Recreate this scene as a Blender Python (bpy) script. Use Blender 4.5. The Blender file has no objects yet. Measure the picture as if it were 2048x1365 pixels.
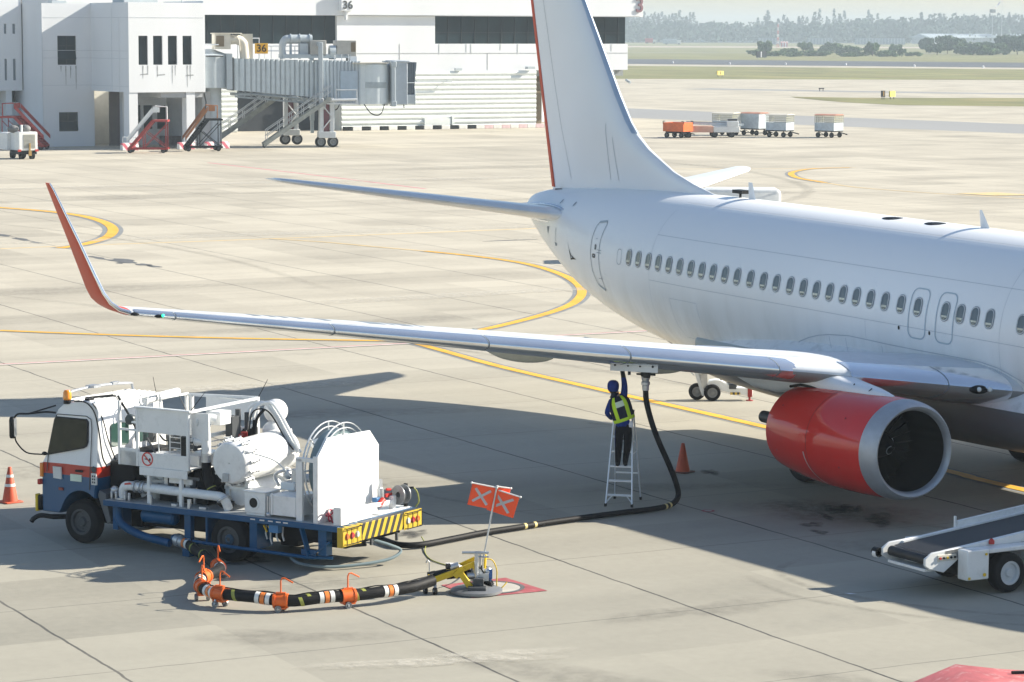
import bpy, bmesh, math, random, bisect
from mathutils import Vector, Matrix
PI = math.pi
R = math.radians
SC = bpy.context.scene
COL = SC.collection
rnd = random.Random(11)

# ------------------------------------------------------------------ helpers
SPLIT = {'corrugated_base','base_wall','column','reel_frame','window_mullion','wheel_splash_plate','window_curtain','marker_lamp','indicator','white_dome','undercroft_pillar','drain_pipe','tank_saddle','underbody_locker','yellow_tap','drain_tap','roof_plant','rain_stain','rain_streak','beam_end_plate','panel_latch','corner_handle','pylon_latch','air_outlet','floodlight','cross_beam','nose_and_ears','eyes_and_mouth','undercroft_beam','cable_duct','deck_marking','roof_rib','cable_chain','pipe_flange','radio_pouch','lift_cover','hose_band','beam_bracket','red_lever','platform_box','rear_locker','reflector','cab_post','slat_gap','lamp_guard','registration_mark','deck_fitting','carrier_bracket'}
class MB:
    """collects shapes, then links them as ONE mesh object"""
    def __init__(s):
        s.v = []; s.f = []; s.m = []; s.mi = 0; s.T = None; s.ck = []
    def add(s, vs, fs):
        b = len(s.v); s.ck.append((b, len(s.f)))
        if s.T is None: s.v += [tuple(v) for v in vs]
        else: s.v += [tuple(s.T @ Vector(v)) for v in vs]
        s.f += [tuple(i + b for i in f) for f in fs]; s.m += [s.mi] * len(fs)
        return s
    def box(s, a, b):
        x0, y0, z0 = a; x1, y1, z1 = b
        if x0 > x1: x0, x1 = x1, x0
        if y0 > y1: y0, y1 = y1, y0
        if z0 > z1: z0, z1 = z1, z0
        return s.add([(x0,y0,z0),(x1,y0,z0),(x1,y1,z0),(x0,y1,z0),(x0,y0,z1),(x1,y0,z1),(x1,y1,z1),(x0,y1,z1)],
              [(0,3,2,1),(4,5,6,7),(0,1,5,4),(1,2,6,5),(2,3,7,6),(3,0,4,7)])
    def beam(s, p, q, w, h, up=(0,0,1)):
        p = Vector(p); q = Vector(q); t = (q - p).normalized(); u = Vector(up)
        if abs(t.dot(u)) > .98: u = Vector((1,0,0))
        sd = t.cross(u).normalized() * w / 2; u = sd.cross(t).normalized() * h / 2
        vs = [p-sd-u, p+sd-u, p+sd+u, p-sd+u, q-sd-u, q+sd-u, q+sd+u, q-sd+u]
        return s.add(vs, [(0,1,2,3),(4,7,6,5),(0,4,5,1),(1,5,6,2),(2,6,7,3),(3,7,4,0)])
    def loft(s, rings, closed=True, cap0=False, cap1=False, wrap=False):
        n = len(rings[0]); vs = [p for r in rings for p in r]; fs = []
        k = len(rings)
        for i in range(k if wrap else k - 1):
            a = i * n; b = ((i + 1) % k) * n
            for j in range(n if closed else n - 1):
                j2 = (j + 1) % n
                fs.append((a + j, a + j2, b + j2, b + j))
        if cap0: fs.append(tuple(range(n))[::-1])
        if cap1: fs.append(tuple((k - 1) * n + i for i in range(n)))
        return s.add(vs, fs)
    def tube(s, pts, r, n=8, closed=False, caps=True):
        P = [Vector(p) for p in pts]; k = len(P)
        rr = r if isinstance(r, (list, tuple)) else [r] * k
        rings = []; nrm = None
        for i in range(k):
            if closed: t = P[(i + 1) % k] - P[i - 1]
            else: t = P[min(i + 1, k - 1)] - P[max(i - 1, 0)]
            t.normalize()
            if nrm is None:
                a = Vector((0,0,1)) if abs(t.z) < .9 else Vector((1,0,0))
                nrm = (a - t * a.dot(t)).normalized()
            else:
                nrm = nrm - t * nrm.dot(t)
                nrm = nrm.normalized() if nrm.length > 1e-6 else t.orthogonal().normalized()
            b = t.cross(nrm)
            rings.append([P[i] + (nrm * math.cos(2*PI*j/n) + b * math.sin(2*PI*j/n)) * rr[i] for j in range(n)])
        return s.loft(rings, True, caps and not closed, caps and not closed, wrap=closed)
    def cyl(s, p, q, r0, r1=None, n=16):
        return s.tube([p, q], [r0, r0 if r1 is None else r1], n)
    def lathe(s, prof, o, ax, n=32, wrap=False):
        """prof: (axial, radius) about the axis ax from o"""
        o = Vector(o); a = Vector(ax).normalized(); u = a.orthogonal().normalized()
        if abs(a.z) < .9: u = (Vector((0,0,1)) - a * a.z).normalized()
        w = a.cross(u)
        rings = [[o + a * d + (u * math.cos(2*PI*j/n) + w * math.sin(2*PI*j/n)) * r for j in range(n)] for d, r in prof]
        return s.loft(rings, True, False, False, wrap)
    def prism(s, poly, o, ax, ay, d):
        """2-D polygon spanned by ax, ay from o, thickened along d"""
        o = Vector(o); ax = Vector(ax); ay = Vector(ay); d = Vector(d); n = len(poly)
        a = [o + ax * x + ay * y for x, y in poly]; b = [p + d for p in a]
        fs = [tuple(range(n))[::-1], tuple(range(n, 2*n))] + [(i, (i+1) % n, n + (i+1) % n, n + i) for i in range(n)]
        return s.add(a + b, fs)
    def sphere(s, c, r, nu=12, nv=8, sc=(1,1,1)):
        rings = []
        for i in range(nv + 1):
            t = -PI/2 + PI * i / nv; t = max(min(t, PI/2 - .02), -PI/2 + .02)
            rings.append([(c[0] + sc[0]*r*math.cos(t)*math.cos(2*PI*j/nu), c[1] + sc[1]*r*math.cos(t)*math.sin(2*PI*j/nu), c[2] + sc[2]*r*math.sin(t)) for j in range(nu)])
        return s.loft(rings, True, True, True)
    def build(s, name, mats, parent=None, smooth=True, angle=38, bevel=0, recalc=True):
        if name in SPLIT and len(s.ck) > 1:      # each piece a part of its own
            ends = s.ck[1:] + [(len(s.v), len(s.f))]; first = None
            for (v0, f0), (v1, f1) in zip(s.ck, ends):
                q = MB(); q.v = s.v[v0:v1]; q.f = [tuple(i - v0 for i in f) for f in s.f[f0:f1]]; q.m = s.m[f0:f1]; q.ck = [(0, 0)]
                o = q.build(name, mats, parent, smooth, angle, bevel, recalc); first = first or o
            return first
        me = bpy.data.meshes.new(name)
        me.from_pydata(s.v, [], s.f)
        if not isinstance(mats, (list, tuple)): mats = [mats]
        for m in mats: me.materials.append(m)
        if len(mats) > 1:
            for p, i in zip(me.polygons, s.m): p.material_index = i
        if recalc:
            bm = bmesh.new(); bm.from_mesh(me); bmesh.ops.recalc_face_normals(bm, faces=bm.faces); bm.to_mesh(me); bm.free()
        if smooth:
            me.polygons.foreach_set('use_smooth', [True] * len(me.polygons))
            me.set_sharp_from_angle(angle=R(angle))
        me.update()
        o = bpy.data.objects.new(name, me); COL.objects.link(o)
        if parent: o.parent = parent
        if bevel:
            md = o.modifiers.new('bevel', 'BEVEL'); md.width = bevel; md.segments = 2; md.limit_method = 'ANGLE'; md.angle_limit = R(40)
        return o

def tag(o, label=None, cat=None, group=None, kind=None):
    if label: o['label'] = label
    if cat: o['category'] = cat
    if group: o['group'] = group
    if kind: o['kind'] = kind
    return o
def thing(name, label, cat, loc=(0,0,0), rotz=0, group=None):
    o = bpy.data.objects.new(name, None); COL.objects.link(o)
    o.location = loc; o.rotation_euler = (0, 0, R(rotz)); o.empty_display_size = .3
    return tag(o, label, cat, group)
def kids(o): return [c for c in bpy.data.objects if c.parent == o]
def copy_tree(o, parent=None):
    c = o.copy(); COL.objects.link(c)
    if parent: c.parent = parent
    for ch in kids(o): copy_tree(ch, c)
    return c
def cr(pts, n=6):
    """Catmull-Rom through pts"""
    P = [Vector(p) for p in pts]; P = [2*P[0]-P[1]] + P + [2*P[-1]-P[-2]]; out = []
    for i in range(1, len(P) - 2):
        for k in range(n):
            t = k / n
            out.append(.5*((2*P[i]) + (P[i+1]-P[i-1])*t + (2*P[i-1]-5*P[i]+4*P[i+1]-P[i+2])*t*t + (3*P[i]-P[i-1]-3*P[i+1]+P[i+2])*t**3))
    out.append(P[-2]); return out
def text_obj(name, body, size, mat, parent, M, depth=.02):
    cu = bpy.data.curves.new(name, 'FONT'); cu.body = body; cu.size = size; cu.extrude = depth; cu.align_x = 'CENTER'; cu.align_y = 'CENTER'; cu.offset = size * .012
    t = bpy.data.objects.new(name + '_tmp', cu); COL.objects.link(t)
    dg = bpy.context.evaluated_depsgraph_get(); dg.update()
    me = bpy.data.meshes.new_from_object(t.evaluated_get(dg)); bpy.data.objects.remove(t); bpy.data.curves.remove(cu)
    me.name = name; me.materials.clear(); me.materials.append(mat)
    o = bpy.data.objects.new(name, me); COL.objects.link(o); o.parent = parent; o.matrix_local = M
    return o

# ------------------------------------------------------------------ materials
def nodes(name):
    m = bpy.data.materials.new(name); m.use_nodes = True; nt = m.node_tree
    return m, nt, nt.nodes['Principled BSDF']
def lk(nt, a, b): nt.links.new(a, b)
def pm(name, col, rough=.5, metal=0, var=.07, scale=2.5, coat=0, bump=0, streak=0, dirt=None, dirtc=(.1,.09,.07), emis=0, spec=.5):
    m, nt, p = nodes(name)
    tc = nt.nodes.new('ShaderNodeTexCoord'); src = tc.outputs['Object']
    no = nt.nodes.new('ShaderNodeTexNoise'); no.inputs['Scale'].default_value = scale; no.inputs['Detail'].default_value = 5
    if streak:
        mp = nt.nodes.new('ShaderNodeMapping'); mp.inputs['Scale'].default_value = streak; lk(nt, src, mp.inputs[0]); lk(nt, mp.outputs[0], no.inputs['Vector'])
    else: lk(nt, src, no.inputs['Vector'])
    rp = nt.nodes.new('ShaderNodeValToRGB'); rp.color_ramp.elements[0].position = .3; rp.color_ramp.elements[1].position = .7
    rp.color_ramp.elements[0].color = tuple(max(0, c*(1-var)) for c in col) + (1,)
    rp.color_ramp.elements[1].color = tuple(min(1, c*(1+var)) for c in col) + (1,)
    lk(nt, no.outputs['Fac'], rp.inputs[0]); out = rp.outputs[0]
    if dirt:
        n2 = nt.nodes.new('ShaderNodeTexNoise'); n2.inputs['Scale'].default_value = scale*2.3; n2.inputs['Detail'].default_value = 8; n2.inputs['Roughness'].default_value = .7
        lk(nt, src, n2.inputs['Vector'])
        r2 = nt.nodes.new('ShaderNodeValToRGB'); r2.color_ramp.elements[0].position = .52; r2.color_ramp.elements[1].position = .78
        r2.color_ramp.elements[1].color = (dirt, dirt, dirt, 1); lk(nt, n2.outputs['Fac'], r2.inputs[0])
        mx = nt.nodes.new('ShaderNodeMixRGB'); lk(nt, r2.outputs[0], mx.inputs[0]); lk(nt, out, mx.inputs[1]); mx.inputs[2].default_value = dirtc + (1,); out = mx.outputs[0]
    lk(nt, out, p.inputs['Base Color'])
    p.inputs['Roughness'].default_value = rough; p.inputs['Metallic'].default_value = metal
    p.inputs['Specular IOR Level'].default_value = spec
    if coat: p.inputs['Coat Weight'].default_value = coat; p.inputs['Coat Roughness'].default_value = .04
    if bump:
        b = nt.nodes.new('ShaderNodeBump'); b.inputs['Strength'].default_value = bump; b.inputs['Distance'].default_value = .02
        lk(nt, no.outputs['Fac'], b.inputs['Height']); lk(nt, b.outputs[0], p.inputs['Normal'])
    if emis: p.inputs['Emission Color'].default_value = col + (1,); p.inputs['Emission Strength'].default_value = emis
    return m
def zband(name, stops, axis=2, rough=.35, coat=.3, dirt=.25):
    """paint in bands along one object axis: stops = [(from, colour)...]"""
    m, nt, p = nodes(name)
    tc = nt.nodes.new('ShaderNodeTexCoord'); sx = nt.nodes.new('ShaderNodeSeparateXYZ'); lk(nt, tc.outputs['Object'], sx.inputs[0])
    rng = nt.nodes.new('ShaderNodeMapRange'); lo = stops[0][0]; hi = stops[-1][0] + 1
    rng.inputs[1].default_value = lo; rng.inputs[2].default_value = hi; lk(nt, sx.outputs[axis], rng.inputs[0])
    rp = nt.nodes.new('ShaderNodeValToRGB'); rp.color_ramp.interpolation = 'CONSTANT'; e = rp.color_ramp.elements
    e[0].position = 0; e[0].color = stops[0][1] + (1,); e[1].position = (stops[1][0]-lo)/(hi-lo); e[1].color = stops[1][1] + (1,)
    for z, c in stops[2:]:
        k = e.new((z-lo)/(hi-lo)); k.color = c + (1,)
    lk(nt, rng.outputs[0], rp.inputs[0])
    n2 = nt.nodes.new('ShaderNodeTexNoise'); n2.inputs['Scale'].default_value = 5; n2.inputs['Detail'].default_value = 8; lk(nt, tc.outputs['Object'], n2.inputs['Vector'])
    r2 = nt.nodes.new('ShaderNodeValToRGB'); r2.color_ramp.elements[0].position = .5; r2.color_ramp.elements[1].position = .8; r2.color_ramp.elements[1].color = (dirt,)*3 + (1,)
    lk(nt, n2.outputs['Fac'], r2.inputs[0])
    mx = nt.nodes.new('ShaderNodeMixRGB'); lk(nt, r2.outputs[0], mx.inputs[0]); lk(nt, rp.outputs[0], mx.inputs[1]); mx.inputs[2].default_value = (.12,.11,.09,1)
    lk(nt, mx.outputs[0], p.inputs['Base Color']); p.inputs['Roughness'].default_value = rough; p.inputs['Coat Weight'].default_value = coat
    return m
def stripes(name, c1, c2, axis_scale, rough=.5):
    """diagonal hazard stripes in the object's y-z plane"""
    m, nt, p = nodes(name)
    tc = nt.nodes.new('ShaderNodeTexCoord'); mp = nt.nodes.new('ShaderNodeVectorMath'); mp.operation = 'DOT_PRODUCT'
    mp.inputs[1].default_value = axis_scale; lk(nt, tc.outputs['Object'], mp.inputs[0])
    fr = nt.nodes.new('ShaderNodeMath'); fr.operation = 'FRACT'; lk(nt, mp.outputs['Value'], fr.inputs[0])
    gt = nt.nodes.new('ShaderNodeMath'); gt.operation = 'GREATER_THAN'; gt.inputs[1].default_value = .5; lk(nt, fr.outputs[0], gt.inputs[0])
    mx = nt.nodes.new('ShaderNodeMixRGB'); lk(nt, gt.outputs[0], mx.inputs[0]); mx.inputs[1].default_value = c1 + (1,); mx.inputs[2].default_value = c2 + (1,)
    lk(nt, mx.outputs[0], p.inputs['Base Color']); p.inputs['Roughness'].default_value = rough
    return m

WHITE = (.80,.81,.81)
M = dict(
 air=pm('aircraft_white_paint', (.78,.80,.82), .28, var=.035, scale=.35, coat=.15),
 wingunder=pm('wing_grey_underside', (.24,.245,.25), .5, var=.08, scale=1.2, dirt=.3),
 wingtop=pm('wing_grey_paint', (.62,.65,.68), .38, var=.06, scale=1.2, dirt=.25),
 polish=pm('polished_aluminium', (.84,.86,.88), .2, metal=.88, var=.05, scale=1.5),
 lip=pm('brushed_inlet_metal', (.42,.44,.47), .5, metal=.55, var=.08, scale=6),
 red=pm('red_cowl_paint', (.66,.014,.008), .5, var=.05, scale=1.2, coat=.9, spec=.2),
 orange_red=pm('winglet_red_paint', (.56,.055,.016), .45, var=.05, spec=.3),
 fairing=pm('grey_green_fairing_paint', (.42,.43,.38), .45, var=.06),
 dkgrey=pm('dark_grey_metal', (.06,.065,.07), .5, metal=.3),
 duct=pm('inlet_duct_dark', (.008,.009,.010), .6, spec=.2), fan=pm('fan_titanium_dark', (.006,.006,.007), .6, spec=.2),
 black=pm('black_plastic', (.010,.011,.012), .5, spec=.25),
 line=pm('panel_gap_grey', (.22,.26,.30), .6), fine=pm('fine_skin_seam', (.52,.55,.58), .5),
 glass=pm('dark_cabin_glass', (.06,.08,.10), .15, var=.2, coat=.4),
 window_cream=pm('cream_window_foot', (.72,.70,.56), .5, var=.25, scale=9),
 tyre=pm('tyre_rubber', (.013,.013,.014), .8, var=.25, scale=8, spec=.2),
 rim=pm('grey_wheel_rim', (.22,.23,.24), .45, metal=.4),
 strut=pm('gear_strut_paint', (.55,.57,.58), .4),
 lens=pm('clear_lamp_lens', (.75,.8,.8), .1, coat=1),
 green=pm('green_lamp_glass', (.02,.6,.25), .2, emis=1.5),
 tw=pm('truck_white_paint', (.74,.75,.74), .38, var=.05, coat=.25, dirt=.22),
 tblue=pm('truck_blue_paint', (.002,.070,.175), .4, var=.1, coat=.1, dirt=.1, spec=.3),
 steel=pm('galvanised_steel', (.5,.52,.54), .4, metal=.7, var=.15, scale=8),
 deck=pm('deck_plate_grey', (.42,.43,.43), .5, var=.15, scale=5, dirt=.5),
 chassis=pm('chassis_black', (.010,.011,.013), .7, var=.2, spec=.2),
 hose=pm('black_hose_rubber', (.010,.010,.011), .6, var=.2, scale=9, spec=.2),
 hosegrey=pm('grey_hose', (.16,.22,.24), .5),
 orange=pm('orange_paint', (.72,.13,.015), .45, var=.1, dirt=.25),
 redpaint=pm('red_paint', (.5,.03,.02), .45, var=.1, dirt=.2),
 yellow=pm('yellow_paint', (.72,.48,.01), .42, var=.08, dirt=.25),
 reflect=pm('reflective_white_band', (.75,.74,.70), .4),
 reflor=pm('reflective_orange_band', (.80,.22,.04), .4),
 khaki=pm('yellow_green_tape', (.30,.32,.06), .6),
 cone=pm('faded_orange_cone', (.56,.085,.03), .6, var=.15, dirt=.3),
 flag=pm('fluorescent_orange_cloth', (.95,.10,.025), .7, var=.06),
 silver=pm('silver_tape', (.45,.45,.46), .4),
 alu=pm('ladder_aluminium', (.72,.75,.78), .4, metal=.55, var=.06),
 navy=pm('navy_vest_cloth', (.012,.014,.035), .9, var=.2, scale=20, spec=.2),
 jacket=pm('blue_jacket_cloth', (.008,.035,.22), .85, var=.2, scale=14, spec=.2, bump=.3),
 trouser=pm('black_trouser_cloth', (.006,.006,.008), .9, var=.2, scale=14, spec=.2, bump=.3),
 lime=pm('lime_reflective_strap', (.55,.80,.02), .6, var=.06),
 panelw=pm('pale_reflective_panel', (.62,.72,.58), .5),
 skin=pm('skin', (.42,.24,.16), .6, var=.06),
 glove=pm('white_cotton_glove', (.75,.75,.78), .9, var=.1, scale=20),
 bwall=pm('white_building_render', (.68,.70,.72), .75, var=.04, scale=.35, streak=(1,1,.22)),
 bgrey=pm('grey_building_metal', (.42,.47,.50), .5, var=.05),
 bdark=pm('dark_tinted_glazing', (.010,.022,.028), .35, var=.3, scale=.6, spec=.25),
 bvoid=pm('dark_interior', (.012,.016,.022), .8),
 mull=pm('dark_window_frame', (.02,.025,.03), .5),
 stain=pm('grey_rain_stain', (.40,.41,.41), .8, var=.2),
 beige=pm('beige_plastic_housing', (.58,.55,.47), .6),
 brown=pm('brown_grille', (.16,.12,.07), .6),
 corr=pm('corrugated_white_steel', (.72,.75,.72), .5, var=.05),
 stairred=pm('faded_red_steel', (.30,.022,.02), .5, var=.15, dirt=.25),
 stairbrown=pm('rusty_orange_steel', (.34,.13,.04), .6, var=.2, dirt=.4),
 rust=pm('rusty_roof', (.42,.20,.14), .7, var=.2),
 mesh=pm('cage_yellow_grey', (.42,.42,.30), .6),
 dolly=pm('grey_cart_panel', (.50,.56,.60), .55, var=.1, dirt=.3),
 salmon=pm('faded_salmon_paint', (.66,.38,.28), .6),
 asphalt=pm('runway_asphalt', (.075,.082,.095), .8, var=.15, scale=.02),
 taxi=pm('taxiway_asphalt', (.26,.262,.26), .85, var=.12, scale=.03, streak=(.3,1,1)),
 ylw=pm('yellow_line_paint', (.74,.40,.03), .7, var=.16, scale=1.5, dirt=.5, dirtc=(.30,.28,.22)),
 yfaint=pm('worn_yellow_line_paint', (.62,.46,.22), .8, var=.12, scale=1.2, dirt=.7, dirtc=(.48,.45,.38)),
 ledge=pm('grey_line_border', (.21,.22,.22), .8, var=.2),
 redline=pm('red_line_paint', (.52,.20,.22), .8, var=.2, dirt=.6, dirtc=(.5,.46,.4)),
 whline=pm('white_line_paint', (.68,.67,.63), .8, var=.1, dirt=.5, dirtc=(.48,.45,.38)),
 tar=pm('tar_patch', (.10,.105,.11), .85, var=.3, scale=3),
 oil=pm('oil_stain', (.17,.165,.155), .6, var=.25, scale=3),
 matred=pm('faded_red_marking', (.34,.075,.085), .8, var=.2, dirt=.5, dirtc=(.36,.33,.29)),
 signy=pm('pale_yellow_sign', (.80,.62,.12), .5, var=.04), pinkkerb=pm('faded_pink_kerb', (.62,.46,.46), .8, var=.1),
 conc=pm('plain_concrete', (.42,.40,.355), .85, var=.1, scale=2),
 grass=pm('dry_grass', (.165,.165,.055), .95, var=.35, scale=.03, streak=(1,2.2,1), dirt=.9, dirtc=(.34,.24,.12)),
 sand=pm('bare_sandy_soil', (.42,.35,.28), .95, var=.2, scale=.02),
 leaf=pm('dark_leaves', (.035,.095,.035), .8, var=.5, scale=.25),
 leaf2=pm('olive_leaves', (.075,.145,.04), .8, var=.45, scale=.3),
 leaf3=pm('casuarina_needles', (.025,.065,.045), .85, var=.45, scale=.1),
 trunk=pm('bark', (.12,.09,.06), .9),
 pinkred=pm('sun_faded_red_paint', (.50,.13,.13), .6, var=.2, scale=3.5, dirt=.7, dirtc=(.66,.50,.46)),
)

# ------------------------------------------------------------------ camera, light, sky
cam = bpy.data.cameras.new('camera'); co = bpy.data.objects.new('camera', cam); COL.objects.link(co); SC.camera = co
yaw, pitch, roll = R(150.7442), R(6.2757), R(.1485)
fw = Vector((math.cos(pitch)*math.cos(yaw), math.cos(pitch)*math.sin(yaw), -math.sin(pitch)))
rt = Vector((math.sin(yaw), -math.cos(yaw), 0)); up = rt.cross(fw)
r2 = rt*math.cos(roll) + up*math.sin(roll); u2 = -rt*math.sin(roll) + up*math.cos(roll)
mw = Matrix((r2, u2, -fw)).transposed().to_4x4(); mw.translation = (46.7012, -36.6136, 9.2031)
co.matrix_world = mw
cam.sensor_width = 36; cam.lens = 36*5631.87/2048; cam.clip_start = .5; cam.clip_end = 20000

sun_dir = Vector((.45, 1.74, 1.0)).normalized()
sl = bpy.data.lights.new('sun', 'SUN'); sl.energy = 5.0; sl.angle = R(.53); sl.color = (1, .925, .79)
so = bpy.data.objects.new('sun', sl); COL.objects.link(so); so.rotation_euler = sun_dir.to_track_quat('Z', 'Y').to_euler(); so.location = (0, 0, 60)
W = bpy.data.worlds.new('World'); SC.world = W; W.use_nodes = True; nt = W.node_tree
sk = nt.nodes.new('ShaderNodeTexSky'); sk.sky_type = 'NISHITA'; sk.sun_disc = False
sk.sun_elevation = math.asin(sun_dir.z); sk.sun_rotation = math.atan2(sun_dir.x, sun_dir.y)
sk.air_density = 1.0; sk.dust_density = .7; sk.ozone_density = 1.6
lk(nt, sk.outputs[0], nt.nodes['Background'].inputs[0]); nt.nodes['Background'].inputs[1].default_value = .08
SC.view_settings.view_transform = 'Standard'; SC.view_settings.look = 'None'; SC.view_settings.gamma = 1; SC.view_settings.exposure = 1.10
SC.cycles.max_bounces = 8; SC.cycles.volume_bounces = 0

# ------------------------------------------------------------------ ground
JY = R(-2.0519)
def concrete():
    m, nt, p = nodes('concrete_apron'); N = nt.nodes.new
    g = N('ShaderNodeNewGeometry'); mp = N('ShaderNodeMapping'); mp.inputs['Rotation'].default_value = (0, 0, -JY)
    lk(nt, g.outputs['Position'], mp.inputs[0]); sx = N('ShaderNodeSeparateXYZ'); lk(nt, mp.outputs[0], sx.inputs[0])
    def math_(op, a, b=None):
        n = N('ShaderNodeMath'); n.operation = op
        for i, v in enumerate((a, b)):
            if v is None: continue
            if isinstance(v, (int, float)): n.inputs[i].default_value = v
            else: lk(nt, v, n.inputs[i])
        return n.outputs[0]
    wob = N('ShaderNodeTexNoise'); wob.inputs['Scale'].default_value = 1.3; wob.inputs['Detail'].default_value = 4; lk(nt, mp.outputs[0], wob.inputs['Vector'])
    wv = math_('MULTIPLY', math_('SUBTRACT', wob.outputs['Fac'], .5), .09)
    cu = math_('DIVIDE', math_('ADD', sx.outputs[0], 9.2), 4.77); cv = math_('DIVIDE', math_('ADD', sx.outputs[1], 2.16), 4.9)
    def joint(c, w, period):
        f = math_('FRACT', math_('ADD', math_('ADD', c, math_('DIVIDE', wv, period)), .5)); d = math_('ABSOLUTE', math_('SUBTRACT', f, .5))
        return math_('LESS_THAN', d, w / period)
    jv = joint(cv, .024, 4.9); ju = joint(cu, .014, 4.77)
    br = N('ShaderNodeTexNoise'); br.inputs['Scale'].default_value = .9; br.inputs['Detail'].default_value = 3; lk(nt, mp.outputs[0], br.inputs['Vector'])
    jj = math_('MAXIMUM', math_('MULTIPLY', jv, .95), math_('MULTIPLY', ju, .62))
    jj = math_('MULTIPLY', jj, math_('ADD', .45, math_('MULTIPLY', br.outputs['Fac'], .8)))
    # one tint per slab
    cb = N('ShaderNodeCombineXYZ'); lk(nt, math_('FLOOR', math_('ADD', cu, .5)), cb.inputs[0]); lk(nt, math_('FLOOR', math_('ADD', cv, .5)), cb.inputs[1])
    wn = N('ShaderNodeTexWhiteNoise'); wn.noise_dimensions = '2D'; lk(nt, cb.outputs[0], wn.inputs['Vector'])
    # large blotches and drawn-out streaks
    n1 = N('ShaderNodeTexNoise'); n1.inputs['Scale'].default_value = .16; n1.inputs['Detail'].default_value = 7; n1.inputs['Roughness'].default_value = .62; lk(nt, mp.outputs[0], n1.inputs['Vector'])
    m2 = N('ShaderNodeMapping'); m2.inputs['Scale'].default_value = (1.0, .07, 1); lk(nt, mp.outputs[0], m2.inputs[0])
    n2 = N('ShaderNodeTexNoise'); n2.inputs['Scale'].default_value = .55; n2.inputs['Detail'].default_value = 6; lk(nt, m2.outputs[0], n2.inputs['Vector'])
    n3 = N('ShaderNodeTexNoise'); n3.inputs['Scale'].default_value = 5; n3.inputs['Detail'].default_value = 9; n3.inputs['Roughness'].default_value = .7; lk(nt, mp.outputs[0], n3.inputs['Vector'])
    s = math_('ADD', math_('MULTIPLY', wn.outputs['Value'], .24), math_('MULTIPLY', n1.outputs['Fac'], .62))
    s = math_('ADD', s, math_('MULTIPLY', n2.outputs['Fac'], .47)); s = math_('ADD', s, math_('MULTIPLY', n3.outputs['Fac'], .34))
    rp = N('ShaderNodeValToRGB'); e = rp.color_ramp.elements
    e[0].position = .47; e[0].color = (.255, .235, .190, 1); e[1].position = 1.0; e[1].color = (.505, .464, .376, 1)
    k = e.new(.72); k.color = (.392, .358, .290, 1)
    lk(nt, s, rp.inputs[0])
    # dark spots: rubber, old oil
    n4 = N('ShaderNodeTexNoise'); n4.inputs['Scale'].default_value = .33; n4.inputs['Detail'].default_value = 8; n4.inputs['Roughness'].default_value = .7; lk(nt, mp.outputs[0], n4.inputs['Vector'])
    r4 = N('ShaderNodeValToRGB'); r4.color_ramp.elements[0].position = .60; r4.color_ramp.elements[1].position = .80; r4.color_ramp.elements[1].color = (.45,.45,.45,1); lk(nt, n4.outputs['Fac'], r4.inputs[0])
    x1 = N('ShaderNodeMixRGB'); lk(nt, r4.outputs[0], x1.inputs[0]); lk(nt, rp.outputs[0], x1.inputs[1]); x1.inputs[2].default_value = (.17,.165,.15,1)
    # near concrete darkened in its colour, standing in for vignetting and haze veil
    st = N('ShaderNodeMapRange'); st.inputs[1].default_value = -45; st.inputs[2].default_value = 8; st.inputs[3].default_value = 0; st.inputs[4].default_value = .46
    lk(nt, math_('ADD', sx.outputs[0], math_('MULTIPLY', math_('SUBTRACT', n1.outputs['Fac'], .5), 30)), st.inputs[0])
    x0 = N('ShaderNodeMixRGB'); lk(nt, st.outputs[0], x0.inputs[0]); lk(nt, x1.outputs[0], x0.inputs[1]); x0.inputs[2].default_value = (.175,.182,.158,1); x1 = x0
    x2 = N('ShaderNodeMixRGB'); lk(nt, jj, x2.inputs[0]); lk(nt, x1.outputs[0], x2.inputs[1]); x2.inputs[2].default_value = (.045,.045,.045,1)
    lk(nt, x2.outputs[0], p.inputs['Base Color']); p.inputs['Roughness'].default_value = .78; p.inputs['Specular IOR Level'].default_value = .3
    b = N('ShaderNodeBump'); b.inputs['Strength'].default_value = .25; b.inputs['Distance'].default_value = .01; lk(nt, n3.outputs['Fac'], b.inputs['Height']); lk(nt, b.outputs[0], p.inputs['Normal'])
    return m
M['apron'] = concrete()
def sheet(name, poly, z, mat, kind='structure'):
    m = MB(); m.add([(x, y, z) for x, y in poly], [tuple(range(len(poly)))])
    return tag(m.build(name, mat, smooth=False), kind=kind)
def ribbon(name, pts, w, z, mat, wob=0):
    P = cr([(x, y, 0) for x, y in pts], 8) if len(pts) > 2 else [Vector((x, y, 0)) for x, y in pts]
    L = []; Rr = []
    for i, p in enumerate(P):
        t = P[min(i+1, len(P)-1)] - P[max(i-1, 0)]; t.normalize(); n = Vector((-t.y, t.x, 0))
        k = w/2 * (1 + wob*(rnd.random()-.5))
        L.append((p.x + n.x*k, p.y + n.y*k, z)); Rr.append((p.x - n.x*k, p.y - n.y*k, z))
    m = MB(); m.loft([L, Rr], closed=False); o = m.build(name, mat, smooth=False)
    for q in o.data.polygons:
        if q.normal.z < 0: o.data.flip_normals(); break
    return tag(o, kind='structure')
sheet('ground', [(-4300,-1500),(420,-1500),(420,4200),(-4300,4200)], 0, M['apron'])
def patch(name, c, rx, ry, ang, z, mat, n=22, rough=.35):
    pts = []; a = R(ang)
    ph = [rnd.random()*6.28 for _ in range(4)]
    for i in range(n):
        t = 2*PI*i/n; k = 1 + rough*(.5*math.sin(2*t+ph[0]) + .35*math.sin(3*t+ph[1]) + .3*math.sin(5*t+ph[2])) + .12*(rnd.random()-.5)
        x, y = rx*k*math.cos(t), ry*k*math.sin(t)
        pts.append((c[0]+x*math.cos(a)-y*math.sin(a), c[1]+x*math.sin(a)+y*math.cos(a)))
    return sheet(name, pts, z, mat)
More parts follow.
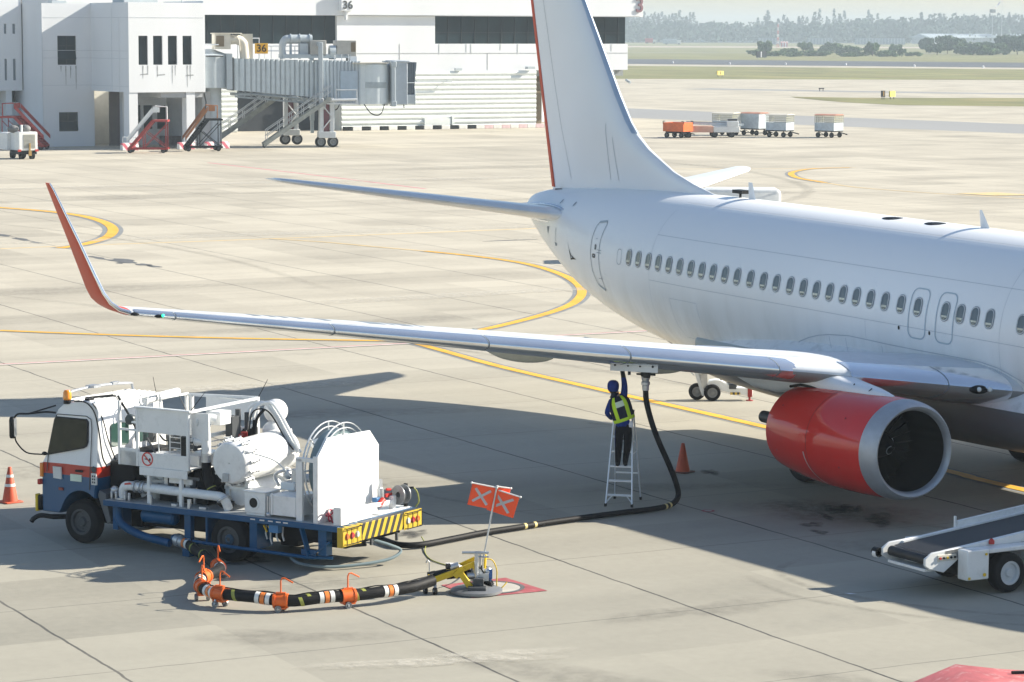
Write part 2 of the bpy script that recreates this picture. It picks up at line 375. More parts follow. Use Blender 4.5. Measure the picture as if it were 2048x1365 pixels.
def soft(name, dark, strength):
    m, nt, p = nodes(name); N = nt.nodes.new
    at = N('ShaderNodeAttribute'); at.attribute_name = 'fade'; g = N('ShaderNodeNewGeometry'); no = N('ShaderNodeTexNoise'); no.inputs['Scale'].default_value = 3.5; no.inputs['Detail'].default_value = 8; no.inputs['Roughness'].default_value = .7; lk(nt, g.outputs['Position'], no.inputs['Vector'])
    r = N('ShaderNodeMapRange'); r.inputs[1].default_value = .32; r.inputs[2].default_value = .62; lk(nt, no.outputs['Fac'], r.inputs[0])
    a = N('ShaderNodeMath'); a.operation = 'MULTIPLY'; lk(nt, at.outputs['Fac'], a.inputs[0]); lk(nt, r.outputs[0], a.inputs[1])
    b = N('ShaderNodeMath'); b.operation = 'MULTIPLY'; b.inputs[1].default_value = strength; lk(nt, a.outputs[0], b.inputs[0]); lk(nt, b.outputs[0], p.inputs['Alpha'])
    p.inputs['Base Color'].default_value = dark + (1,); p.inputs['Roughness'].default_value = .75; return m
M['soft_oil'] = soft('soft_oil_stain', (.045,.045,.043), .85); M['soft_rubber_and_shade'] = soft('soft_rubber_and_shade_film', (.07,.068,.063), .20); M['soft_pale'] = soft('soft_pale_wash', (.60,.57,.49), .6)
def fade_attr(o, vals):
    at = o.data.attributes.new('fade', 'FLOAT', 'POINT'); at.data.foreach_set('value', vals)
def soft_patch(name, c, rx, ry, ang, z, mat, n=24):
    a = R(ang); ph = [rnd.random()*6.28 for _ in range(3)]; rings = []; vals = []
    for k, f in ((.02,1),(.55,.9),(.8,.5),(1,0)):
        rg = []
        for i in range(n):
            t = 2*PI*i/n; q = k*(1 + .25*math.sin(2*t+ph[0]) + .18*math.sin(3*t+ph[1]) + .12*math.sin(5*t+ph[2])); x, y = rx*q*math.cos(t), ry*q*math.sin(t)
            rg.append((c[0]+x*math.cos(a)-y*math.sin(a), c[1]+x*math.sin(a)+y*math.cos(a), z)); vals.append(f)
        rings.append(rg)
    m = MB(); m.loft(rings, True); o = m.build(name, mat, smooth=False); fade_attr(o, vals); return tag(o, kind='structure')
def soft_track(name, pts, w, z, mat):
    P = cr([(x, y, 0) for x, y in pts], 8); rows = [[], [], [], []]; vals = [[], [], [], []]
    for i, p in enumerate(P):
        t = (P[min(i+1, len(P)-1)] - P[max(i-1, 0)]).normalized(); nn = Vector((-t.y, t.x, 0)); e = min(1, i/6, (len(P)-1-i)/6)
        for j, (k, f) in enumerate(((-.5,0),(-.22,1),(.22,1),(.5,0))): rows[j].append((p.x+nn.x*w*k, p.y+nn.y*w*k, z)); vals[j].append(f*e)
    m = MB(); m.loft(rows, False); o = m.build(name, mat, smooth=False); fade_attr(o, [v for r_ in vals for v in r_]); return tag(o, kind='structure')
# painted lines
Y1 = [(-67.67,15.1),(-64.66,16.37),(-60.99,17.22),(-58.15,17.92),(-55.18,18.46),(-52.51,18.63),(-50.12,18.43),(-47.07,17.7),(-43.9,16.62),(-40.86,15.26),(-38.15,13.71),(-35.74,11.99),(-34.01,10.43),(-32.45,8.76),(-31.03,7.04),(-29.62,5.17),(-28.59,3.4),(-27.48,1.5)]
Y2 = [(-36.21,-8.24),(-34.31,-6.51),(-32.59,-4.76),(-31.01,-2.98),(-29.58,-1.16),(-28.43,.43),(-27.47,1.37),(-25.56,1.29),(-20.79,.82),(-15.19,.66),(-7.22,.5),(.06,.12),(2.69,-.05),(20,-.4)]
Y3 = [(-96.93,11.01),(-94.19,11.72),(-90.42,12.82),(-86.29,13.16),(-81.6,12.55),(-77.15,11.33),(-73.51,9.85),(-70.78,8.39),(-68.14,6.46),(-66.72,4.92)]
Y5 = [(-109.97,77.57),(-109.87,74.59),(-107.6,71.44),(-104.47,68.86),(-100.09,66.41),(-94.96,64.76),(-89.44,63.37),(-83.48,63.61),(-80.43,64.12)]
ribbon('faded_taxi_line', Y1[:5], .24, .0095, M['yfaint']); ribbon('faded_taxi_line', Y5[4:], .24, .0095, M['yfaint'])
for k, (pts, w) in enumerate(((Y1[3:], .34), (Y2, .30), (Y3, .5), (Y5[:6], .42))):
    ribbon('taxi_line_border', pts, w*1.9, .003 + .0015*k, M['ledge']); ribbon('taxi_line', pts, w, .012 + .0015*k, M['ylw'])
ribbon('faded_taxi_line', [(-67.62,2.57),(-67.82,6.45),(-67.67,15.1),(-68.02,29.14),(-68.3,50)], .28, .0025, M['yfaint'])
ribbon('faded_taxi_line', [(-80.4,64.1),(-70,66.5),(-58,70)], .25, .0025, M['yfaint'])
ribbon('faded_taxi_line', [(-118,58),(-112,70),(-109.9,78)], .25, .0025, M['yfaint'])
ribbon('faded_stand_line', [(-136,41.3),(-116.3,40.6),(-100,39.7)], .3, .0025, M['redline'])
ribbon('red_clearance_line', [(-27.75,-12.5),(-26.77,9.62),(-26.3,20)], .11, .018, M['redline'])
ribbon('white_clearance_line', [(-27.61,-12.5),(-26.63,9.62),(-26.16,20)], .10, .019, M['whline'])
sheet('painted_yellow_box', [(-81.9,64.6),(-79.2,65.2),(-78.6,67.7),(-81.8,67.4)], .02, M['yfaint'])
# dark bitumen repairs along the joints, oil and painted shade under the engine
for c, rx, ry, a in (((-75.2,5.25),.9,.30,-2),((-72.4,5.2),1.2,.20,-2),((-70.3,5.12),.8,.14,-2),((-61.2,4.5),.85,.20,0),((-59.3,4.85),1.3,.42,0),((-57.2,4.9),.6,.24,0),((-56.3,4.95),.7,.15,0),((-58.3,4.3),.35,.12,0),((-61.9,24.1),.16,1.15,0)):
    patch('tar_repair', c, rx, ry, a, .006, M['tar'])
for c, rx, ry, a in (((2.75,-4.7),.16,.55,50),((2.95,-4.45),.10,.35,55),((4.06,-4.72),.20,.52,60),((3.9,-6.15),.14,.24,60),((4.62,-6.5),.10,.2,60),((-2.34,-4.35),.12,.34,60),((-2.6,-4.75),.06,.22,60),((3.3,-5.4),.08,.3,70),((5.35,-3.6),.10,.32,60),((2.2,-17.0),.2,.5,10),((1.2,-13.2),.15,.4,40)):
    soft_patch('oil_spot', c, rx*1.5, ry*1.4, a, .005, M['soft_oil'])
for i, (c, rx, ry, a) in enumerate((((3.2,-4.9),2.6,1.3,20),((3.0,-5.2),1.6,1.0,30),((2.4,-4.6),1.5,.7,40),((6.5,-6.0),1.6,.8,40),((-1.0,-6.0),2.2,.7,70),((1.0,-16.5),3.0,1.2,30),((4.6,-17.0),1.6,.8,80),((9.5,-12.2),1.8,.6,95),((12.6,-16.5),2.2,.8,20),((-5,-13),3.2,.9,80),((-14,-7),4,.9,85),((-9,-16),3,.8,100),((-33,3),6,1.2,92),((-48,-1),8,1.4,88),((-62,30),10,1.6,85),((-88,45),14,1.7,86),((-120,60),20,2.4,84),((-44,28),8,1.2,92),((-100,20),14,2,90),((-75,-2),9,1.2,92),((8.2,-19.0),1.6,.6,70),((15,-13),1.5,.7,30))):  # large patches below the engine carry its shade in their colour
    soft_patch('rubber_and_shade_film', c, rx, ry, a, .0060 + .0004*i, M['soft_rubber_and_shade'])
for i, (c, rx, ry, a) in enumerate((((-20,-8),6,.8,88),((-40,12),9,1.0,90),((-70,18),14,1.4,88),((-110,35),20,2.0,87),((-30,24),7,.8,92),((10.8,-17.4),1.8,.5,75))):
    soft_patch('pale_wash', c, rx, ry, a, .0145 + .0004*i, M['soft_pale'])
soft_patch('wet_patch', (-9.6,-2.35), .9, .3, 60, .0225, M['soft_pale'])
for i, (pts, w) in enumerate((([(14,-6),(12,-8.4),(9.5,-9.6),(7.5,-9.4),(6.6,-8.2)],.22),([(14.6,-6.4),(12.4,-9.0),(9.6,-10.3),(7.0,-10.0)],.20),([(-24,-12),(-14,-10.5),(-4,-11.2),(3,-9.4)],.24),([(-52,-6),(-36,-1),(-20,2.6),(-8,3.4)],.5),([(-60,20),(-45,21),(-32,14),(-24,4)],.45),([(-95,2),(-80,8),(-60,9),(-40,6)],.5),([(2,-5.4),(8,-3.6),(14,-4.2)],.25),([(-150,60),(-120,70),(-90,60),(-70,40)],.9))):
    soft_track('tyre_mark', pts, w, .0150 + .0004*i, M['soft_rubber_and_shade'])
# taxiways, grass, runway
sheet('taxiway', [(-253.5,143.9),(-244.2,142.3),(-210.3,143.8),(-173.4,148.3),(-120,168),(-90,150),(-152.9,131.1),(-185.3,126.2),(-212.1,122.5),(-217.9,120),(-230,122)], .006, M['taxi'])
ribbon('taxiway_edge', [(-340,214),(-300,232),(-262,262),(-240,300)], 9, .005, M['taxi'])
g2 = sheet('grass_island', [(-287,196),(-283,198),(-278.2,200.2),(-264.5,224.7),(-225,300),(-160,290),(-228.7,194.7),(-242.2,181.6),(-258,184),(-268,187.5),(-280,192)], .02, M['grass'])
sheet('grass_strip', [(-760,160),(-621,357),(-502,432),(-300,640),(-200,560),(-381,329),(-431,245),(-520,120)], .012, M['grass'])
sheet('runway', [(-1000,270),(-799,452),(-620,533),(-330,800),(-235,720),(-526,452),(-666,375),(-840,210)], .025, M['asphalt'])
sheet('grass_field', [(-4250,400),(-1000,270),(-799,452),(-620,533),(-330,800),(-300,4100),(-4250,4100)], .015, M['grass'])
ribbon('sandy_track', [(-1500,760),(-1420,900),(-1340,1010),(-1160,1300)], 150, .04, M['sand'])
ribbon('sandy_track', [(-1050,560),(-980,690),(-860,860)], 14, .04, M['taxi'])
# ------------------------------------------------------------------ aircraft (local x forward, y to port, z up; origin under the main gear)
AP = .016728
jet = thing('airliner', 'white twin-engine airliner with red engine cowls and red wing tips parked on the apron', 'airliner')
jet.rotation_euler = (0, AP, 0)
ST=[(19.55,2.62,2.58,.02,2.60),(19.4,2.95,2.25,.35,2.60),(19.0,3.3,1.95,.72,2.62),(18.2,3.75,1.66,1.10,2.7),(17.2,4.25,1.45,1.42,2.85),(16.2,4.85,1.33,1.65,3.05),(15.0,5.14,1.26,1.80,3.25),(13.5,5.23,1.23,1.875,3.36),(11,5.24,1.23,1.88,3.36),(-4,5.24,1.23,1.88,3.36),(-6,5.24,1.25,1.875,3.37),(-8,5.24,1.34,1.83,3.42),(-10,5.21,1.55,1.71,3.50),(-12,5.15,1.87,1.48,3.60),(-14,5.05,2.38,1.16,3.78),(-15.5,4.95,3.02,.86,4.0),(-16.5,4.87,3.55,.62,4.2),(-17.2,4.74,3.98,.42,4.36),(-17.55,4.55,4.22,.24,4.38)]
def _tab(k):
    P=sorted((s[0],s[k]) for s in ST); xs=[p[0] for p in P]; ys=[p[1] for p in P]; n=len(xs)
    d=[(ys[i+1]-ys[i])/(xs[i+1]-xs[i]) for i in range(n-1)]; m=[d[0]]
    for i in range(1,n-1):
        a,b=d[i-1],d[i]; m.append(0 if a*b<=0 else 2*a*b/(a+b))
    m.append(d[-1]); return xs,ys,m
TB=[_tab(k) for k in range(1,5)]
def fus(x):
    r=[]
    for xs,ys,m in TB:
        i=min(max(bisect.bisect_right(xs,x)-1,0),len(xs)-2); h=xs[i+1]-xs[i]; t=min(max((x-xs[i])/h,0),1)
        r.append(ys[i]*(2*t**3-3*t*t+1)+m[i]*h*(t**3-2*t*t+t)+ys[i+1]*(3*t*t-2*t**3)+m[i+1]*h*(t**3-t*t))
    return r
def sy(x,z):
    t,b,w,c=fus(x); s=(z-c)/((t-c) if z>c else (c-b)); return -w*math.sqrt(max(0,1-s*s))
def surf(x, z, off=.0):
    y = sy(x, z); e = .02
    a = Vector((x+e, sy(x+e, z), z)) - Vector((x-e, sy(x-e, z), z)); b = Vector((x, sy(x, z+e), z+e)) - Vector((x, sy(x, z-e), z-e))
    n = a.cross(b).normalized()
    if n.y > 0: n = -n
    return Vector((x, y, z)) + n*off, n
def decal(mb, poly, off):
    P = [surf(x, z, off)[0] for x, z in poly]; mb.add(P, [tuple(range(len(P)))])
def dens(pts, closed, step=.06):
    out = []; k = len(pts)
    for i in range(k if closed else k - 1):
        a = pts[i]; b = pts[(i+1) % k]; n = max(1, int(math.hypot(b[0]-a[0], b[1]-a[1])/step))
        out += [(a[0]+(b[0]-a[0])*j/n, a[1]+(b[1]-a[1])*j/n) for j in range(n)]
    return out if closed else out + [pts[-1]]
def strip(mb, pts, w, off, closed=False):
    """ribbon that hugs the fuselage side"""
    pts = dens(pts, closed); off = off + .004
    k = len(pts); A = []; B = []
    for i in range(k):
        p, n = surf(pts[i][0], pts[i][1], off)
        q0 = surf(*pts[(i-1) % k if closed else max(i-1, 0)])[0]; q1 = surf(*pts[(i+1) % k if closed else min(i+1, k-1)])[0]
        sd = (q1 - q0).cross(n).normalized() * w/2
        A.append(p + sd); B.append(p - sd)
    if closed: A.append(A[0]); B.append(B[0])
    mb.loft([A, B], closed=False)
def rrect(cx, cz, w, h, r, n=5, lean=0):
    out = []
    for (sx_, sz_, a0) in ((1,1,0),(-1,1,90),(-1,-1,180),(1,-1,270)):
        for i in range(n+1):
            a = R(a0 + 90*i/n); dz = sz_*(h/2-r) + r*math.sin(a)
            out.append((cx + sx_*(w/2-r) + r*math.cos(a) + lean*dz, cz + dz))
    return out
def arc(lo, hi, n): return [lo + (hi-lo)*i/n for i in range(n+1)]
# fuselage
m = MB(); rings = []; NS = 144
xs = sorted(set([s[0] for s in ST] + [15 - .25*i for i in range(0, 131)] + [19.5,19.2,18.6,17.7,16.7,15.6]), reverse=True)
for x in xs:
    t, b, w, c = fus(x); rg = []
    for j in range(NS):
        a = 2*PI*j/NS; sn = math.sin(a); rg.append((x, w*math.cos(a), c + ((t-c) if sn > 0 else (c-b))*sn))
    rings.append(rg)
m.loft(rings, True, True, True)
def fus_mat():
    mm, nt, p = nodes('fuselage_paint'); N = nt.nodes.new
    tc = N('ShaderNodeTexCoord'); sx = N('ShaderNodeSeparateXYZ'); lk(nt, tc.outputs['Object'], sx.inputs[0])
    mp = N('ShaderNodeMapping'); mp.inputs['Scale'].default_value = (1.6, 1, .22); lk(nt, tc.outputs['Object'], mp.inputs[0])
    n = N('ShaderNodeTexNoise'); n.inputs['Scale'].default_value = 1.3; n.inputs['Detail'].default_value = 7; n.inputs['Roughness'].default_value = .6; lk(nt, mp.outputs[0], n.inputs['Vector'])
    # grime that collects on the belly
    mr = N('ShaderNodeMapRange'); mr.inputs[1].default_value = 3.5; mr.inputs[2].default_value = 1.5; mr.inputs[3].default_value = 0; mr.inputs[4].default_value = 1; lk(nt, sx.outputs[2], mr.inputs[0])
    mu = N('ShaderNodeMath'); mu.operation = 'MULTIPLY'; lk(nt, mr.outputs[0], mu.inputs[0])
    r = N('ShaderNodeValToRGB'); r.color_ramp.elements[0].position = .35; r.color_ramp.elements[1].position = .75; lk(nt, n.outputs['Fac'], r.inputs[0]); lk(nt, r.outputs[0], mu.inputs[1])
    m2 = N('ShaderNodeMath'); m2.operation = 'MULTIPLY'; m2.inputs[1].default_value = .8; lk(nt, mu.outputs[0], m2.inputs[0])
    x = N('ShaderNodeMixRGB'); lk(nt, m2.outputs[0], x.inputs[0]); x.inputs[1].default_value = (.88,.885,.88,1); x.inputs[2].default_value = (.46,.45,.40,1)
    lk(nt, x.outputs[0], p.inputs['Base Color']); p.inputs['Roughness'].default_value = .38; p.inputs['Coat Weight'].default_value = .15; p.inputs['Coat Roughness'].default_value = .12
    return mm
fuse = m.build('fuselage', fus_mat(), jet, angle=60)
ln = MB()   # skin joints
fs_ = MB()
for z in (5.07, 3.29, 4.34): strip(fs_, [(15 - .5*i, z) for i in range(49)], .012, .002)
for x, z0, z1 in ((-9.0,1.9,4.9),(3.95,2.4,5.1),(-.4,2.9,3.3)): strip(fs_, [(x, z) for z in arc(z0, z1, 14)], .008, .002)
fs_.build('skin_seam', M['fine'], jet, smooth=False)
for x in (-14.9,-14.05):  strip(ln, [(x - .02*i, 4.72 - .05*i) for i in range(3)], .05, .012)
strip(ln, [(-14.62, 4.05 - .07*i) for i in range(6)], .02, .012)
decal(ln, [(-15.3,4.02),(-15.12,4.04),(-15.22,3.84)], .012)
decal(ln, [(-14.70,3.68),(-14.56,3.66),(-14.56,3.60),(-14.68,3.58)], .012)
ln.build('skin_joint', M['line'], jet, smooth=False)
mk = MB()
for x, z in ((.75,3.24),(1.76,3.24)): decal(mk, rrect(x, z, .06, .08, .025), .006)
decal(mk, [(-13.75,3.78),(-13.68,3.62),(-13.55,3.46),(-13.22,3.37),(-13.42,3.36),(-13.62,3.33)], .008)
mk.build('air_outlet', M['black'], jet, smooth=False)
mk = MB(); decal(mk, [(-13.55,3.45),(-13.42,3.40),(-13.58,3.385)], .014); mk.build('outlet_flap', M['bgrey'], jet, smooth=False)
# cabin windows
WX = [-10.05,-9.57,-9.08,-8.6,-8.11,-7.63,-7.14,-6.67,-6.2,-5.71,-5.22,-4.7,-4.19,-3.69,-3.17,-2.68,-2.2,-1.72,-1.24,-.77,-.28,.22,.76,1.32,2.21,2.69,3.14,3.6,4.56,5.05,5.54,6.03,6.52,7.0,7.5]
for x in WX:
    w = MB(); LEAN = .02
    decal(w, rrect(x, 3.72, .215, .335, .10, lean=LEAN), .014)
    w.mi = 1; lo = [(px_, pz_) for px_, pz_ in rrect(x, 3.72, .185, .30, .085, lean=LEAN) if pz_ < 3.70]
    hgt = 3.640 + .012*rnd.random() + (.03 if x < -6 else 0); decal(w, [(px_, min(pz_, hgt)) for px_, pz_ in lo], .0175)  # cream patch along the lower edge of the window
    w.mi = 0; decal(w, rrect(x + .004, 3.592, .13, .03, .015), .0195)
    wo = w.build('window', [M['glass'], M['window_cream']], jet, smooth=False)
    f = MB(); strip(f, rrect(x, 3.72, .235, .355, .11, lean=LEAN), .022, .012, True); f.build('window_frame', M['strut'], wo, smooth=False)
    f = MB(); strip(f, rrect(x, 3.72, .262, .385, .122, lean=LEAN), .014, .007, True); f.build('window_seal', M['line'], wo, smooth=False)
# doors
d = MB(); strip(d, [(-12.17,4.30),(-12.22,4.0),(-12.22,3.6),(-12.16,3.2),(-12.0,2.9),(-11.95,2.85),(-11.62,2.76),(-11.58,2.8),(-11.68,3.2),(-11.72,3.6),(-11.72,4.0),(-11.66,4.36),(-11.72,4.43),(-12.1,4.38)], .022, .006, True)
dr = d.build('aft_door', M['line'], jet, smooth=False)
d = MB(); strip(d, [(-12.1,4.385),(-11.72,4.435)], .06, .008); strip(d, [(-11.97,2.87),(-11.62,2.77)], .05, .008); d.build('door_trim', M['bgrey'], dr, smooth=False)
d = MB(); decal(d, rrect(-12.02, 3.58, .16, .10, .03), .012); decal(d, rrect(-11.95, 3.80, .09, .13, .04), .012); d.build('door_handle', M['dkgrey'], dr, smooth=False)
d = MB(); decal(d, rrect(-11.95, 3.80, .045, .075, .02), .016); decal(d, rrect(-11.99, 3.585, .06, .03, .01), .016); decal(d, rrect(-11.93, 4.0, .07, .02, .008), .014)
d.build('door_sight_glass', M['bgrey'], dr, smooth=False)
d = MB()
for z in (3.68, 3.74, 3.05): strip(d, [(-11.83,z),(-11.58,z)], .012, .01)
d.build('door_hinge', M['line'], dr, smooth=False)
for x0, x1 in ((1.06,1.62),(1.95,2.50)):
    d = MB(); strip(d, rrect((x0+x1)/2, 3.585, x1-x0, 1.0, .16, lean=.02), .030, .004, True); d.build('overwing_exit', pm('exit_outline_blue_grey', (.44,.52,.58), .5), jet, smooth=False)
d = MB(); strip(d, [(-8.1,2.95),(-6.9,2.95),(-6.85,2.3),(-6.9,2.05),(-7.9,2.05),(-8.05,2.3)], .010, .002, True); d.build('cargo_door_outline', M['fine'], jet, smooth=False)
d = MB(); strip(d, rrect(-10.55, 3.69, .22, .36, .09), .012, .006, True); d.build('blanked_window', M['line'], jet, smooth=False)
# things on the crown
def blade(x, h, w0, w1, sweep):
    b = MB(); b.loft([[(x + dx*wd + sw, y*wd, z) for dx, y in ((.5,0),(.2,.09),(-.5,0),(.2,-.09))] for z, wd, sw in ((5.2, w0, 0), (5.24+h, w1, -sweep))], True, False, True)
    b.build('blade_antenna', M['air'], jet)
blade(-7.4, .38, .30, .16, .10); blade(1.1, .36, .32, .08, .18)
for x in (-1.82, -.35):
    b = MB(); b.sphere((x, -.12, 5.205), .34, 20, 8, (1, .72, .14)); b.build('black_antenna_fairing', M['black'], jet)
b = MB(); b.cyl((-8.05, .1, 5.2), (-8.05, .1, 5.33), .03); b.box((-8.22,-.02,5.33),(-7.82,.22,5.41)); b.build('crown_fitting', M['black'], jet)
# lifting surfaces
def foil(n=20):
    up_, lo_ = [], []
    for i in range(n+1):
        x = .5*(1 - math.cos(PI*i/n)); yt = 5*(.2969*math.sqrt(x) - .1260*x - .3516*x*x + .2843*x**3 - .1036*x**4)
        yc = .10*(x - x*x)*.6; up_.append((x, yc + yt)); lo_.append((x, yc - yt))
    return up_[::-1] + lo_[1:-1]          # TE over the top to LE and back underneath
FO = foil()
def ring(s, y, z, xle, chord, tc, nv, inc=0):
    """nv: unit thickness direction (dy, dz) for starboard; s = -1 starboard, +1 port"""
    out = []
    for a, b in FO:
        xx = xle - chord*a; off = chord*b*tc; zz = z - chord*a*math.sin(inc)*1
        out.append((xx, s*(y + nv[0]*off), zz + nv[1]*off))
    return out
def partial(rg, a0, a1, grow=0): 
    return [p for p, (a, b) in zip(rg, FO) if a0 <= a <= a1]
def le_strip(rings_, a1, out=.004):
    """front part of the section, moved a hair outwards"""
    idx = [i for i, (a, b) in enumerate(FO) if a <= a1]; res = []
    for rg in rings_:
        c = Vector((0,0,0))
        for p in rg: c += Vector(p)
        c /= len(rg); le = Vector(rg[20]); pts = []
        for i in idx:
            p = Vector(rg[i]); j0 = Vector(rg[i-1]); j1 = Vector(rg[(i+1) % len(rg)])
            # outward: perpendicular to the local contour, away from the chord
            t = (j1 - j0).normalized(); span = (Vector(rings_[-1][20]) - Vector(rings_[0][20])).normalized(); n = t.cross(span).normalized()
            if n.dot(p - (le*.7 + c*.3)) < 0: n = -n
            pts.append(p + n*out)
        res.append(pts)
    return res
def wle(y): return -2.85 + .4735*(17.1-y) if y > 4.83 else 2.96 + .50*(4.83-y)
def wte(y): return -2.25 - (4.25-2.25)*(y-5.8)/(17.1-5.8) if y > 5.8 else -2.9 + .65*(y-1.5)/4.3
def wz(y): return 2.81 + .0955*(y-6)
def wtc(y): return .125 - .015*min(1, max(0,(y-1.9)/2)) + .008*min(1, max(0,(y-4.5)/3)) - .012*max(0, (y-5.9)/11.2)
def wring(s, y):
    c = wle(y) - wte(y); return ring(s, y, wz(y), wle(y), c, wtc(y), (0,1), R(1.6) if y < 8 else R(1.6 - 1.3*min(1,(y-8)/4)))
for s in (-1, 1):
    ys = [.6,1.4,1.9,2.4,3.0,3.6,4.2,4.83,5.3,5.8,6.4,7.2,8,9,10,11,12,13,14,15,16,16.6,17.1]
    m = MB(); m.loft([wring(s, y) for y in ys], True, False, True)
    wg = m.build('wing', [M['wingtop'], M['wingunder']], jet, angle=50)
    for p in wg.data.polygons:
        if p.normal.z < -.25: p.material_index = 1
    # winglet
    wl = [(17.1,3.87,-2.85,1.40,0),(17.26,3.92,-2.96,1.26,16),(17.40,4.04,-3.08,1.10,38),(17.49,4.22,-3.22,.98,58),(17.57,4.55,-3.48,.86,74),(17.70,5.13,-3.93,.69,78),(17.82,5.63,-4.34,.52,78),(17.92,6.08,-4.72,.37,78),(17.95,6.2,-4.86,.28,78)]
    rs = [ring(s, y, z, xl, c, .095, (-math.sin(R(a)), math.cos(R(a)))) for y, z, xl, c, a in wl]
    m = MB(); m.loft(rs, True, False, True); wlo = m.build('winglet', M['orange_red'], jet, angle=50)
    m = MB(); m.loft(le_strip(rs, .07, .006), False); m.build('winglet_leading_edge', M['polish'], wlo)
    # leading-edge slats outboard of the engine, fixed nose inboard
    cuts = [5.95, 8.55, 11.0, 13.65, 16.35, 17.05]
    for a, b in zip(cuts[:-1], cuts[1:]):
        yy = arc(a + .015, b - .015, 4); m = MB(); m.loft(le_strip([wring(s, y) for y in yy], .135, .012), False); m.build('slat', M['polish'], wg, angle=50)
    m = MB(); yy = [5.945, 5.6, 5.3, 5.05]; r3 = []
    for i, y in enumerate(yy):      # rounded inboard end of the slat
        q = le_strip([wring(s, y), wring(s, y+.05)], .135, .012)[0]; c = Vector(q[len(q)//2]); k = (1, .92, .7, .25)[i]; c = c + Vector((-.25, 0, 0))
        r3.append([c + (Vector(p) - c)*k for p in q])
    m.loft(r3, False); m.build('slat_end', M['polish'], wg)
    m = MB(); m.loft(le_strip([wring(s, y) for y in (1.9,2.4,3.0,3.6,4.2,4.7)], .10, .01), False); m.build('inboard_leading_edge', M['polish'], wg)
    m = MB()
    for y in cuts[:-1] + [3.0]:
        q = le_strip([wring(s, y), wring(s, y+.018)], .13, .016); m.loft(q, False)
    m.build('slat_gap', M['line'], wg, smooth=False)
    # dark seam behind the slats and along the flaps
    m = MB()
    for fr_, y0, y1 in ((.145, 5.2, 17.0), (.62, 2.2, 13.0), (.75, 6.0, 16.6)):
        A = []; B = []
        for y in arc(y0, y1, 24):
            rg = wring(s, y); i = min(range(21), key=lambda k: abs(FO[k][0] - fr_)); p = Vector(rg[i]); A.append(p + Vector((.009,0,.006))); B.append(p + Vector((-.009,0,.006)))
        m.loft([A, B], False)
    m.build('wing_panel_seam', M['line'], wg, smooth=False)
    # lamps near the tip
    if s < 0:
        for y, mt in ((17.02,'black'),(16.62,'black')):
            m = MB(); m.sphere((wle(y)-.035, s*y, wz(y)-.012), .085, 12, 8, (.9,1.15,.45)); lo_ = m.build('tip_lamp', M[mt], wg)
            if y < 17: m = MB(); m.sphere((wle(y)+.035, s*y+.05, wz(y)+.0), .032, 8, 6); m.build('green_lamp', M['green'], lo_)
    # flap track fairings
    for y, x0, L_, dp in ((9.35,-.25,3.4,.40),(7.05,.85,3.9,.42),(3.4,-.6,3.8,.42)):
        m = MB(); rr_ = []
        for t in arc(0, 1, 18):
            xx = x0 - L_*t; k = (math.sin(PI*min(1,t*1.7)/2))**.55 if t < .588 else 1 - .65*((t-.588)/.412)**1.6
            k = max(k, .02); zt = wz(y) - .02; zb = zt - .14 - dp*k*.85
            rr_.append([(xx, s*y + .17*k*math.cos(a), (zt+zb)/2 + (zt-zb)/2*math.sin(a)) for a in [2*PI*j/16 for j in range(16)]])
        m.loft(rr_, True, True, True); m.build('flap_track_fairing', M['fairing'], wg)
    # horizontal stabiliser
    rs = []
    for y in (.25,.75,1.2,2,3,4,5,6,6.8,7.08,7.17):
        t = (y-.9)/6.27; xl = -14.48 - 3.36*t; c = 3.15 - 2.15*t
        if y > 6.9: xl -= (y-6.9)*1.0; c -= (y-6.9)*1.0
        rs.append(ring(s, y, 4.36 + .81*t, xl, c, .115 if y < 7.1 else .06, (0,1)))
    m = MB(); m.loft(rs, True, False, True); st = m.build('tailplane', M['air'], jet, angle=50)
    m = MB(); m.loft(le_strip(rs[2:-1], .10, .008), False); m.build('tailplane_leading_edge', pm('dull_aluminium', (.74,.75,.76), .4, metal=.35, var=.05), st)
    m = MB(); q = rs[1]; m.tube([(p[0]*1.0, p[1], p[2]) for p in ring(s, .86, 4.355, -14.40, 3.2, .135, (0,1))], .035, 6, True); m.build('tailplane_seal', M['polish'], st)
# fin
LEZ = [(4.7,-7.4),(5.0,-8.2),(5.24,-8.98),(5.42,-9.85),(5.66,-10.74),(6.14,-11.89),(6.5,-12.48),(6.77,-12.79),(7.42,-13.34),(9.75,-15.10),(12.2,-16.98),(12.45,-17.3)]
rs = []
for z, xl in LEZ:
    xt = -16.6 - .257*(z-4.91); c = xl - xt; th = .115*min(1, 3.9/c)*min(1, .35 + .65*max(0, (z-4.9)/1.6))
    rs.append([(xl - c*a, b*c*th, z) for a, b in [(a, b - .06*(a-a*a)) for a, b in FO]])
m = MB(); m.loft(rs, True, False, True); fin = m.build('fin', M['air'], jet, angle=50)
m = MB(); m.loft(le_strip(rs[6:], .045, .008), False); m.build('fin_leading_edge', pm('blue_grey_metal', (.50,.58,.66), .35, metal=.5), fin)
def te_strip(rings_, a0, out):
    idx = [i for i, (a, b) in enumerate(FO) if a >= a0]; idx = [i for i in idx if i > 20] + [i for i in idx if i <= 20]; res = []
    for rg in rings_:
        res.append([(rg[i][0] - (out if FO[i][0] > .99 else 0), rg[i][1] + (out if rg[i][1] > 0.0005 else -out), rg[i][2]) for i in idx])
    return res
rt_ = []
for z in arc(4.93, 12.2, 8):
    xt = -16.6 - .257*(z-4.91)
    rt_.append([(xt + .13, .03, z), (xt - .02, .012, z), (xt - .02, -.012, z), (xt + .13, -.03, z)])
m = MB(); m.loft(rt_, True, True, True); m.build('rudder_red_edge', M['orange_red'], fin, smooth=False)
m = MB()
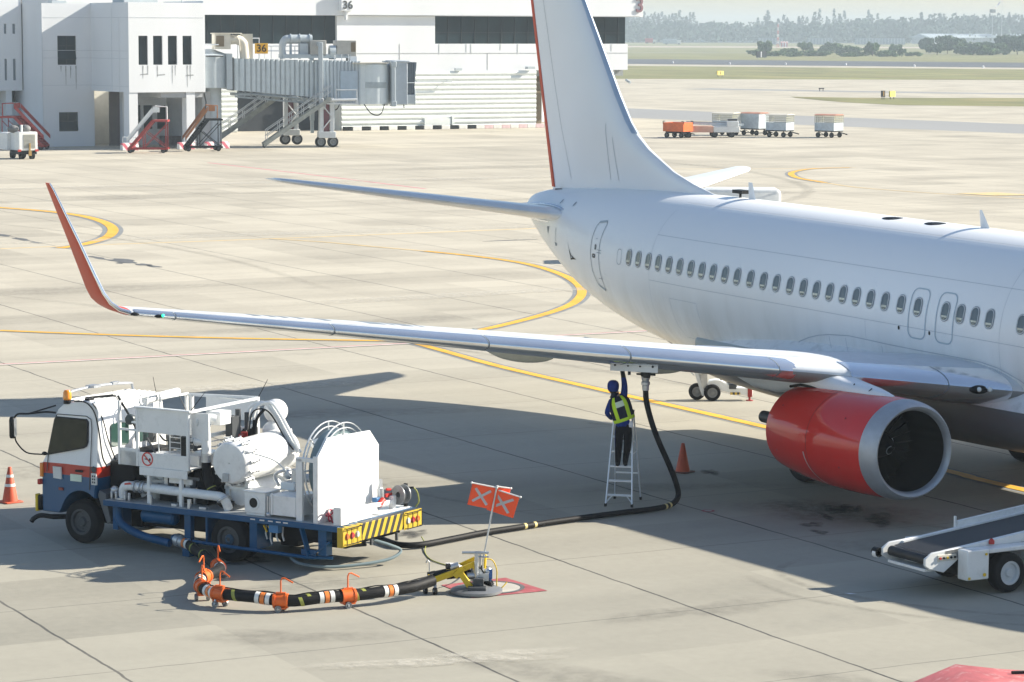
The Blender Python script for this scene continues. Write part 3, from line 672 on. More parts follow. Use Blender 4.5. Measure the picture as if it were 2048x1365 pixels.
def finline(pts, w=.014):
    A = []; B = []
    for x, z in pts:
        i = max(0, min(len(LEZ)-2, bisect.bisect([q[0] for q in LEZ], z)-1)); f = (z-LEZ[i][0])/(LEZ[i+1][0]-LEZ[i][0]); xl = LEZ[i][1]*(1-f)+LEZ[i+1][1]*f
        xt = -16.6 - .257*(z-4.91); c = xl-xt; a = (xl-x)/c; th = .115*min(1, 3.9/c)*min(1, .35+.65*max(0,(z-4.9)/1.6))
        yt = 5*(.2969*math.sqrt(max(a,0)) - .1260*a - .3516*a*a + .2843*a**3 - .1036*a**4)*c*th
        A.append((x+w/2, -yt-.005, z)); B.append((x-w/2, -yt-.005, z))
    m.loft([A, B], False)
finline([(-13.15-.02*i, 5.3 + .12*i) for i in range(10)]); finline([(-13.55-.012*i, 5.3 + .2*i) for i in range(8)])
finline([(-15.6 - .08*i, 5.2 + .25*i) for i in range(26)], .012)
m.build('fin_panel_seam', M['line'], fin, smooth=False)
m = MB(); m.box((-16.2,-.16,4.84),(-15.45,.16,4.91)); m.build('rudder_gap', M['black'], fin, smooth=False)
m = MB(); m.cyl((-17.5,0,4.37),(-17.68,0,4.37), .15, .13, 20); m.build('tail_exhaust', M['dkgrey'], jet)
m = MB(); m.prism([(-10.7,1.5),(-11.25,1.62),(-11.2,1.82),(-10.7,1.7)], (0,-.04,0), (1,0,0), (0,0,1), (0,.08,0)); m.build('tail_skid', M['dkgrey'], jet)
for x in (-13.6, -12.6):
    t, b, w, c = fus(x); mm = MB(); mm.prism([(x,b+.1),(x-.1,b-.12),(x-.16,b-.12),(x-.15,b+.1)], (0,-.01,0), (1,0,0), (0,0,1), (0,.02,0)); mm.build('drain_mast', M['dkgrey'], jet)
# wing-body fairing
m = MB(); rs = []
for t in arc(0, 1, 40):
    x = 6.6 - 13.8*t; k = max(.0, math.sin(PI*min(max(t,0.004),.996)))**.42
    w = 1.55 + .62*k; zb = 1.25 - .31*k; zt = 1.9 + 1.02*k*(1 - .25*max(0,(t-.5)*2)**2)
    rs.append([(x, w*math.copysign(abs(math.cos(a))**.7, math.cos(a)), (zt+zb)/2 + (zt-zb)/2*math.copysign(abs(math.sin(a))**.85, math.sin(a))) for a in [2*PI*j/48 for j in range(48)]])
m.loft(rs, True, True, True)
wf = m.build('wing_root_fairing', zband('belly_paint_and_shade', [(0,(.13,.13,.13)),(2.02,(.80,.81,.81))], rough=.45, coat=.1, dirt=.3), jet, angle=60)  # grey belly paint, with the shade under the wing put into its colour
m = MB(); strip(m, [(-3.16,2.43),(-2.85,2.56),(-2.48,2.68),(-2.1,2.77),(-1.71,2.83),(-.98,2.885),(-.3,2.875),(.4,2.86),(1.4,2.855),(2.37,2.86),(3.32,2.86),(3.9,2.80),(4.5,2.64),(5.2,2.35)], .02, .03)
for x, z0, z1 in ((-1.6,2.45,2.83),(-.9,2.45,2.88),(.35,2.42,2.86)): strip(m, [(x,z0),(x,z1)], .014, .17 if x > -1 else .1)
m.build('fairing_seam', M['fine'], jet, smooth=False)
# landing lamp in the wing root
m = MB(); m.sphere((4.07, -2.42, 2.44), .24, 16, 10, (.62,1,.40)); ll = m.build('landing_lamp', M['black'], jet)
for y, x in ((-2.33,4.27),(-2.52,4.18)): m = MB(); m.sphere((x, y, 2.45), .05, 10, 8); m.build('lamp_bulb', M['lens'], ll)
# engines
for s in (-1, 1):
    cy, cz, X0 = s*4.83, 1.54, 5.22
    def nring(dx, r, n=56):
        k = min(1, max(0, dx/1.2)); zu = 1 - .09*k; zl = .97 - .03*k; wy = 1.0 + .03*k
        droop = 0
        return [(X0 - dx, cy + r*wy*math.cos(2*PI*j/n), cz + r*math.sin(2*PI*j/n)*(zu if math.sin(2*PI*j/n) > 0 else zl) + droop) for j in range(n)]
    outer = [(.38,.982),(.6,1.005),(1.0,1.035),(1.5,1.055),(2.0,1.055),(2.5,1.035),(3.0,.995),(3.3,.957),(3.47,.927),(3.48,.90),(3.1,.89)]
    m = MB(); m.loft([nring(a, b) for a, b in outer]); eng = m.build('engine_cowl', M['red'], jet, angle=50)
    lip = [(.385,.984),(.25,.965),(.12,.935),(.04,.90),(0,.86),(.02,.825),(.07,.795),(.13,.78)]
    m = MB(); m.loft([nring(a, b) for a, b in lip]); m.build('inlet_lip', M['lip'], eng, angle=70)
    m = MB(); m.loft([nring(a, b) for a, b in [(.13,.78),(.25,.762),(.4,.752),(.6,.75),(.9,.765),(1.2,.775),(1.22,.3)]]); m.build('inlet_duct', M['duct'], eng, angle=50)
    for q in range(24):
        a = 2*PI*q/24; m = MB(); P = []
        for r_, tw in ((.25,.15),(.5,.55),(.755,.95)):
            for e_ in (-1, 1):
                da = e_*.10*math.cos(tw)*(.28/r_)**.45; P.append((X0-1.12 + e_*.09*math.sin(tw+.35), cy + r_*math.cos(a+da), cz + r_*math.sin(a+da)))
        m.add(P, [(0,1,3,2),(2,3,5,4)]); m.build('fan_blade', M['fan'], eng)
    m = MB(); m.lathe([(0,.01),(-.08,.08),(-.22,.17),(-.42,.25),(-.5,.26)], (X0-.62, cy, cz), (1,0,0), 24); sp = m.build('spinner', M['fan'], eng)
    m = MB(); pts = [(X0-.62-.05-.35*t*.9+.02, cy + (.05+.19*t)*math.cos(2.6+4.2*t), cz + (.05+.19*t)*math.sin(2.6+4.2*t)) for t in arc(0,1,14)]; m.tube(pts, .009, 6); m.build('spinner_swirl', M['strut'], sp)
    m = MB(); m.lathe([(.6,.8),(.2,.68),(0,.60),(-.35,.48),(-.6,.40),(-.61,.37),(-.2,.36)], (X0-3.55, cy, cz), (1,0,0), 32); m.build('exhaust_nozzle', M['dkgrey'], eng)
    m = MB(); m.lathe([(.3,.30),(0,.24),(-.3,.15),(-.42,.13),(-.85,.12),(-.86,.01)], (X0-4.1, cy, cz), (1,0,0), 24); m.build('exhaust_plug', M['dkgrey'], eng)
    def nsurf(dx, r, a, o=.006):
        k = min(1, max(0, dx/1.2)); zu = 1-.09*k; zl = .97-.03*k; wy = 1+.03*k; rr_ = r+o
        return (X0-dx, cy + rr_*wy*math.cos(a), cz + rr_*math.sin(a)*(zu if math.sin(a) > 0 else zl))
    def rad(dx):
        for (a, b), (c, d_) in zip(outer, outer[1:]):
            if a <= dx <= c: return b + (d_-b)*(dx-a)/(c-a)
        return outer[0][1]
    m = MB()   # curved drain seam low on the cowl
    a0 = PI if s < 0 else 0
    A = []; B = []
    for t in arc(0, 1, 14):
        a = PI + s*(-1)*0 + (R(12) + R(52)*t) if s < 0 else -(R(12)+R(52)*t); dx = 2.05 - .05*t - .18*t*t; w = .018*(1-.6*t)
        A.append(nsurf(dx-w, rad(dx), a, .008)); B.append(nsurf(dx+w, rad(dx), a, .008))
    m.loft([A, B], False); m.build('cowl_seam', pm('pale_seal', (.62,.42,.40), .5), eng, smooth=False)
    m = MB()
    for dx in (1.95,):
        A = [nsurf(dx-.006, rad(dx), 2*PI*j/56, .003) for j in range(57)]; B = [nsurf(dx+.006, rad(dx), 2*PI*j/56, .003) for j in range(57)]; m.loft([A, B], False)
    for a in (PI*.80, PI*1.12):
        a = a if s < 0 else PI - a
        for d0 in (1.0, 3.1): m.sphere(nsurf(d0, rad(d0), a, -.005), .018, 6, 4)
    m.build('cowl_panel_gap', pm('dark_red_gap', (.16,.006,.006), .5), eng, smooth=False)
    # pylon
    rs = []
    for x, zt, zb, w in ((4.55,2.52,2.38,.03),(4.3,2.56,2.35,.11),(4.0,2.60,2.3,.19),(3.5,2.64,2.3,.27),(3.0,2.69,2.3,.32),(2.4,2.74,2.3,.34),(1.6,2.8,2.2,.32),(.8,2.8,2.1,.23),(0,2.85,2.1,.19),(-1,2.8,2.3,.14),(-2.2,2.7,2.5,.05)):
        rs.append([(x, cy + w*math.copysign(abs(math.cos(a))**.75, math.cos(a)), (zt+zb)/2 + (zt-zb)/2*math.copysign(abs(math.sin(a))**.8, math.sin(a))) for a in [2*PI*j/24 for j in range(24)]])
    m = MB(); m.loft(rs, True, True, True); py = m.build('pylon', M['air'], jet, angle=50)
    m = MB(); m.tube([(4.05,cy+s*.14,2.60),(3.97,cy+s*.165,2.53)], .010, 6); m.tube([(3.55,cy+s*.18,2.63),(3.5,cy+s*.2,2.53)], .012, 6); m.build('pylon_latch', M['black'], py)
    m = MB(); m.tube([(3.35,cy+s*.22,2.43),(2.7,cy+s*.28,2.44),(2.0,cy+s*.34,2.42),(1.75,cy+s*.4,2.36)], .028, 6); m.build('pylon_gap', M['black'], py)
# landing gear
def wheel(parent, x, y, z, r, w, side, hub='rim', tyre_r=.6):
    t = MB(); t.lathe([(-w/2, r*tyre_r),(-w/2, r*.86),(-w*.42, r*.95),(-w*.25, r),(w*.25, r),(w*.42, r*.95),(w/2, r*.86),(w/2, r*tyre_r)], (x, y, z), (0,1,0), 36)
    tw_ = t.build('wheel', M['tyre'], parent, angle=30)
    h = MB(); h.lathe([(-w*.44,.001),(-w*.44, r*.18),(-w*.28, r*.24),(-w*.26,r*.45),(-w*.46, r*.5),(-w*.46, r*tyre_r+.01),(w*.46, r*tyre_r+.01),(w*.46, r*.5),(w*.26,r*.45),(w*.28, r*.24),(w*.44, r*.18),(w*.44,.001)], (x, y, z), (0,1,0), 28)
    for q in range(8):
        a = 2*PI*q/8
        for e_ in (-1, 1): h.cyl((x + r*.34*math.cos(a), y + e_*w*.24, z + r*.34*math.sin(a)), (x + r*.34*math.cos(a), y + e_*w*.31, z + r*.34*math.sin(a)), r*.04, None, 6)
    h.build('rim', M[hub], tw_, angle=30)
    return tw_
for s in (-1, 1):
    g = MB(); g.T = Matrix.Translation((-.35,0,0)); g.cyl((0, s*2.86, .55), (-.1, s*2.75, 2.3), .11, .13); g.tube([(0, s*2.2, .56),(0, s*3.5, .56)], .09, 12); g.tube([(0, s*2.8, 1.3),(.2, s*1.8, 2.1)], .05, 8); g.tube([(-.1,s*2.86,.6),(-.38,s*2.86,.95),(-.12,s*2.84,1.3)], .035, 6)
    gr = g.build('main_gear', M['strut'], jet)
    gd = MB(); gd.box((-.85, s*3.0, 1.15),(.1, s*3.06, 2.3)); gd.build('gear_door', M['wingunder'], gr, bevel=.01)
    for yy in (2.45, 3.30): wheel(gr, -.35, s*yy, .56, .56, .38, s)
g = MB(); g.cyl((15.6,0,.4),(15.5,0,1.7), .09); g.tube([(15.6,-.25,.36),(15.6,.25,.36)], .05); gr = g.build('nose_gear', M['strut'], jet)
for yy in (-.22,.22): wheel(gr, 15.6, yy, .35, .35, .2, 1)
# refuelling panel hanging open under the leading edge
m = MB(); m.T = Matrix.Translation((.56,-8.62,2.72)) @ Matrix.Rotation(R(43), 4, 'Z')
m.box((0,-.012,0),(.95,.012,.27)); fp = m.build('refuelling_panel', M['wingtop'], jet, bevel=.004)
m = MB(); m.T = Matrix.Translation((.56,-8.62,2.72)) @ Matrix.Rotation(R(43), 4, 'Z')
for x in (.10,.36,.60,.85): m.box((x-.012,-.03,.10),(x+.012,-.012,.16)); m.cyl((x,-.03,.115),(x,-.012,.115), .022, None, 8)
m.build('panel_latch', M['black'], fp)
m = MB(); m.cyl((.98,-8.05,2.60),(.98,-8.05,2.80), .07); m.tube([(.85,-8.17,2.66),(1.1,-7.93,2.66)], .02, 6); m.cyl((.74,-8.3,2.64),(.74,-8.3,2.72), .03); m.build('refuelling_port', M['black'], jet)
# registration on the wing: broken grey strokes seen edge-on
m = MB()
for y0, y1 in ((14.82,14.66),(14.50,14.40),(14.28,14.18),(14.0,13.9),(13.55,13.42),(12.75,12.45),(12.15,11.95),(11.80,11.75),(12.33,12.28)):
    for fr0, fr1 in ((.30,.55),):
        q0 = wring(-1, y0); q1 = wring(-1, y1); i0 = min(range(21), key=lambda k: abs(FO[k][0]-fr0)); i1 = min(range(21), key=lambda k: abs(FO[k][0]-fr1))
        m.loft([[Vector(q0[i]) + Vector((0,0,.005)) for i in range(i1, i0+1)], [Vector(q1[i]) + Vector((0,0,.005)) for i in range(i1, i0+1)]], False)
m.build('registration_mark', M['line'], jet, smooth=False)
# ------------------------------------------------------------------ hydrant dispenser truck (local x forward, y left, z up)
trk = thing('fuel_truck', 'white and blue aircraft refuelling truck with pump tank and hose reel standing beside the wing', 'truck', (2.13,-17.31,0), 209.1)
def part(name, mb, mat, parent=None, **k): return mb.build(name, mat, parent or trk, **k)
m = MB()
for y in (-.78,-1.58): m.box((-2.2,y-.05,.50),(4.0,y+.05,.70))
for x in (-1.9,-.9,.6,1.8,3.0): m.box((x-.05,-1.53,.52),(x+.05,-.83,.68))
m.box((2.4,-1.7,.3),(3.9,-.6,.6)); m.box((.5,-2.1,.36),(2.3,-.55,.742)); m.box((-2.2,-2.1,.42),(-.5,-.5,.742)); m.cyl((-.4,-1.18,.38),(-.4,-1.18,.6),.16); m.tube([(0,-.2,.38),(0,-2.2,.38)],.07,10); m.tube([(3.33,-.2,.40),(3.33,-2.2,.40)],.06,10)  # two dark inner boxes added to keep the space below the deck dark
m.tube([(0,-1.18,.4),(2.4,-1.18,.5)],.05,8)
part('chassis', m, M['chassis'])
m = MB(); m.box((-2.34,-2.37,.745),(2.79,0,.846)); dk = part('deck', m, M['tblue'], bevel=.01)
m = MB(); m.box((-2.30,-2.34,.846),(2.76,-.03,.852)); part('deck_plate', m, M['deck'], dk, smooth=False)
m = MB()
for x in (-1.15,-.98,-.80,-.60,-1.3): m.box((x,.001,.80),(x+.10,.004,.822))
part('deck_marking', m, M['whline'], dk, smooth=False)
# cab
prof = [(4.26,.50),(4.27,.80),(4.26,1.2),(4.24,1.42),(4.14,1.60),(4.0,2.24),(3.93,2.40),(3.8,2.50),(3.5,2.575),(3.2,2.585),(3.03,2.53),(2.96,2.42),(2.94,1.7),(2.94,1.32),(3.0,1.0)]
arch = [(3.33+.50*math.cos(R(a)), .42+.53*math.sin(R(a))) for a in arc(128, 20, 12)] + [(3.87,.50)]
full = prof + arch
def cabp(u, w, ins, y): 
    t = .10*max(0, (w-1.42)/1.1); cx, cz = 3.6, 1.5
    return (cx + (u-cx)*(1-ins), y, cz + (w-cz)*(1-ins*.7)), t
rings = []
for y, ins, k in ((-.05,.035,1),(-.085,.008,1),(-.13,0,1),(-1.97,0,-1),(-2.015,.008,-1),(-2.05,.035,-1)):
    rg = []
    for u, w in full:
        (a, b, c), t = cabp(u, w, ins, y); rg.append((a, b - t*k*max(0, 1-0), c))
    rings.append(rg)
cabpaint = zband('cab_band_paint', [(0,(.002,.075,.18)),(1.21,(.46,.03,.014)),(1.41,(.76,.77,.77))], coat=.15, dirt=.08)
m = MB(); m.loft(rings, True, True, True); cab = part('cab', m, cabpaint, angle=35)
def side(u, w, o=.0):   # point on the left cab side
    return (u, -.047 + o - .10*max(0, (w-1.42)/1.1), w)
door = MB()
def outl(pts, r=.008, o=.004, closed=True): door.tube([side(u, w, o) for u, w in pts], r, 5, closed)
outl([(4.13,1.24),(4.10,1.55),(3.98,2.22),(3.93,2.30),(3.25,2.31),(3.14,2.26),(3.11,2.1),(3.12,1.2),(3.13,.99)], closed=False)
dr = part('door', door, M['dkgrey'], cab)
def quad_side(pts, o): 
    q = MB(); q.prism([(0,0)], (0,0,0),(1,0,0),(0,0,1),(0,0,0)) if False else None
    a = [side(u, w, o) for u, w in pts]; b = [side(u, w, o-.03) for u, w in pts]; n = len(pts)
    q.add(a + b, [tuple(range(n)), tuple(range(n, 2*n))[::-1]] + [(i, (i+1) % n, n+(i+1) % n, n+i) for i in range(n)]); return q
wpts = [(4.10,1.57),(3.98,2.19),(3.94,2.235),(3.27,2.235),(3.225,2.19),(3.215,1.86),(3.24,1.79),(3.30,1.755)]
part('door_window_rubber', quad_side([(4.125,1.545),(3.995,2.21),(3.95,2.26),(3.25,2.26),(3.20,2.21),(3.19,1.85),(3.22,1.77),(3.29,1.73)], .006), M['black'], dr, smooth=False)
part('door_window', quad_side(wpts, .010), pm('cab_window_glass', (.022,.022,.010), .2, var=.5, scale=2, spec=.25), dr, smooth=False)
m = MB(); m.box((3.28,-.05,1.295),(3.45,-.025,1.335)); part('door_handle', m, M['black'], dr, bevel=.008)
q = quad_side([(3.98,1.14),(3.99,1.35),(3.80,1.35),(3.79,1.13)], .004); q.m = [0]*len(q.m); part('white_notice', q, M['whline'], dr, smooth=False)
part('white_notice', quad_side([(3.58,1.12),(3.58,1.245),(3.32,1.245),(3.32,1.12)], .004), M['panelw'], dr, smooth=False)
part('door_sticker', quad_side([(3.09,1.09),(3.09,1.30),(2.97,1.30),(2.97,1.09)], .004), M['whline'], cab, smooth=False)
q = MB()
for i in range(3):
    for j in range(2): q.box((3.08-.04-.045*j,-.045,1.12+.055*i),(3.08-.01-.045*j,-.040,1.155+.055*i))
q.lathe([(0,.001),(.003,.055),(.0,.06)], (3.03,-.043,1.37),(0,1,0),14)
part('sticker_print', q, M['dkgrey'], cab, smooth=False)
# windscreen and rear windows, grille, lamps
m = MB(); A = [(4.150,y,1.62) for y in (-.22,-1.88)]; B = [(4.012,y,2.30) for y in (-1.83,-.27)]; m.add(A + B, [(0,1,2,3)]); m.add([(x-.03,y,z) for x,y,z in A + B], [(3,2,1,0)])
part('windscreen', m, M['glass'], cab, smooth=False)
for y0, y1 in ((-.42,-.92),(-1.12,-1.62)):
    m = MB(); m.prism(rrect((y0+y1)/2, 1.95, abs(y1-y0), .42, .07), (2.925,0,0), (0,1,0), (0,0,1), (.03,0,0)); part('rear_window', m, pm('greenish_cab_glass', (.03,.07,.06), .08, coat=.6), cab, smooth=False)
m = MB()
for y in (-.07,-1.95): m.box((4.21,y-.06,1.14),(4.275,y+.06,1.40))
part('indicator', m, pm('amber_lens', (.75,.22,.02), .25, coat=.5), cab, bevel=.015)
m = MB()
for y in (-.03,-2.07): m.box((4.24,y-.05,1.0),(4.31,y+.05,1.10))
part('marker_lamp', m, M['redpaint'], cab, bevel=.015)
m = MB(); m.box((4.24,-2.05,.52),(4.36,-.02,.80)); part('front_bumper', m, M['chassis'], bevel=.03)
m = MB(); m.box((4.33,-.10,.50),(4.385,-.0,.82)); part('bumper_end', m, M['yellow'], bevel=.015)
m = MB(); m.box((3.75,-.055,.93),(3.85,-.035,.98)); part('side_lamp', m, pm('dark_red_lens',(.25,.03,.02),.3), cab)
m = MB(); m.tube(cr([(4.1,-.15,.40),(4.3,-.05,.42),(4.42,.0,.36),(4.46,.02,.30)],5), .045, 10); m.tube([(3.6,-.4,.42),(4.1,-.15,.40)],.05,10); part('exhaust_pipe', m, M['black'])
m = MB()
for i in range(7): m.tube([(3.1+.12*i,-.18,2.575 - (.02 if i>5 else 0)),(3.1+.12*i,-1.9,2.575 - (.02 if i>5 else 0))], .014, 6)
part('roof_rib', m, M['tw'], cab)
m = MB(); m.tube(cr([(3.72,-.18,2.53),(3.72,-.2,2.66),(3.7,-.3,2.72),(3.66,-1.0,2.75),(3.6,-1.75,2.72),(3.6,-1.85,2.66),(3.6,-1.87,2.53)],4), .026, 8); m.box((3.55,-.9,2.735),(3.75,-.7,2.78)); m.box((3.6,-1.5,2.73),(3.68,-1.3,2.78)); part('roof_bar', m, M['steel'], cab)
m = MB(); m.lathe([(0,.055),(.03,.08),(.15,.075),(.19,.05),(.195,.001)], (3.72,-.16,2.56),(0,0,1),20); bc = part('beacon', m, pm('amber_beacon',(.85,.28,.01),.2,coat=.6), cab)
m = MB(); m.cyl((3.72,-.16,2.50),(3.72,-.16,2.57),.07); part('beacon_base', m, M['black'], bc)
m = MB(); m.tube(cr([(3.55,-.15,2.56),(3.3,-.12,2.57),(3.13,-.1,2.50),(3.0,-.08,2.35),(2.93,-.10,2.0),(2.9,-.14,1.6),(2.88,-.25,1.4)],5), .014, 6); m.tube(cr([(3.1,-.12,2.56),(2.95,-.2,2.3),(2.9,-.3,1.9),(2.9,-.5,1.5)],5), .012, 6)
m.tube([(3.4,-.5,2.6),(3.2,-.9,2.6)], .016, 6); m.tube([(3.5,-.4,2.6),(3.35,-1.0,2.6)], .012, 6); m.box((3.25,-.35,2.58),(3.35,-.2,2.62)); part('cab_cable', m, M['black'], cab)
m = MB(); m.tube(cr([(3.98,-.14,2.32),(4.10,.0,2.34),(4.40,.12,2.30),(4.62,.16,2.28),(4.72,.17,2.18)],5), .018, 7); m.tube([(4.40,.12,2.30),(3.99,-.16,2.45)], .014, 6); m.tube(cr([(4.70,.17,1.9),(4.66,.15,1.75),(4.5,.08,1.58),(4.28,-.03,1.55),(4.16,-.06,1.56)],5), .014, 6); m.sphere((4.18,-.05,1.57),.06,10,6,(1,.7,.6)); ma = part('mirror_arm', m, M['black'], cab)
m = MB(); m.T = Matrix.Translation((4.74,.17,2.03)) @ Matrix.Rotation(R(25),4,'Z'); m.prism(rrect(0,0,.20,.40,.07), (-.05,0,0), (0,1,0), (0,0,1), (.09,0,0)); mr = part('mirror', m, M['black'], ma, bevel=.02)
m = MB(); m.T = Matrix.Translation((4.74,.17,2.03)) @ Matrix.Rotation(R(25),4,'Z'); m.prism(rrect(0,0,.16,.35,.06), (-.056,0,0), (0,1,0), (0,0,1), (.004,0,0)); part('mirror_glass', m, M['polish'], mr, smooth=False)
m = MB(); m.prism([(2.94,1.0),(2.80,.95),(2.68,.45),(2.76,.40),(2.86,.62),(2.97,.9)], (0,-.38,0),(1,0,0),(0,0,1),(0,.3,0)); part('mudguard', m, pm('grey_plastic',(.10,.105,.11),.6), None, bevel=.01)
m = MB(); m.box((2.50,-.45,.32),(2.62,-.06,.74)); part('step', m, M['tblue'], None, bevel=.01)
m = MB(); m.box((2.35,-1.95,.85),(2.92,-.35,1.5)); m.box((2.5,-1.7,1.5),(2.9,-.6,1.65)); part('engine_cover', m, M['chassis'], None, bevel=.04)
for x, y, dual in ((3.33,-.14,0),(3.33,-2.0,0),(0,-.13,0),(0,-.40,0),(0,-1.92,0),(0,-2.19,0)):
    wheel(trk, x, y, .395, .395, .235, 1, 'dkgrey')
m = MB(); m.lathe([(0,.001),(.05,.05),(.02,.09),(-.05,.1)], (0,-.06,.395),(0,1,0),16); part('hub_cap', m, pm('blue_hub',(.015,.06,.11),.5), None)
m = MB()
for x0, x1 in ((.46,.50),(-.62,-.46)): m.box((x0,-.5,.28),(x1,-.02,.76))
part('wheel_splash_plate', m, M['tblue'], None, bevel=.01)
m = MB(); m.box((-1.0,-2.2,.26),(-.62,-.7,.74)); m.box((.55,-1.9,.3),(1.25,-.9,.7)); part('underbody_locker', m, M['chassis'], None, bevel=.02)
m = MB()
for x, h in ((-.72,.1),(-.82,.02),(-.95,.08),(-1.08,.1)): m.tube([(x,-.16,.70),(x+.01,-.16,.45+h),(x-.03,-.15,.36+h)], .016, 6)
part('drain_tap', m, M['steel'], None)
m = MB()
for x in (-.70,-.80): m.tube([(x,-.12,.70),(x-.08,-.10,.60)], .018, 6)
part('yellow_tap', m, M['yellow'], None)
m = MB(); m.box((-1.05,-.2,.60),(-.85,-.05,.74)); part('blue_valve_box', m, pm('light_blue_box',(.05,.20,.42),.5), None, bevel=.01)
# blue air tank, intake pipe, side guard
m = MB(); m.lathe([(0,.001),(.01,.09),(.05,.13),(.72,.13),(.76,.09),(.77,.001)], (1.28,-.22,.62),(1,0,0),24); part('air_tank', m, M['tblue'], None)
m = MB(); m.tube(cr([(2.52,-.25,.95),(2.55,-.14,.72),(2.50,-.11,.50),(2.32,-.1,.37),(2.0,-.1,.27),(1.6,-.1,.215),(1.35,-.1,.19)],6), .075, 14); part('intake_pipe', m, M['tblue'], None)
m = MB(); m.box((.86,-.18,.25),(1.0,-.06,.745)); m.box((.86,-.24,.0),(1.02,-.02,.26)); part('pipe_support', m, M['tblue'], None, bevel=.01)
m = MB(); m.tube([(.95,-.03,.29),(0,-.02,.275),(-1.7,-.02,.255),(-2.1,-.2,.26)], .032, 8); m.beam((-1.55,-.06,.74),(-1.72,-.04,.28),.10,.03); m.beam((-1.78,-.05,.3),(-2.1,-.12,.55),.06,.03); m.box((-2.05,-.25,.30),(-1.88,-.08,.745)); m.beam((-1.55,-.05,.34),(-1.85,-.05,.34),.03,.1); part('side_guard', m, M['tblue'], None)
m = MB(); m.tube(cr([(-1.8,-.3,.5),(-2.1,-.5,.42),(-2.3,-.9,.40)],5), .03, 7); m.box((-2.3,-.9,.42),(-1.9,-.3,.5)); part('tow_fitting', m, M['chassis'], None)
# main pipe along the side
m = MB(); m.tube(cr([(2.50,-.22,.86),(2.50,-.22,1.02),(2.44,-.22,1.10),(2.32,-.22,1.115)],5) + [Vector((2.05,-.22,1.115)), Vector((.42,-.22,1.10))] + cr([(.42,-.22,1.10),(.30,-.22,1.09),(.22,-.24,1.02),(.20,-.3,.88)],5)[1:], .083, 18); pp_ = part('side_pipe', m, M['tw'], None)
m = MB()
for x in (2.18,2.06,1.98): m.cyl((x,-.22,1.115),(x+.03,-.22,1.115),.115)
m.cyl((2.5,-.22,.86),(2.5,-.22,.89),.13); m.cyl((.24,-.22,1.05),(.26,-.22,1.08),.12); part('pipe_flange', m, M['steel'], pp_)
m = MB(); m.prism([(2.40,1.165),(2.28,1.19),(2.24,1.16),(2.40,1.135)], (0,-.145,0),(1,0,0),(0,0,1),(0,.01,0)); part('red_flash', m, M['redpaint'], pp_, smooth=False)
m = MB()
for x in (2.68,2.58,2.38,2.28): m.cyl((x,-.12,.86),(x,-.12,.97),.025,None,8); m.sphere((x,-.12,.98),.03,8,6)
m.tube([(2.72,-.15,.88),(2.72,-.15,1.05),(2.62,-.15,1.08),(2.6,-.15,.92)], .014, 6); m.sphere((2.66,-.18,1.02),.075,10,8); m.box((1.2,-.2,.852),(1.32,-.1,.90)); m.box((.55,-.2,.852),(.7,-.1,.90)); m.box((1.72,-.1,.852),(1.76,-.05,1.02)); m.box((.86,-.1,.852),(.92,-.05,1.02)); part('deck_fitting', m, M['steel'], None, bevel=.006)
m = MB(); m.sphere((2.15,-.7,1.28),.16,14,10); m.cyl((2.15,-.7,.85),(2.15,-.7,1.2),.12); m.cyl((2.15,-.7,1.4),(2.15,-.7,1.5),.05); m.cyl((1.95,-.7,1.28),(2.35,-.7,1.28),.09); part('pump_valve', m, M['tw'], None)
m = MB(); m.box((.8,-1.9,.852),(1.9,-.5,1.05)); m.cyl((1.75,-.9,1.2),(.95,-.9,1.2),.15); m.cyl((1.75,-1.4,1.15),(.95,-1.4,1.15),.2); part('pump_unit', m, M['chassis'], None, bevel=.02)
m = MB()
for i in range(6): m.cyl((1.1+.12*i,-.5-.05*(i%3),.86),(1.1+.12*i,-.5-.05*(i%3),1.08),.03,None,8)
m.tube([(.95,-.42,1.32),(1.75,-.42,1.32)],.03,8); m.box((1.55,-.5,1.15),(1.63,-.3,1.35)); m.box((1.05,-.5,1.12),(1.15,-.3,1.3)); part('manifold', m, M['steel'], None)
# lift platform
pl = MB()
pl.box((.98,-.17,1.50),(2.53,-.14,1.76)); pl.box((2.10,-.17,1.50),(2.53,-.14,1.78)); pl.box((.94,-.175,2.12),(2.12,-.14,2.56))
for x in (2.51,2.10,.97): pl.box((x-.025,-.18,1.5),(x+.025,-.13,2.64 if x > 2.4 else 2.57))
for z in (1.79,2.14,2.28): pl.box((2.1,-.17,z-.02),(2.53,-.14,z+.02))
pl.box((.9,-.21,2.545),(2.16,-.11,2.575)); pl.box((.98,-2.02,1.50),(2.53,-.17,1.53)); pl.box((.98,-.155,1.35),(2.05,-.125,1.50)); pl.box((.95,-2.03,1.53),(.98,-1.2,1.76))
lp = part('lift_platform', pl, M['tw'], None, bevel=.006)
m = MB(); m.box((.8,-2.03,2.18),(2.0,-2.0,2.55)); m.box((2.30,-2.03,1.5),(2.36,-1.97,2.58)); m.box((.80,-2.03,1.5),(.86,-1.97,2.62)); part('far_side_panel', m, M['tw'], lp)
m = MB(); R_ = [(2.4,-2.0,2.56),(.82,-2.0,2.61)]; m.beam(R_[0], R_[1], .05, .05); m.beam((.92,-.16,2.555),(.80,-2.0,2.61), .05, .045); m.beam((2.42,-2.0,2.58),(2.42,-1.2,2.58),.04,.04); m.beam((.95,-.2,2.05),(.82,-2.0,2.12),.045,.06); m.beam((2.5,-.16,2.63),(2.5,-1.3,2.66),.035,.035); m.beam((2.5,-1.3,2.66),(2.5,-1.3,2.3),.035,.035); m.beam((2.45,-2,2.58),(2.45,-2,1.5),.05,.05)
for x in (1.2,1.45,1.7): m.tube([(x,-.25,1.76),(x,-.25,2.12)], .012, 5)
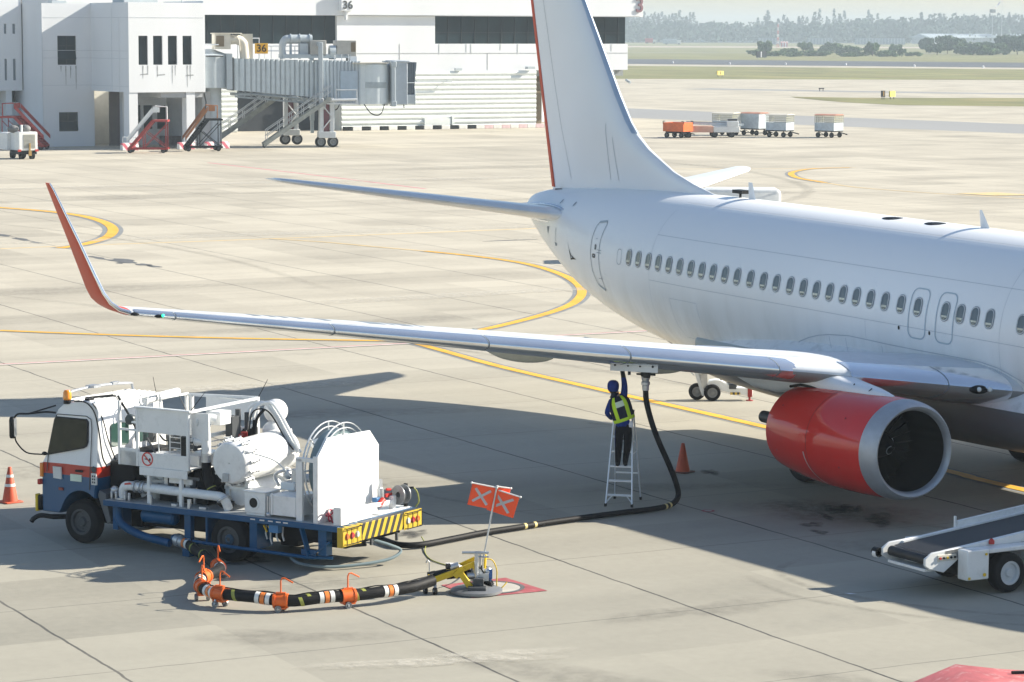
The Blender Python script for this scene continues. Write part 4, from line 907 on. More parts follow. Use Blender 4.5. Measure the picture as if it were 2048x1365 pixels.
for z in (1.86,1.96,2.05): m.tube([(.99,-.3,z),(1.5,-.3,z)], .008, 5); m.tube([(.95,-.4,z),(.9,-1.1,z)], .010, 5)
part('guard_rail', m, M['tw'], lp)
m = MB()
for y, x in ((-.22,1.08),(-.62,.95),(-1.3,.9),(-1.6,.88),(-1.85,.86)): m.box((x-.06,y-.05,1.62),(x+.06,y+.05,2.1))
part('cable_chain', m, M['black'], lp)
m = MB(); m.box((1.3,-.95,1.75),(1.9,-.75,2.0)); m.tube(cr([(1.9,-.5,2.05),(1.7,-.45,1.95),(1.5,-.5,2.06),(1.3,-.4,2.0)],5), .018, 6); m.box((1.5,-.6,1.98),(1.7,-.45,2.05)); m.box((1.95,-.5,1.9),(2.05,-.4,2.1)); m.tube([(2.0,-.3,2.0),(1.8,-.3,1.7)],.02,6); part('control_gear', m, M['dkgrey'], lp)
m = MB(); m.box((1.0,-1.3,1.53),(1.8,-.5,1.72)); m.box((1.9,-1.2,1.53),(2.4,-.4,1.62)); part('platform_box', m, M['tw'], lp, bevel=.01)
m = MB(); m.box((.62,-.95,2.28),(.88,-.62,2.52)); part('control_box', m, M['tw'], lp, bevel=.01)
m = MB(); m.box((.6,-1.15,2.0),(.75,-.95,2.4)); m.cyl((.7,-1.25,2.05),(.7,-1.25,2.5),.05); m.cyl((.66,-1.45,2.1),(.66,-1.45,2.42),.04); part('valve_block', m, M['dkgrey'], lp)
m = MB(); m.cyl((.66,-1.2,2.0),(.66,-1.2,2.06),.09); m.cyl((.64,-1.35,2.0),(.64,-1.35,2.08),.06); part('red_valve_base', m, M['redpaint'], lp)
m = MB(); m.lathe([(0,.1),(.004,.125),(-.004,.125),(0,.1)], (1.87,-.136,1.645),(0,1,0),28); m.beam((1.95,-.132,1.72),(1.79,-.132,1.57),.004,.022); sg = part('no_smoking_sign', m, pm('sign_red',(.6,.05,.04),.5), lp, smooth=False)
m = MB(); m.beam((1.93,-.1335,1.645),(1.81,-.1335,1.625),.003,.016); m.box((1.80,-.135,1.62),(1.83,-.132,1.66)); part('sign_pipe_symbol', m, M['black'], sg, smooth=False)
m = MB(); m.lathe([(-.05,.001),(-.05,.09),(.02,.10),(.05,.085),(.06,.001)], (2.28,-.18,2.32),(-.3,1,0),18); part('work_lamp', m, pm('dark_lamp_body',(.04,.055,.06),.4), lp)
m = MB(); m.tube([(2.25,-.2,2.28),(2.12,-.16,2.12)],.018,6); m.tube([(2.32,-.2,2.38),(2.58,-.2,2.72)],.022,6); part('lamp_bracket', m, M['black'], lp)
# platform legs and scissor
m = MB()
for x in (1.86,1.14): m.box((x-.03,-.20,.85),(x+.03,-.14,1.5)); m.box((x-.03,-1.96,.85),(x+.03,-1.9,1.5))
m.beam((2.3,-.5,.9),(1.2,-.5,1.45),.05,.07); m.beam((1.2,-.55,.9),(2.3,-.55,1.45),.05,.07); m.beam((2.3,-1.7,.9),(1.2,-1.7,1.45),.05,.07); m.beam((1.5,-.3,1.28),(1.0,-.3,1.28),.04,.09); m.beam((1.9,-.3,1.22),(1.0,-1.0,1.22),.05,.05); part('scissor_lift', m, M['tw'], None)
# upright delivery pipe and its hose
m = MB(); m.tube(cr([(.72,-.35,1.80),(.72,-.35,2.05),(.74,-.36,2.28),(.70,-.42,2.42),(.62,-.5,2.40)],6), [.085]*25, 16); m.cyl((.72,-.35,2.02),(.9,-.3,2.02),.07); m.cyl((.70,-.38,2.33),(.86,-.32,2.36),.06); m.cyl((.86,-.32,2.36),(.88,-.31,2.36),.085); m.cyl((.88,-.3,2.02),(.9,-.3,2.02),.085); m.box((.60,-.30,2.05),(.98,-.27,2.53)); part('delivery_pipe', m, M['tw'], None)
m = MB(); m.cyl((.72,-.35,1.66),(.72,-.35,1.82),.09); part('hose_clamp', m, M['steel'], None)
m = MB(); m.tube(cr([(.72,-.35,1.68),(.70,-.34,1.45),(.60,-.34,1.2),(.40,-.36,.98),(.2,-.42,.92)],6), .085, 14); m.tube(cr([(1.1,-.6,1.4),(.95,-.5,1.18),(.7,-.48,1.1),(.45,-.5,1.2)],6), .075, 12); m.tube(cr([(1.0,-.9,1.45),(.8,-.8,1.2),(.5,-.75,1.15)],6), .06, 12); part('black_loop_hose', m, M['hose'], None)
m = MB(); m.lathe([(0,.09),(.02,.09),(.02,.075)], (.6,-.34,1.2),(.6,0,1),16); part('hose_band', m, M['khaki'], None)
# filter vessel across the deck
AX = Vector((.04,-1,.03)).normalized(); O = Vector((.12,-.22,1.70))
m = MB(); m.lathe([(.22,.36),(.30,.385),(.34,.37),(1.55,.37),(1.72,.34),(1.84,.25),(1.90,.12),(1.91,.01)], O, AX, 40); tk = part('filter_tank', m, M['tw'], None)
m = MB(); m.lathe([(0,.01),(-.015,.25),(.0,.34),(.03,.365),(.12,.38),(.2,.38),(.21,.3)], O, AX, 40); part('tank_lid', m, M['tw'], tk)
a1 = AX.orthogonal().normalized(); a2 = AX.cross(a1)
m = MB(); m2 = MB()
for q in range(14):
    a = 2*PI*q/14; d = a1*math.cos(a) + a2*math.sin(a); c = O + d*.405
    m.tube([c + AX*.08, c + AX*.32], .024, 8); m.tube([c + AX*.27 + d*.0, c + AX*.3 + d*.05], .018, 6); m2.cyl(c + AX*.14, c + AX*.19, .034, None, 8); m2.cyl(c + AX*.25, c + AX*.29, .034, None, 8)
part('lid_bolt', m, M['steel'], tk); part('bolt_nut', m2, M['steel'], tk)
m = MB(); m.T = Matrix.Translation(O + AX*(-.02) + Vector((.06,0,-.25))); m.box((-.06,-.002,-.07),(.06,.02,.07)); part('tank_plate', m, M['deck'], tk)
m = MB(); m.box((-.12,-.55,.85),(-.04,-.45,1.45)); m.box((.3,-.55,.85),(.38,-.45,1.45)); m.box((-.12,-1.7,.85),(-.04,-1.6,1.45)); m.box((-.3,-.5,1.20),(.4,-.45,1.26)); part('tank_saddle', m, M['tw'], None)
m = MB(); m.cyl((.10,-.5,1.12),(.15,-1.9,1.15),.20,None,24); part('lower_vessel', m, M['tw'], None)
# arm, domes and pipes behind the tank
m = MB()
for dx, dz in ((0,0),(.07,.02),(-.07,.03)): m.tube(cr([(.62+dx,-1.5,2.30+dz),(.56+dx,-1.55,2.50+dz),(.32+dx,-1.6,2.58+dz),(.14+dx,-1.62,2.42+dz),(-.12+dx,-1.66,2.0+dz),(-.3+dx,-1.66,1.75)],5), .03, 8)
part('crane_arm', m, M['tw'], None)
m = MB(); m.tube(cr([(.60,-1.44,2.1),(.54,-1.46,2.42),(.34,-1.5,2.50),(.16,-1.54,2.38),(-.10,-1.58,1.98),(-.26,-1.6,1.8)],5), .014, 6); m.tube(cr([(.44,-1.4,1.9),(.42,-1.42,2.3),(.3,-1.5,2.5)],5), .03, 6); m.tube(cr([(.50,-1.42,1.9),(.48,-1.44,2.3)],5), .03, 6); part('arm_cable', m, M['black'], None)
m = MB(); m.sphere((.42,-2.0,2.40),.22,20,14); m.sphere((.42,-1.95,2.02),.22,20,14); m.sphere((-.75,-1.95,1.88),.26,20,14,(1.2,1,.55)); part('white_dome', m, M['tw'], None)
m = MB(); m.tube(cr([(.45,-.5,2.1),(.3,-.6,2.08),(-.1,-.3,1.95),(-.9,-.15,1.85),(-1.3,-.1,1.6)],5), .012, 6); part('thin_line', m, M['reflect'], None)
m = MB(); m.prism([(-.03,0),(.03,0),(.02,.09),(-.02,.09)], (-.1,-1.75,2.06),(1,0,0),(0,0,1),(0,.03,0)); part('lifting_eye', m, M['tw'], tk)
# lockers
m = MB(); m.box((-.74,-.55,.90),(-.30,-.10,1.26)); m.box((-.76,-.57,1.26),(-.28,-.08,1.285)); lk1 = part('meter_box', m, M['tw'], None, bevel=.012)
m = MB(); m.cyl((-.50,-.098,1.08),(-.50,-.088,1.08),.085,None,24); part('meter_glass', m, M['black'], lk1)
m = MB(); m.lathe([(0,.085),(.014,.09),(.014,.12),(0,.125)], (-.50,-.1,1.08),(0,1,0),24); part('meter_bezel', m, M['tw'], lk1)
m = MB(); m.box((-1.38,-.8,.90),(-.82,-.12,1.25)); m.box((-.9,-.12,.9),(-.86,-.1,1.28)); m.box((-1.0,-.9,1.26),(-.7,-.6,1.40)); m.box((-.72,-.57,.853),(-.32,-.12,.90)); part('tool_locker', m, M['tw'], None, bevel=.012)
m = MB(); m.tube([(-.78,-.13,.92),(-.78,-.13,1.22)],.022,8); m.tube([(-.83,-.13,.92),(-.83,-.13,1.22)],.022,8); m.sphere((-.8,-.13,.90),.05,8,6); part('sight_tube', m, M['steel'], None)
m = MB(); m.cyl((-.95,-.75,1.3),(-.95,-.75,1.62),.10); m.cyl((-1.15,-.9,1.45),(-.8,-.9,1.45),.08); m.sphere((-.72,-.8,1.5),.09,10,8); m.tube(cr([(-.6,-.7,1.3),(-.55,-.65,1.5),(-.75,-.7,1.6)],5),.03,8); part('pressure_valve', m, M['steel'], None)
# reel bay
m = MB()
for y in (-.13,): m.box((-1.53,y-.03,.85),(-1.40,y+.03,1.93))
m.box((-1.88,-.16,1.88),(-1.40,-.10,1.95)); m.box((-1.5,-1.9,.85),(-1.42,-1.84,1.9)); m.box((-1.5,-.16,1.2),(-1.44,-.10,1.24)); part('reel_frame', m, M['tw'], None, bevel=.006)
RC = Vector((-1.62,-1.0,1.68))
m = MB()
for x in (-.17,.15):
    m.lathe([(x,.79),(x+.02,.80),(x+.04,.79),(x+.02,.78)], RC, (1,0,0), 44, True)
    m.lathe([(x,.70),(x+.02,.71),(x+.04,.70),(x+.02,.69)], RC, (1,0,0), 44, True)
    for q in range(8):
        a = 2*PI*q/8; d = Vector((0,math.cos(a),math.sin(a))); m.tube([RC + Vector((x+.02,0,0)) + d*.25, RC + Vector((x+.02,0,0)) + d*.79], .016, 6)
rl = part('hose_reel', m, M['tw'], None)
m = MB(); m.lathe([(-.14,.2),(-.14,.60),(.13,.60),(.13,.2)], RC, (1,0,0), 40); part('reel_drum', m, M['tw'], rl, angle=30)
m = MB(); m.lathe([(-.10,.60),(-.12,.66),(-.04,.675),(.04,.675),(.12,.66),(.10,.60)], RC, (1,0,0), 40); part('wound_hose', m, M['hosegrey'], rl)
m = MB(); m.prism([(-.04,.85),(-.05,2.0),(-.33,2.29),(-1.62,2.27),(-1.89,1.99),(-1.88,.85)], (-1.90,0,0),(0,1,0),(0,0,1),(.05,0,0)); m.box((-1.86,-.09,.85),(-1.80,-.045,2.0)); pnl = part('reel_guard_panel', m, M['tw'], None, bevel=.006)
m = MB(); m.box((-2.33,-1.05,.853),(-1.92,-.32,1.08)); m.box((-2.36,-.30,.85),(-2.20,-.07,1.16)); part('rear_locker', m, M['tw'], None, bevel=.008)
m = MB(); m.beam((-2.05,-1.2,.98),(-2.15,-2.0,1.0),.10,.07); m.box((-2.1,-1.55,.853),(-2.0,-1.35,.96)); m.box((-2.2,-1.98,.853),(-2.1,-1.9,1.1)); m.box((-2.3,-2.3,.853),(-1.95,-1.3,.87)); part('rear_bracket', m, M['tw'], None, bevel=.006)
m = MB(); m.cyl((-2.05,-1.72,1.0),(-2.05,-1.72,1.25),.06); m.prism([(0,0),(.1,0),(.06,.25),(.02,.25)], (-2.05,-1.8,1.15),(0,1,0),(0,0,1),(.05,0,0)); part('nozzle_stand', m, M['steel'], None)
m = MB(); m.tube([(-2.1,-1.95,1.2),(-2.12,-1.8,1.22)],.025,6); m.cyl((-2.1,-1.6,.98),(-2.1,-1.72,1.05),.06); m.box((-2.12,-1.98,1.08),(-2.08,-1.8,1.14)); part('red_lever', m, M['redpaint'], None)
m = MB(); m.box((-2.08,-1.66,1.02),(-1.98,-1.55,1.1)); part('blue_valve', m, pm('valve_blue',(.03,.14,.32),.4), None, bevel=.01)
m = MB(); c = Vector((-2.02,-.24,.98)); m.lathe([(-.015,.10),(0,.118),(.015,.10),(0,.085)], c, (1,.3,0), 24, True)
for q in range(3): 
    a = 2*PI*q/3+.4; m.tube([c, c + Vector((-.05,math.cos(a)*.17,math.sin(a)*.17))], .014, 6)
m.cyl(c, c + Vector((.08,0,0)), .03); part('red_valve_wheel', m, pm('dark_red_wheel',(.30,.02,.05),.4), None)
m = MB(); m.lathe([(-.08,.05),(-.08,.17),(-.06,.17),(-.06,.1),(.06,.1),(.06,.17),(.08,.17),(.08,.05)], (-2.22,-2.12,1.10),(.25,1,0), 28); sr = part('cable_reel', m, M['rim'], None, angle=30)
m = MB(); m.box((-2.26,-2.26,.85),(-2.2,-2.22,1.28)); m.tube([(-2.23,-2.24,1.2),(-2.33,-2.34,1.2)],.02,6); part('cable_reel_stand', m, M['black'], sr)
m = MB(); m.tube(cr([(-2.33,-2.34,1.2),(-2.38,-2.38,1.12),(-2.4,-2.4,.95),(-2.36,-2.36,.86)],5), .012, 6); part('reel_cable', m, M['khaki'], sr)
# rear beam with hazard stripes and lamps
m = MB(); m.box((-2.44,-2.40,.535),(-2.34,.0,.83)); bm_ = part('rear_beam', m, stripes('hazard_stripes', (.46,.33,.015), (.02,.02,.02), (0, 5.2, 2.6)), None, bevel=.006)
m = MB(); m.box((-2.452,-.55,.50),(-2.442,-.0,.835)); m.box((-2.452,-2.41,.52),(-2.442,-1.86,.835)); m.box((-2.45,-.0,.49),(-2.34,.012,.835)); part('beam_end_plate', m, pm('dirty_yellow',(.50,.35,.02),.5,dirt=.5), bm_, smooth=False)
for y, c in ((-.12,'o'),(-.27,'r'),(-.42,'w'),(-2.28,'o'),(-2.13,'r'),(-1.98,'w')):
    m = MB(); m.lathe([(.03,.001),(.028,.042),(.01,.058),(0,.06)], (-2.452,y,.67),(-1,0,0),18)
    part('rear_lamp', m, dict(o=pm('lamp_orange',(.5,.12,.02),.2,coat=.6), r=pm('lamp_red',(.35,.012,.02),.2,coat=.6), w=pm('lamp_clear',(.55,.55,.48),.2,coat=.6))[c], bm_)
m = MB()
for ys_ in ((-.05,-.19,-.35,-.5),(-2.35,-2.2,-2.05,-1.9)):
    for y in ys_: m.tube([(-2.50,y,.54),(-2.50,y,.815)],.006,5)
    for z in (.54,.815): m.tube([(-2.45,ys_[0],z),(-2.50,ys_[0],z),(-2.50,ys_[-1],z),(-2.45,ys_[-1],z)],.009,5)
part('lamp_guard', m, M['black'], bm_)
m = MB(); m.box((-2.42,-.95,.40),(-2.38,-.9,.5)); m.box((-2.42,-1.72,.36),(-2.38,-1.68,.5)); m.box((-2.44,-2.40,.832),(-2.30,-.6,.84)); part('beam_bracket', m, M['dkgrey'], bm_)
for b_, t_ in (((.98,-.17,2.5),(1.12,-.1,2.86)),((.92,-.16,2.56),(.70,-.3,2.90)),((.82,-2.0,2.6),(.64,-2.06,2.95)),((2.5,-.2,2.55),(2.62,-.1,2.82)),((2.5,-1.2,2.6),(2.62,-1.25,2.95))):
    m = MB(); m.tube([b_, t_], [.009,.005], 5); part('whip_antenna', m, M['black'], None)
m = MB(); m.cyl((2.62,-1.0,2.55),(2.62,-1.95,2.6),.08,None,14); m.lathe([(0,.11),(.05,.11)],(2.62,-1.0,2.55),(0,1,0),14); part('air_cleaner_pipe', m, M['tw'], None)
m = MB(); m.tube(cr([(-2.2,-1.0,.50),(-2.5,-1.35,.34),(-2.62,-1.5,.22),(-2.5,-1.15,.10),(-2.0,-.4,.06),(-1.55,-.05,.12),(-1.3,-.08,.2)],6), .028, 8); part('grey_loop_hose', m, M['hosegrey'], None)

# ------------------------------------------------------------------ hydrant hose on its wheeled carriers
hp = [(1.02,-17.74,.24),(1.35,-17.70,.22),(1.51,-17.71,.20),(2.2,-17.78,.17),(2.85,-17.9,.17),(3.57,-18.08,.2),(4.0,-18.4,.22),(4.31,-18.72,.22),(4.76,-18.94,.22),(5.19,-19.02,.22),(5.6,-18.95,.22),(6.09,-18.56,.21),(6.46,-18.12,.17),(6.59,-17.54,.2),(6.63,-17.05,.19),(6.66,-16.57,.21),(6.62,-16.05,.22),(6.46,-15.55,.26)]
hc = cr(hp, 8); HR = .092
hose = thing('intake_hose', 'thick black hose on orange wheeled carriers looping from truck to hydrant pit', 'hose', (5.2,-18.2,0))
OFF = Vector((5.2,-18.2,0))
def hpart(name, mb, mat, parent=None, **k): mb.T = None; mb.v = [tuple(Vector(v) - OFF) for v in mb.v]; return mb.build(name, mat, parent or hose, **k)
m = MB(); m.tube(hc, HR, 16); hpart('hose_tube', m, M['hose'])
def at_len(i): 
    i = min(max(i,0), len(hc)-2); return hc[i], (hc[i+1]-hc[i-1 if i else 0]).normalized()
for i0, i1, mt in ((4,7,'reflect'),(8,10,'reflor'),(11,13,'reflect')): pass
def band(i, w, mt):
    p, t = at_len(i); m = MB(); m.cyl(p - t*w/2, p + t*w/2, HR+.006, None, 18); return hpart('reflective_band', m, M[mt])
for i in (5, 38, 60, 76, 90, 104, 122):
    p, t = at_len(i); L0 = Vector(p)
    for d_, mt in ((-.09,'reflect'),(0,'reflor'),(.09,'reflect')):
        m = MB(); m.cyl(L0 + t*(d_-.035), L0 + t*(d_+.035), HR+.006, None, 18); hpart('reflective_band', m, M[mt])
for i in (70, 84, 99, 113, 24, 18):      # dull green tape wound round the hose
    p, t = at_len(i); u = t.orthogonal().normalized(); w = t.cross(u); A = []; B = []
    for q in range(15):
        a = 2*PI*q/14; d = u*math.cos(a) + w*math.sin(a); A.append(p + d*(HR+.004) + t*(.16*q/14 - .1)); B.append(p + d*(HR+.004) + t*(.16*q/14 - .04))
    m = MB(); m.loft([A, B], False); hpart('spiral_tape', m, M['khaki'])
m = MB(); k_ = hc[8:]; m.tube([p + Vector((0,0,HR+.01+.012*math.sin(j*.7))) + Vector((.02*math.sin(j*.23),.03*math.cos(j*.3),0)) for j, p in enumerate(k_)], .010, 5); m.tube([p + Vector((-.03,.02,HR+.004+.01*math.sin(j*.5+1))) for j, p in enumerate(k_[20:])], .008, 5); hpart('tied_cable', m, M['black'])
m = MB(); p, t = at_len(2); m.cyl(p - t*.16, p - t*.02, .12, None, 18); m.cyl(p - t*.02, p + t*.1, .105, None, 18); hpart('hose_coupling', m, M['steel'])
m = MB(); m.cyl(at_len(0)[0] - at_len(1)[1]*.02, at_len(0)[0] - at_len(1)[1]*.18, .09, None, 16); hpart('coupling_sleeve', m, M['tblue'])
for i, hk in ((37,0),(54,1),(68,2),(80,0),(94,1),(110,1)):
    p, t = at_len(i); t = Vector((t.x,t.y,0)).normalized(); sd = Vector((-t.y,t.x,0)); z0 = p.z
    c = MB(); c.cyl(p - t*.12, p + t*.12, HR+.016, None, 18); c.box((0,0,0),(0,0,0)) if False else None
    for e_ in (-.10,.10): c.cyl(p + t*(e_-.02), p + t*(e_+.02), HR+.028, None, 18)
    car = hpart('hose_carrier', c, M['orange'], None)
    c = MB(); c.beam(p + t*.1 - Vector((0,0,HR+.02)), p - t*.1 - Vector((0,0,HR+.02)), .16, .03); c.beam(p + t*.08 + Vector((0,0,HR+.02)), p - t*.08 + Vector((0,0,HR+.02)), .05, .05); hpart('carrier_bracket', c, M['orange'], car)
    c = MB(); b = p + Vector((0,0,HR)); hd = sd if hk != 2 else -sd
    c.tube([b, b + Vector((0,0,.23)), b + Vector((0,0,.27)) + t*.02, b + Vector((0,0,.275)) + t*.06, b + Vector((0,0,.20)) + t*.20], .013, 7); hpart('lifting_handle', c, M['orange'], car)
    for e_ in (-1, 1):
        c = MB(); wc = Vector((p.x,p.y,.055)) + sd*.09*e_ + t*.03*e_; c.lathe([(-.02,.03),(-.022,.055),(.022,.055),(.02,.03)], wc, sd, 18); w_ = hpart('carrier_wheel', c, M['rim'], car, angle=30)
        c = MB(); c.beam(wc, (wc.x - sd.x*.02*e_, wc.y - sd.y*.02*e_, z0-HR), .03, .05); c.cyl(wc - sd*.03, wc + sd*.03, .02, None, 8); hpart('wheel_fork', c, M['steel'], w_)
# ------------------------------------------------------------------ hydrant pit: painted square, ring, hole, coupler with handle
sheet('hydrant_marking', [(5.72,-15.0),(5.68,-13.75),(6.99,-13.68),(6.92,-15.06)], .008, M['matred'])
def disc(name, c, r, z, mat, r_in=0, n=40):
    m = MB()
    if r_in: m.loft([[(c[0]+r_*math.cos(2*PI*j/n), c[1]+r_*math.sin(2*PI*j/n), z) for j in range(n)] for r_ in (r_in, r)])
    else: m.add([(c[0]+r*math.cos(2*PI*j/n), c[1]+r*math.sin(2*PI*j/n), z) for j in range(n)], [tuple(range(n))])
    o = m.build(name, mat, smooth=False)
    if o.data.polygons[0].normal.z < 0: o.data.flip_normals()
    return tag(o, kind='structure')
disc('pit_concrete', (6.33,-14.35), .46, .012, M['conc']); disc('pit_ring', (6.33,-14.35), .53, .016, M['tar'], .46)
patch('pit_hole', (6.0,-14.38), .20, .24, 60, .018, M['black'], rough=.05)
cp = thing('hydrant_coupler', 'yellow wheeled hydrant coupler frame with steel T handle on the red marked pit', 'coupler', (6.55,-14.78,0), 60.74)
def cpart(n, m, mt, parent=None, **k): return m.build(n, M[mt] if isinstance(mt, str) else mt, parent or cp, **k)
m = MB(); m.lathe([(0,.40),(.02,.43),(.06,.43),(.085,.37),(.10,.20),(.14,.12),(.16,.01)], (0,0,.0),(0,0,1),36); cpart('pit_cover', m, 'rim')
m = MB(); m.box((-.14,-.30,.08),(.16,-.1,.14)); m.box((-.05,-.16,.12),(.12,.0,.26)); cpart('cover_lock', m, 'dkgrey', bevel=.01)
m = MB(); m.tube([(0,0,.1),(0,0,.66)], .035, 10); m.tube([(-.24,0,.67),(.20,0,.67)], .024, 10); m.tube([(.03,0,.60),(.2,0,.60)], .014, 8); m.tube([(.05,.02,.1),(.06,.02,.64)], .014, 8); cpart('t_handle', m, 'steel')
m = MB(); m.beam((-.74,-.02,.20),(-.30,.02,.36),.05,.10); m.beam((-.30,.02,.36),(-.02,.06,.48),.05,.09); m.beam((-.26,-.06,.34),(-.09,-.10,.10),.06,.10); m.beam((-.72,.20,.20),(-.02,.25,.52),.05,.09); m.box((-.80,-.05,.16),(-.72,.24,.30)); m.box((-.06,.0,.38),(.02,.25,.46)); m.tube([(.12,.08,.30),(.14,.1,.62)],.03,8); m.beam((-.36,-.04,.27),(-.22,-.04,.42),.03,.1); cpart('yellow_frame', m, 'yellow', bevel=.006)
m = MB(); m.lathe([(0,.085),(.12,.085),(.14,.075),(.32,.07)], (-.80,.09,.24),(1,0,.25),18); m.tube(cr([(-.5,.1,.28),(-.2,.12,.30),(.1,.15,.22),(.22,.16,.10)],5), .08, 12); cpart('coupler_body', m, 'hose')
m = MB(); m.cyl((.02,.1,.18),(.02,.1,.40),.12,None,16); m.cyl((.0,.05,.28),(-.16,.02,.28),.06); m.sphere((.18,.12,.34),.08,10,8); m.box((.05,-.02,.2),(.2,.1,.32)); m.cyl((-.44,.02,.42),(-.30,.04,.46),.05,None,12); cpart('coupler_valve', m, 'steel')
m = MB(); m.tube(cr([(.02,.1,.4),(.14,.12,.42),(.22,.12,.3),(.2,.1,.12)],5),.02,7); m.tube(cr([(.06,.0,.42),(.2,.05,.2),(.26,.05,.06)],5),.016,6); m.cyl((-.50,.0,.44),(-.44,.02,.44),.05); m.tube([(.1,.1,.2),(.3,.2,.06)],.02,6); cpart('coupler_hose', m, 'black')
m = MB(); m.box((.19,.05,.22),(.26,.10,.38)); m.box((.20,.05,.18),(.24,.09,.24)); cpart('blue_grip', m, pm('blue_grip',(.02,.10,.30),.5))
m = MB(); m.tube(cr([(.14,.1,.55),(.26,.12,.52),(.33,.14,.36),(.33,.14,.16),(.34,.15,.04)],6),.010,6); m.tube(cr([(.34,.15,.04),(.42,.15,.06),(.5,.2,.14)],5),.010,6); cpart('pilot_hose', m, 'yellow')
m = MB(); m.add([(-.52,.0,.50),(-.30,.02,.42),(-.16,.05,.40),(-.34,.2,.46)], [(0,1,2,3)]); m.add([(-.16,.02,.40),(.0,.1,.50),(-.05,.14,.50),(-.2,.08,.42)],[(0,1,2,3)]); cpart('white_rag', m, 'glove', smooth=False)
for x, y in ((-.84,-.10),(-.68,-.18)):
    m = MB(); m.lathe([(-.025,.03),(-.025,.06),(.025,.06),(.025,.03)], (x,y,.06),(1,.4,0),16); w_ = cpart('castor_wheel', m, 'black', angle=30)
    m = MB(); m.beam((x,y,.06),(x,y+.06,.20),.05,.04); m.cyl((x-.03,y,.06),(x+.03,y,.06),.015,None,8); cpart('castor_fork', m, 'steel', w_)
m = MB(); m.tube([(-.78,.08,.28),(-.78,.08,.50),(-.80,.08,.52),(-.83,.08,.51),(-.83,.08,.48)],.010,6); cpart('grey_hook', m, 'steel')
fl = thing('marker_flag', 'tall grey pole carrying orange warning flags with grey crosses above the hydrant pit', 'flag pole', (6.62,-14.72,.0), 60.74)
m = MB(); m.tube([(.02,.05,.55),(.245,.10,1.78)], .014, 8); m.tube([(.0,.05,.1),(.02,.05,.56)], .012, 8); fp_ = m.build('pole', M['steel'], fl)
def flag(a, b, drop, bulge, cross):
    """cloth hung from the rod a-b, drop = vector down the cloth"""
    a = Vector(a); b = Vector(b); dv = Vector(drop); n = (b-a).cross(dv).normalized(); g = MB()
    def P(s, t, o=0): return a + (b-a)*s + dv*t + n*(bulge*math.sin(PI*s)*math.sin(2.2*t) + bulge*.5*math.sin(5*s+2*t)*t + o)
    N_ = 10; g.loft([[P(i/N_, j/N_) for i in range(N_+1)] for j in range(N_+1)], False)
    f = g.build('flag', M['flag'], fl); md = f.modifiers.new('thick', 'SOLIDIFY'); md.thickness = .004; md.offset = 0
    r_ = MB(); r_.tube([a - (b-a)*.03, b + (b-a)*.03], .012, 8); r_.sphere(a - (b-a)*.03, .02, 8, 6); r_.sphere(b + (b-a)*.03, .02, 8, 6); r_.build('flag_rod', M['reflect'], f)
    for (s0,t0),(s1,t1) in cross:
        for o in (-.006,.006):
            x = MB(); A = []; B = []; d = Vector((s1-s0, t1-t0)).normalized(); w = Vector((-d.y, d.x))*.055
            for k in arc(0,1,10): s_ = s0+(s1-s0)*k; t_ = t0+(t1-t0)*k; A.append(P(s_+w.x, t_+w.y, o)); B.append(P(s_-w.x, t_-w.y, o))
            x.loft([A,B], False); x.build('tape_cross', M['silver'], f, smooth=False)
X_ = [((.18,.2),(.78,.85)),((.82,.2),(.16,.8))]
flag((-.155,.05,1.83),(.235,.10,1.745),(-.085,-.02,-.36),.02,X_)
flag((.26,.11,1.76),(.47,.18,1.72),(-.06,.03,-.36),.02,[((.2,.2),(.9,.85))])
flag((.18,.16,1.72),(.62,.04,1.60),(-.11,.02,-.36),.025,X_)
tag(sheet('pilot_cord_shadowless', [(0,0),(0,0.001),(0.001,0)], -.5, M['khaki'])) if False else None
m = MB(); m.tube(cr([(2.3,-13.6,.16),(2.5,-13.62,.05),(3.02,-13.9,.012),(3.71,-14.12,.012),(4.35,-14.11,.012),(4.87,-14.09,.02),(5.7,-14.6,.10),(6.2,-14.95,.30)],8), .010, 6)
tag(m.build('pilot_cord', M['khaki']), 'thin olive cord trailing over the concrete from the black hose to the coupler', 'cord')
# ------------------------------------------------------------------ delivery hose up to the wing
dh = [(1.75,-15.1,.62),(1.55,-14.55,.30),(1.62,-14.15,.10),(1.98,-14.12,.07),(2.4,-14.08,.07),(2.57,-13.77,.07),(2.34,-13.04,.07),(2.04,-12.2,.07),(1.86,-11.42,.07),(1.66,-10.56,.07),(1.5,-9.59,.07),(1.39,-8.75,.07),(1.32,-8.05,.07),(1.10,-7.52,.08),(.93,-7.25,.20),(.92,-7.3,.47),(.9,-7.45,.83),(.93,-7.7,1.29),(.91,-7.86,1.69),(.91,-7.98,2.09),(.95,-8.03,2.36)]
dhc = cr(dh, 7)
dho = thing('delivery_hose', 'long black fuel hose lying on the concrete and rising to the wing underside', 'hose', (1.3,-8,0)); OFF = Vector((1.3,-8,0))
def dpart(name, mb, mat, parent=None, **k): mb.v = [tuple(Vector(v) - OFF) for v in mb.v]; return mb.build(name, mat, parent or dho, **k)
m = MB(); m.tube(dhc, .055, 14); dpart('hose_tube', m, M['hose'])
for i in (58, 60, 88, 90):
    p = dhc[i]; t = (dhc[i+1]-dhc[i-1]).normalized(); m = MB(); m.cyl(p - t*.03, p + t*.03, .058, None, 16); dpart('yellow_band', m, pm('pale_yellow_band',(.62,.52,.22),.6))
m = MB(); m.lathe([(0,.066),(.10,.07),(.11,.085),(.16,.085),(.18,.065),(.22,.08),(.27,.085)], (.95,-8.03,2.33),(.03,-.02,1),18); dpart('nozzle', m, M['steel'])
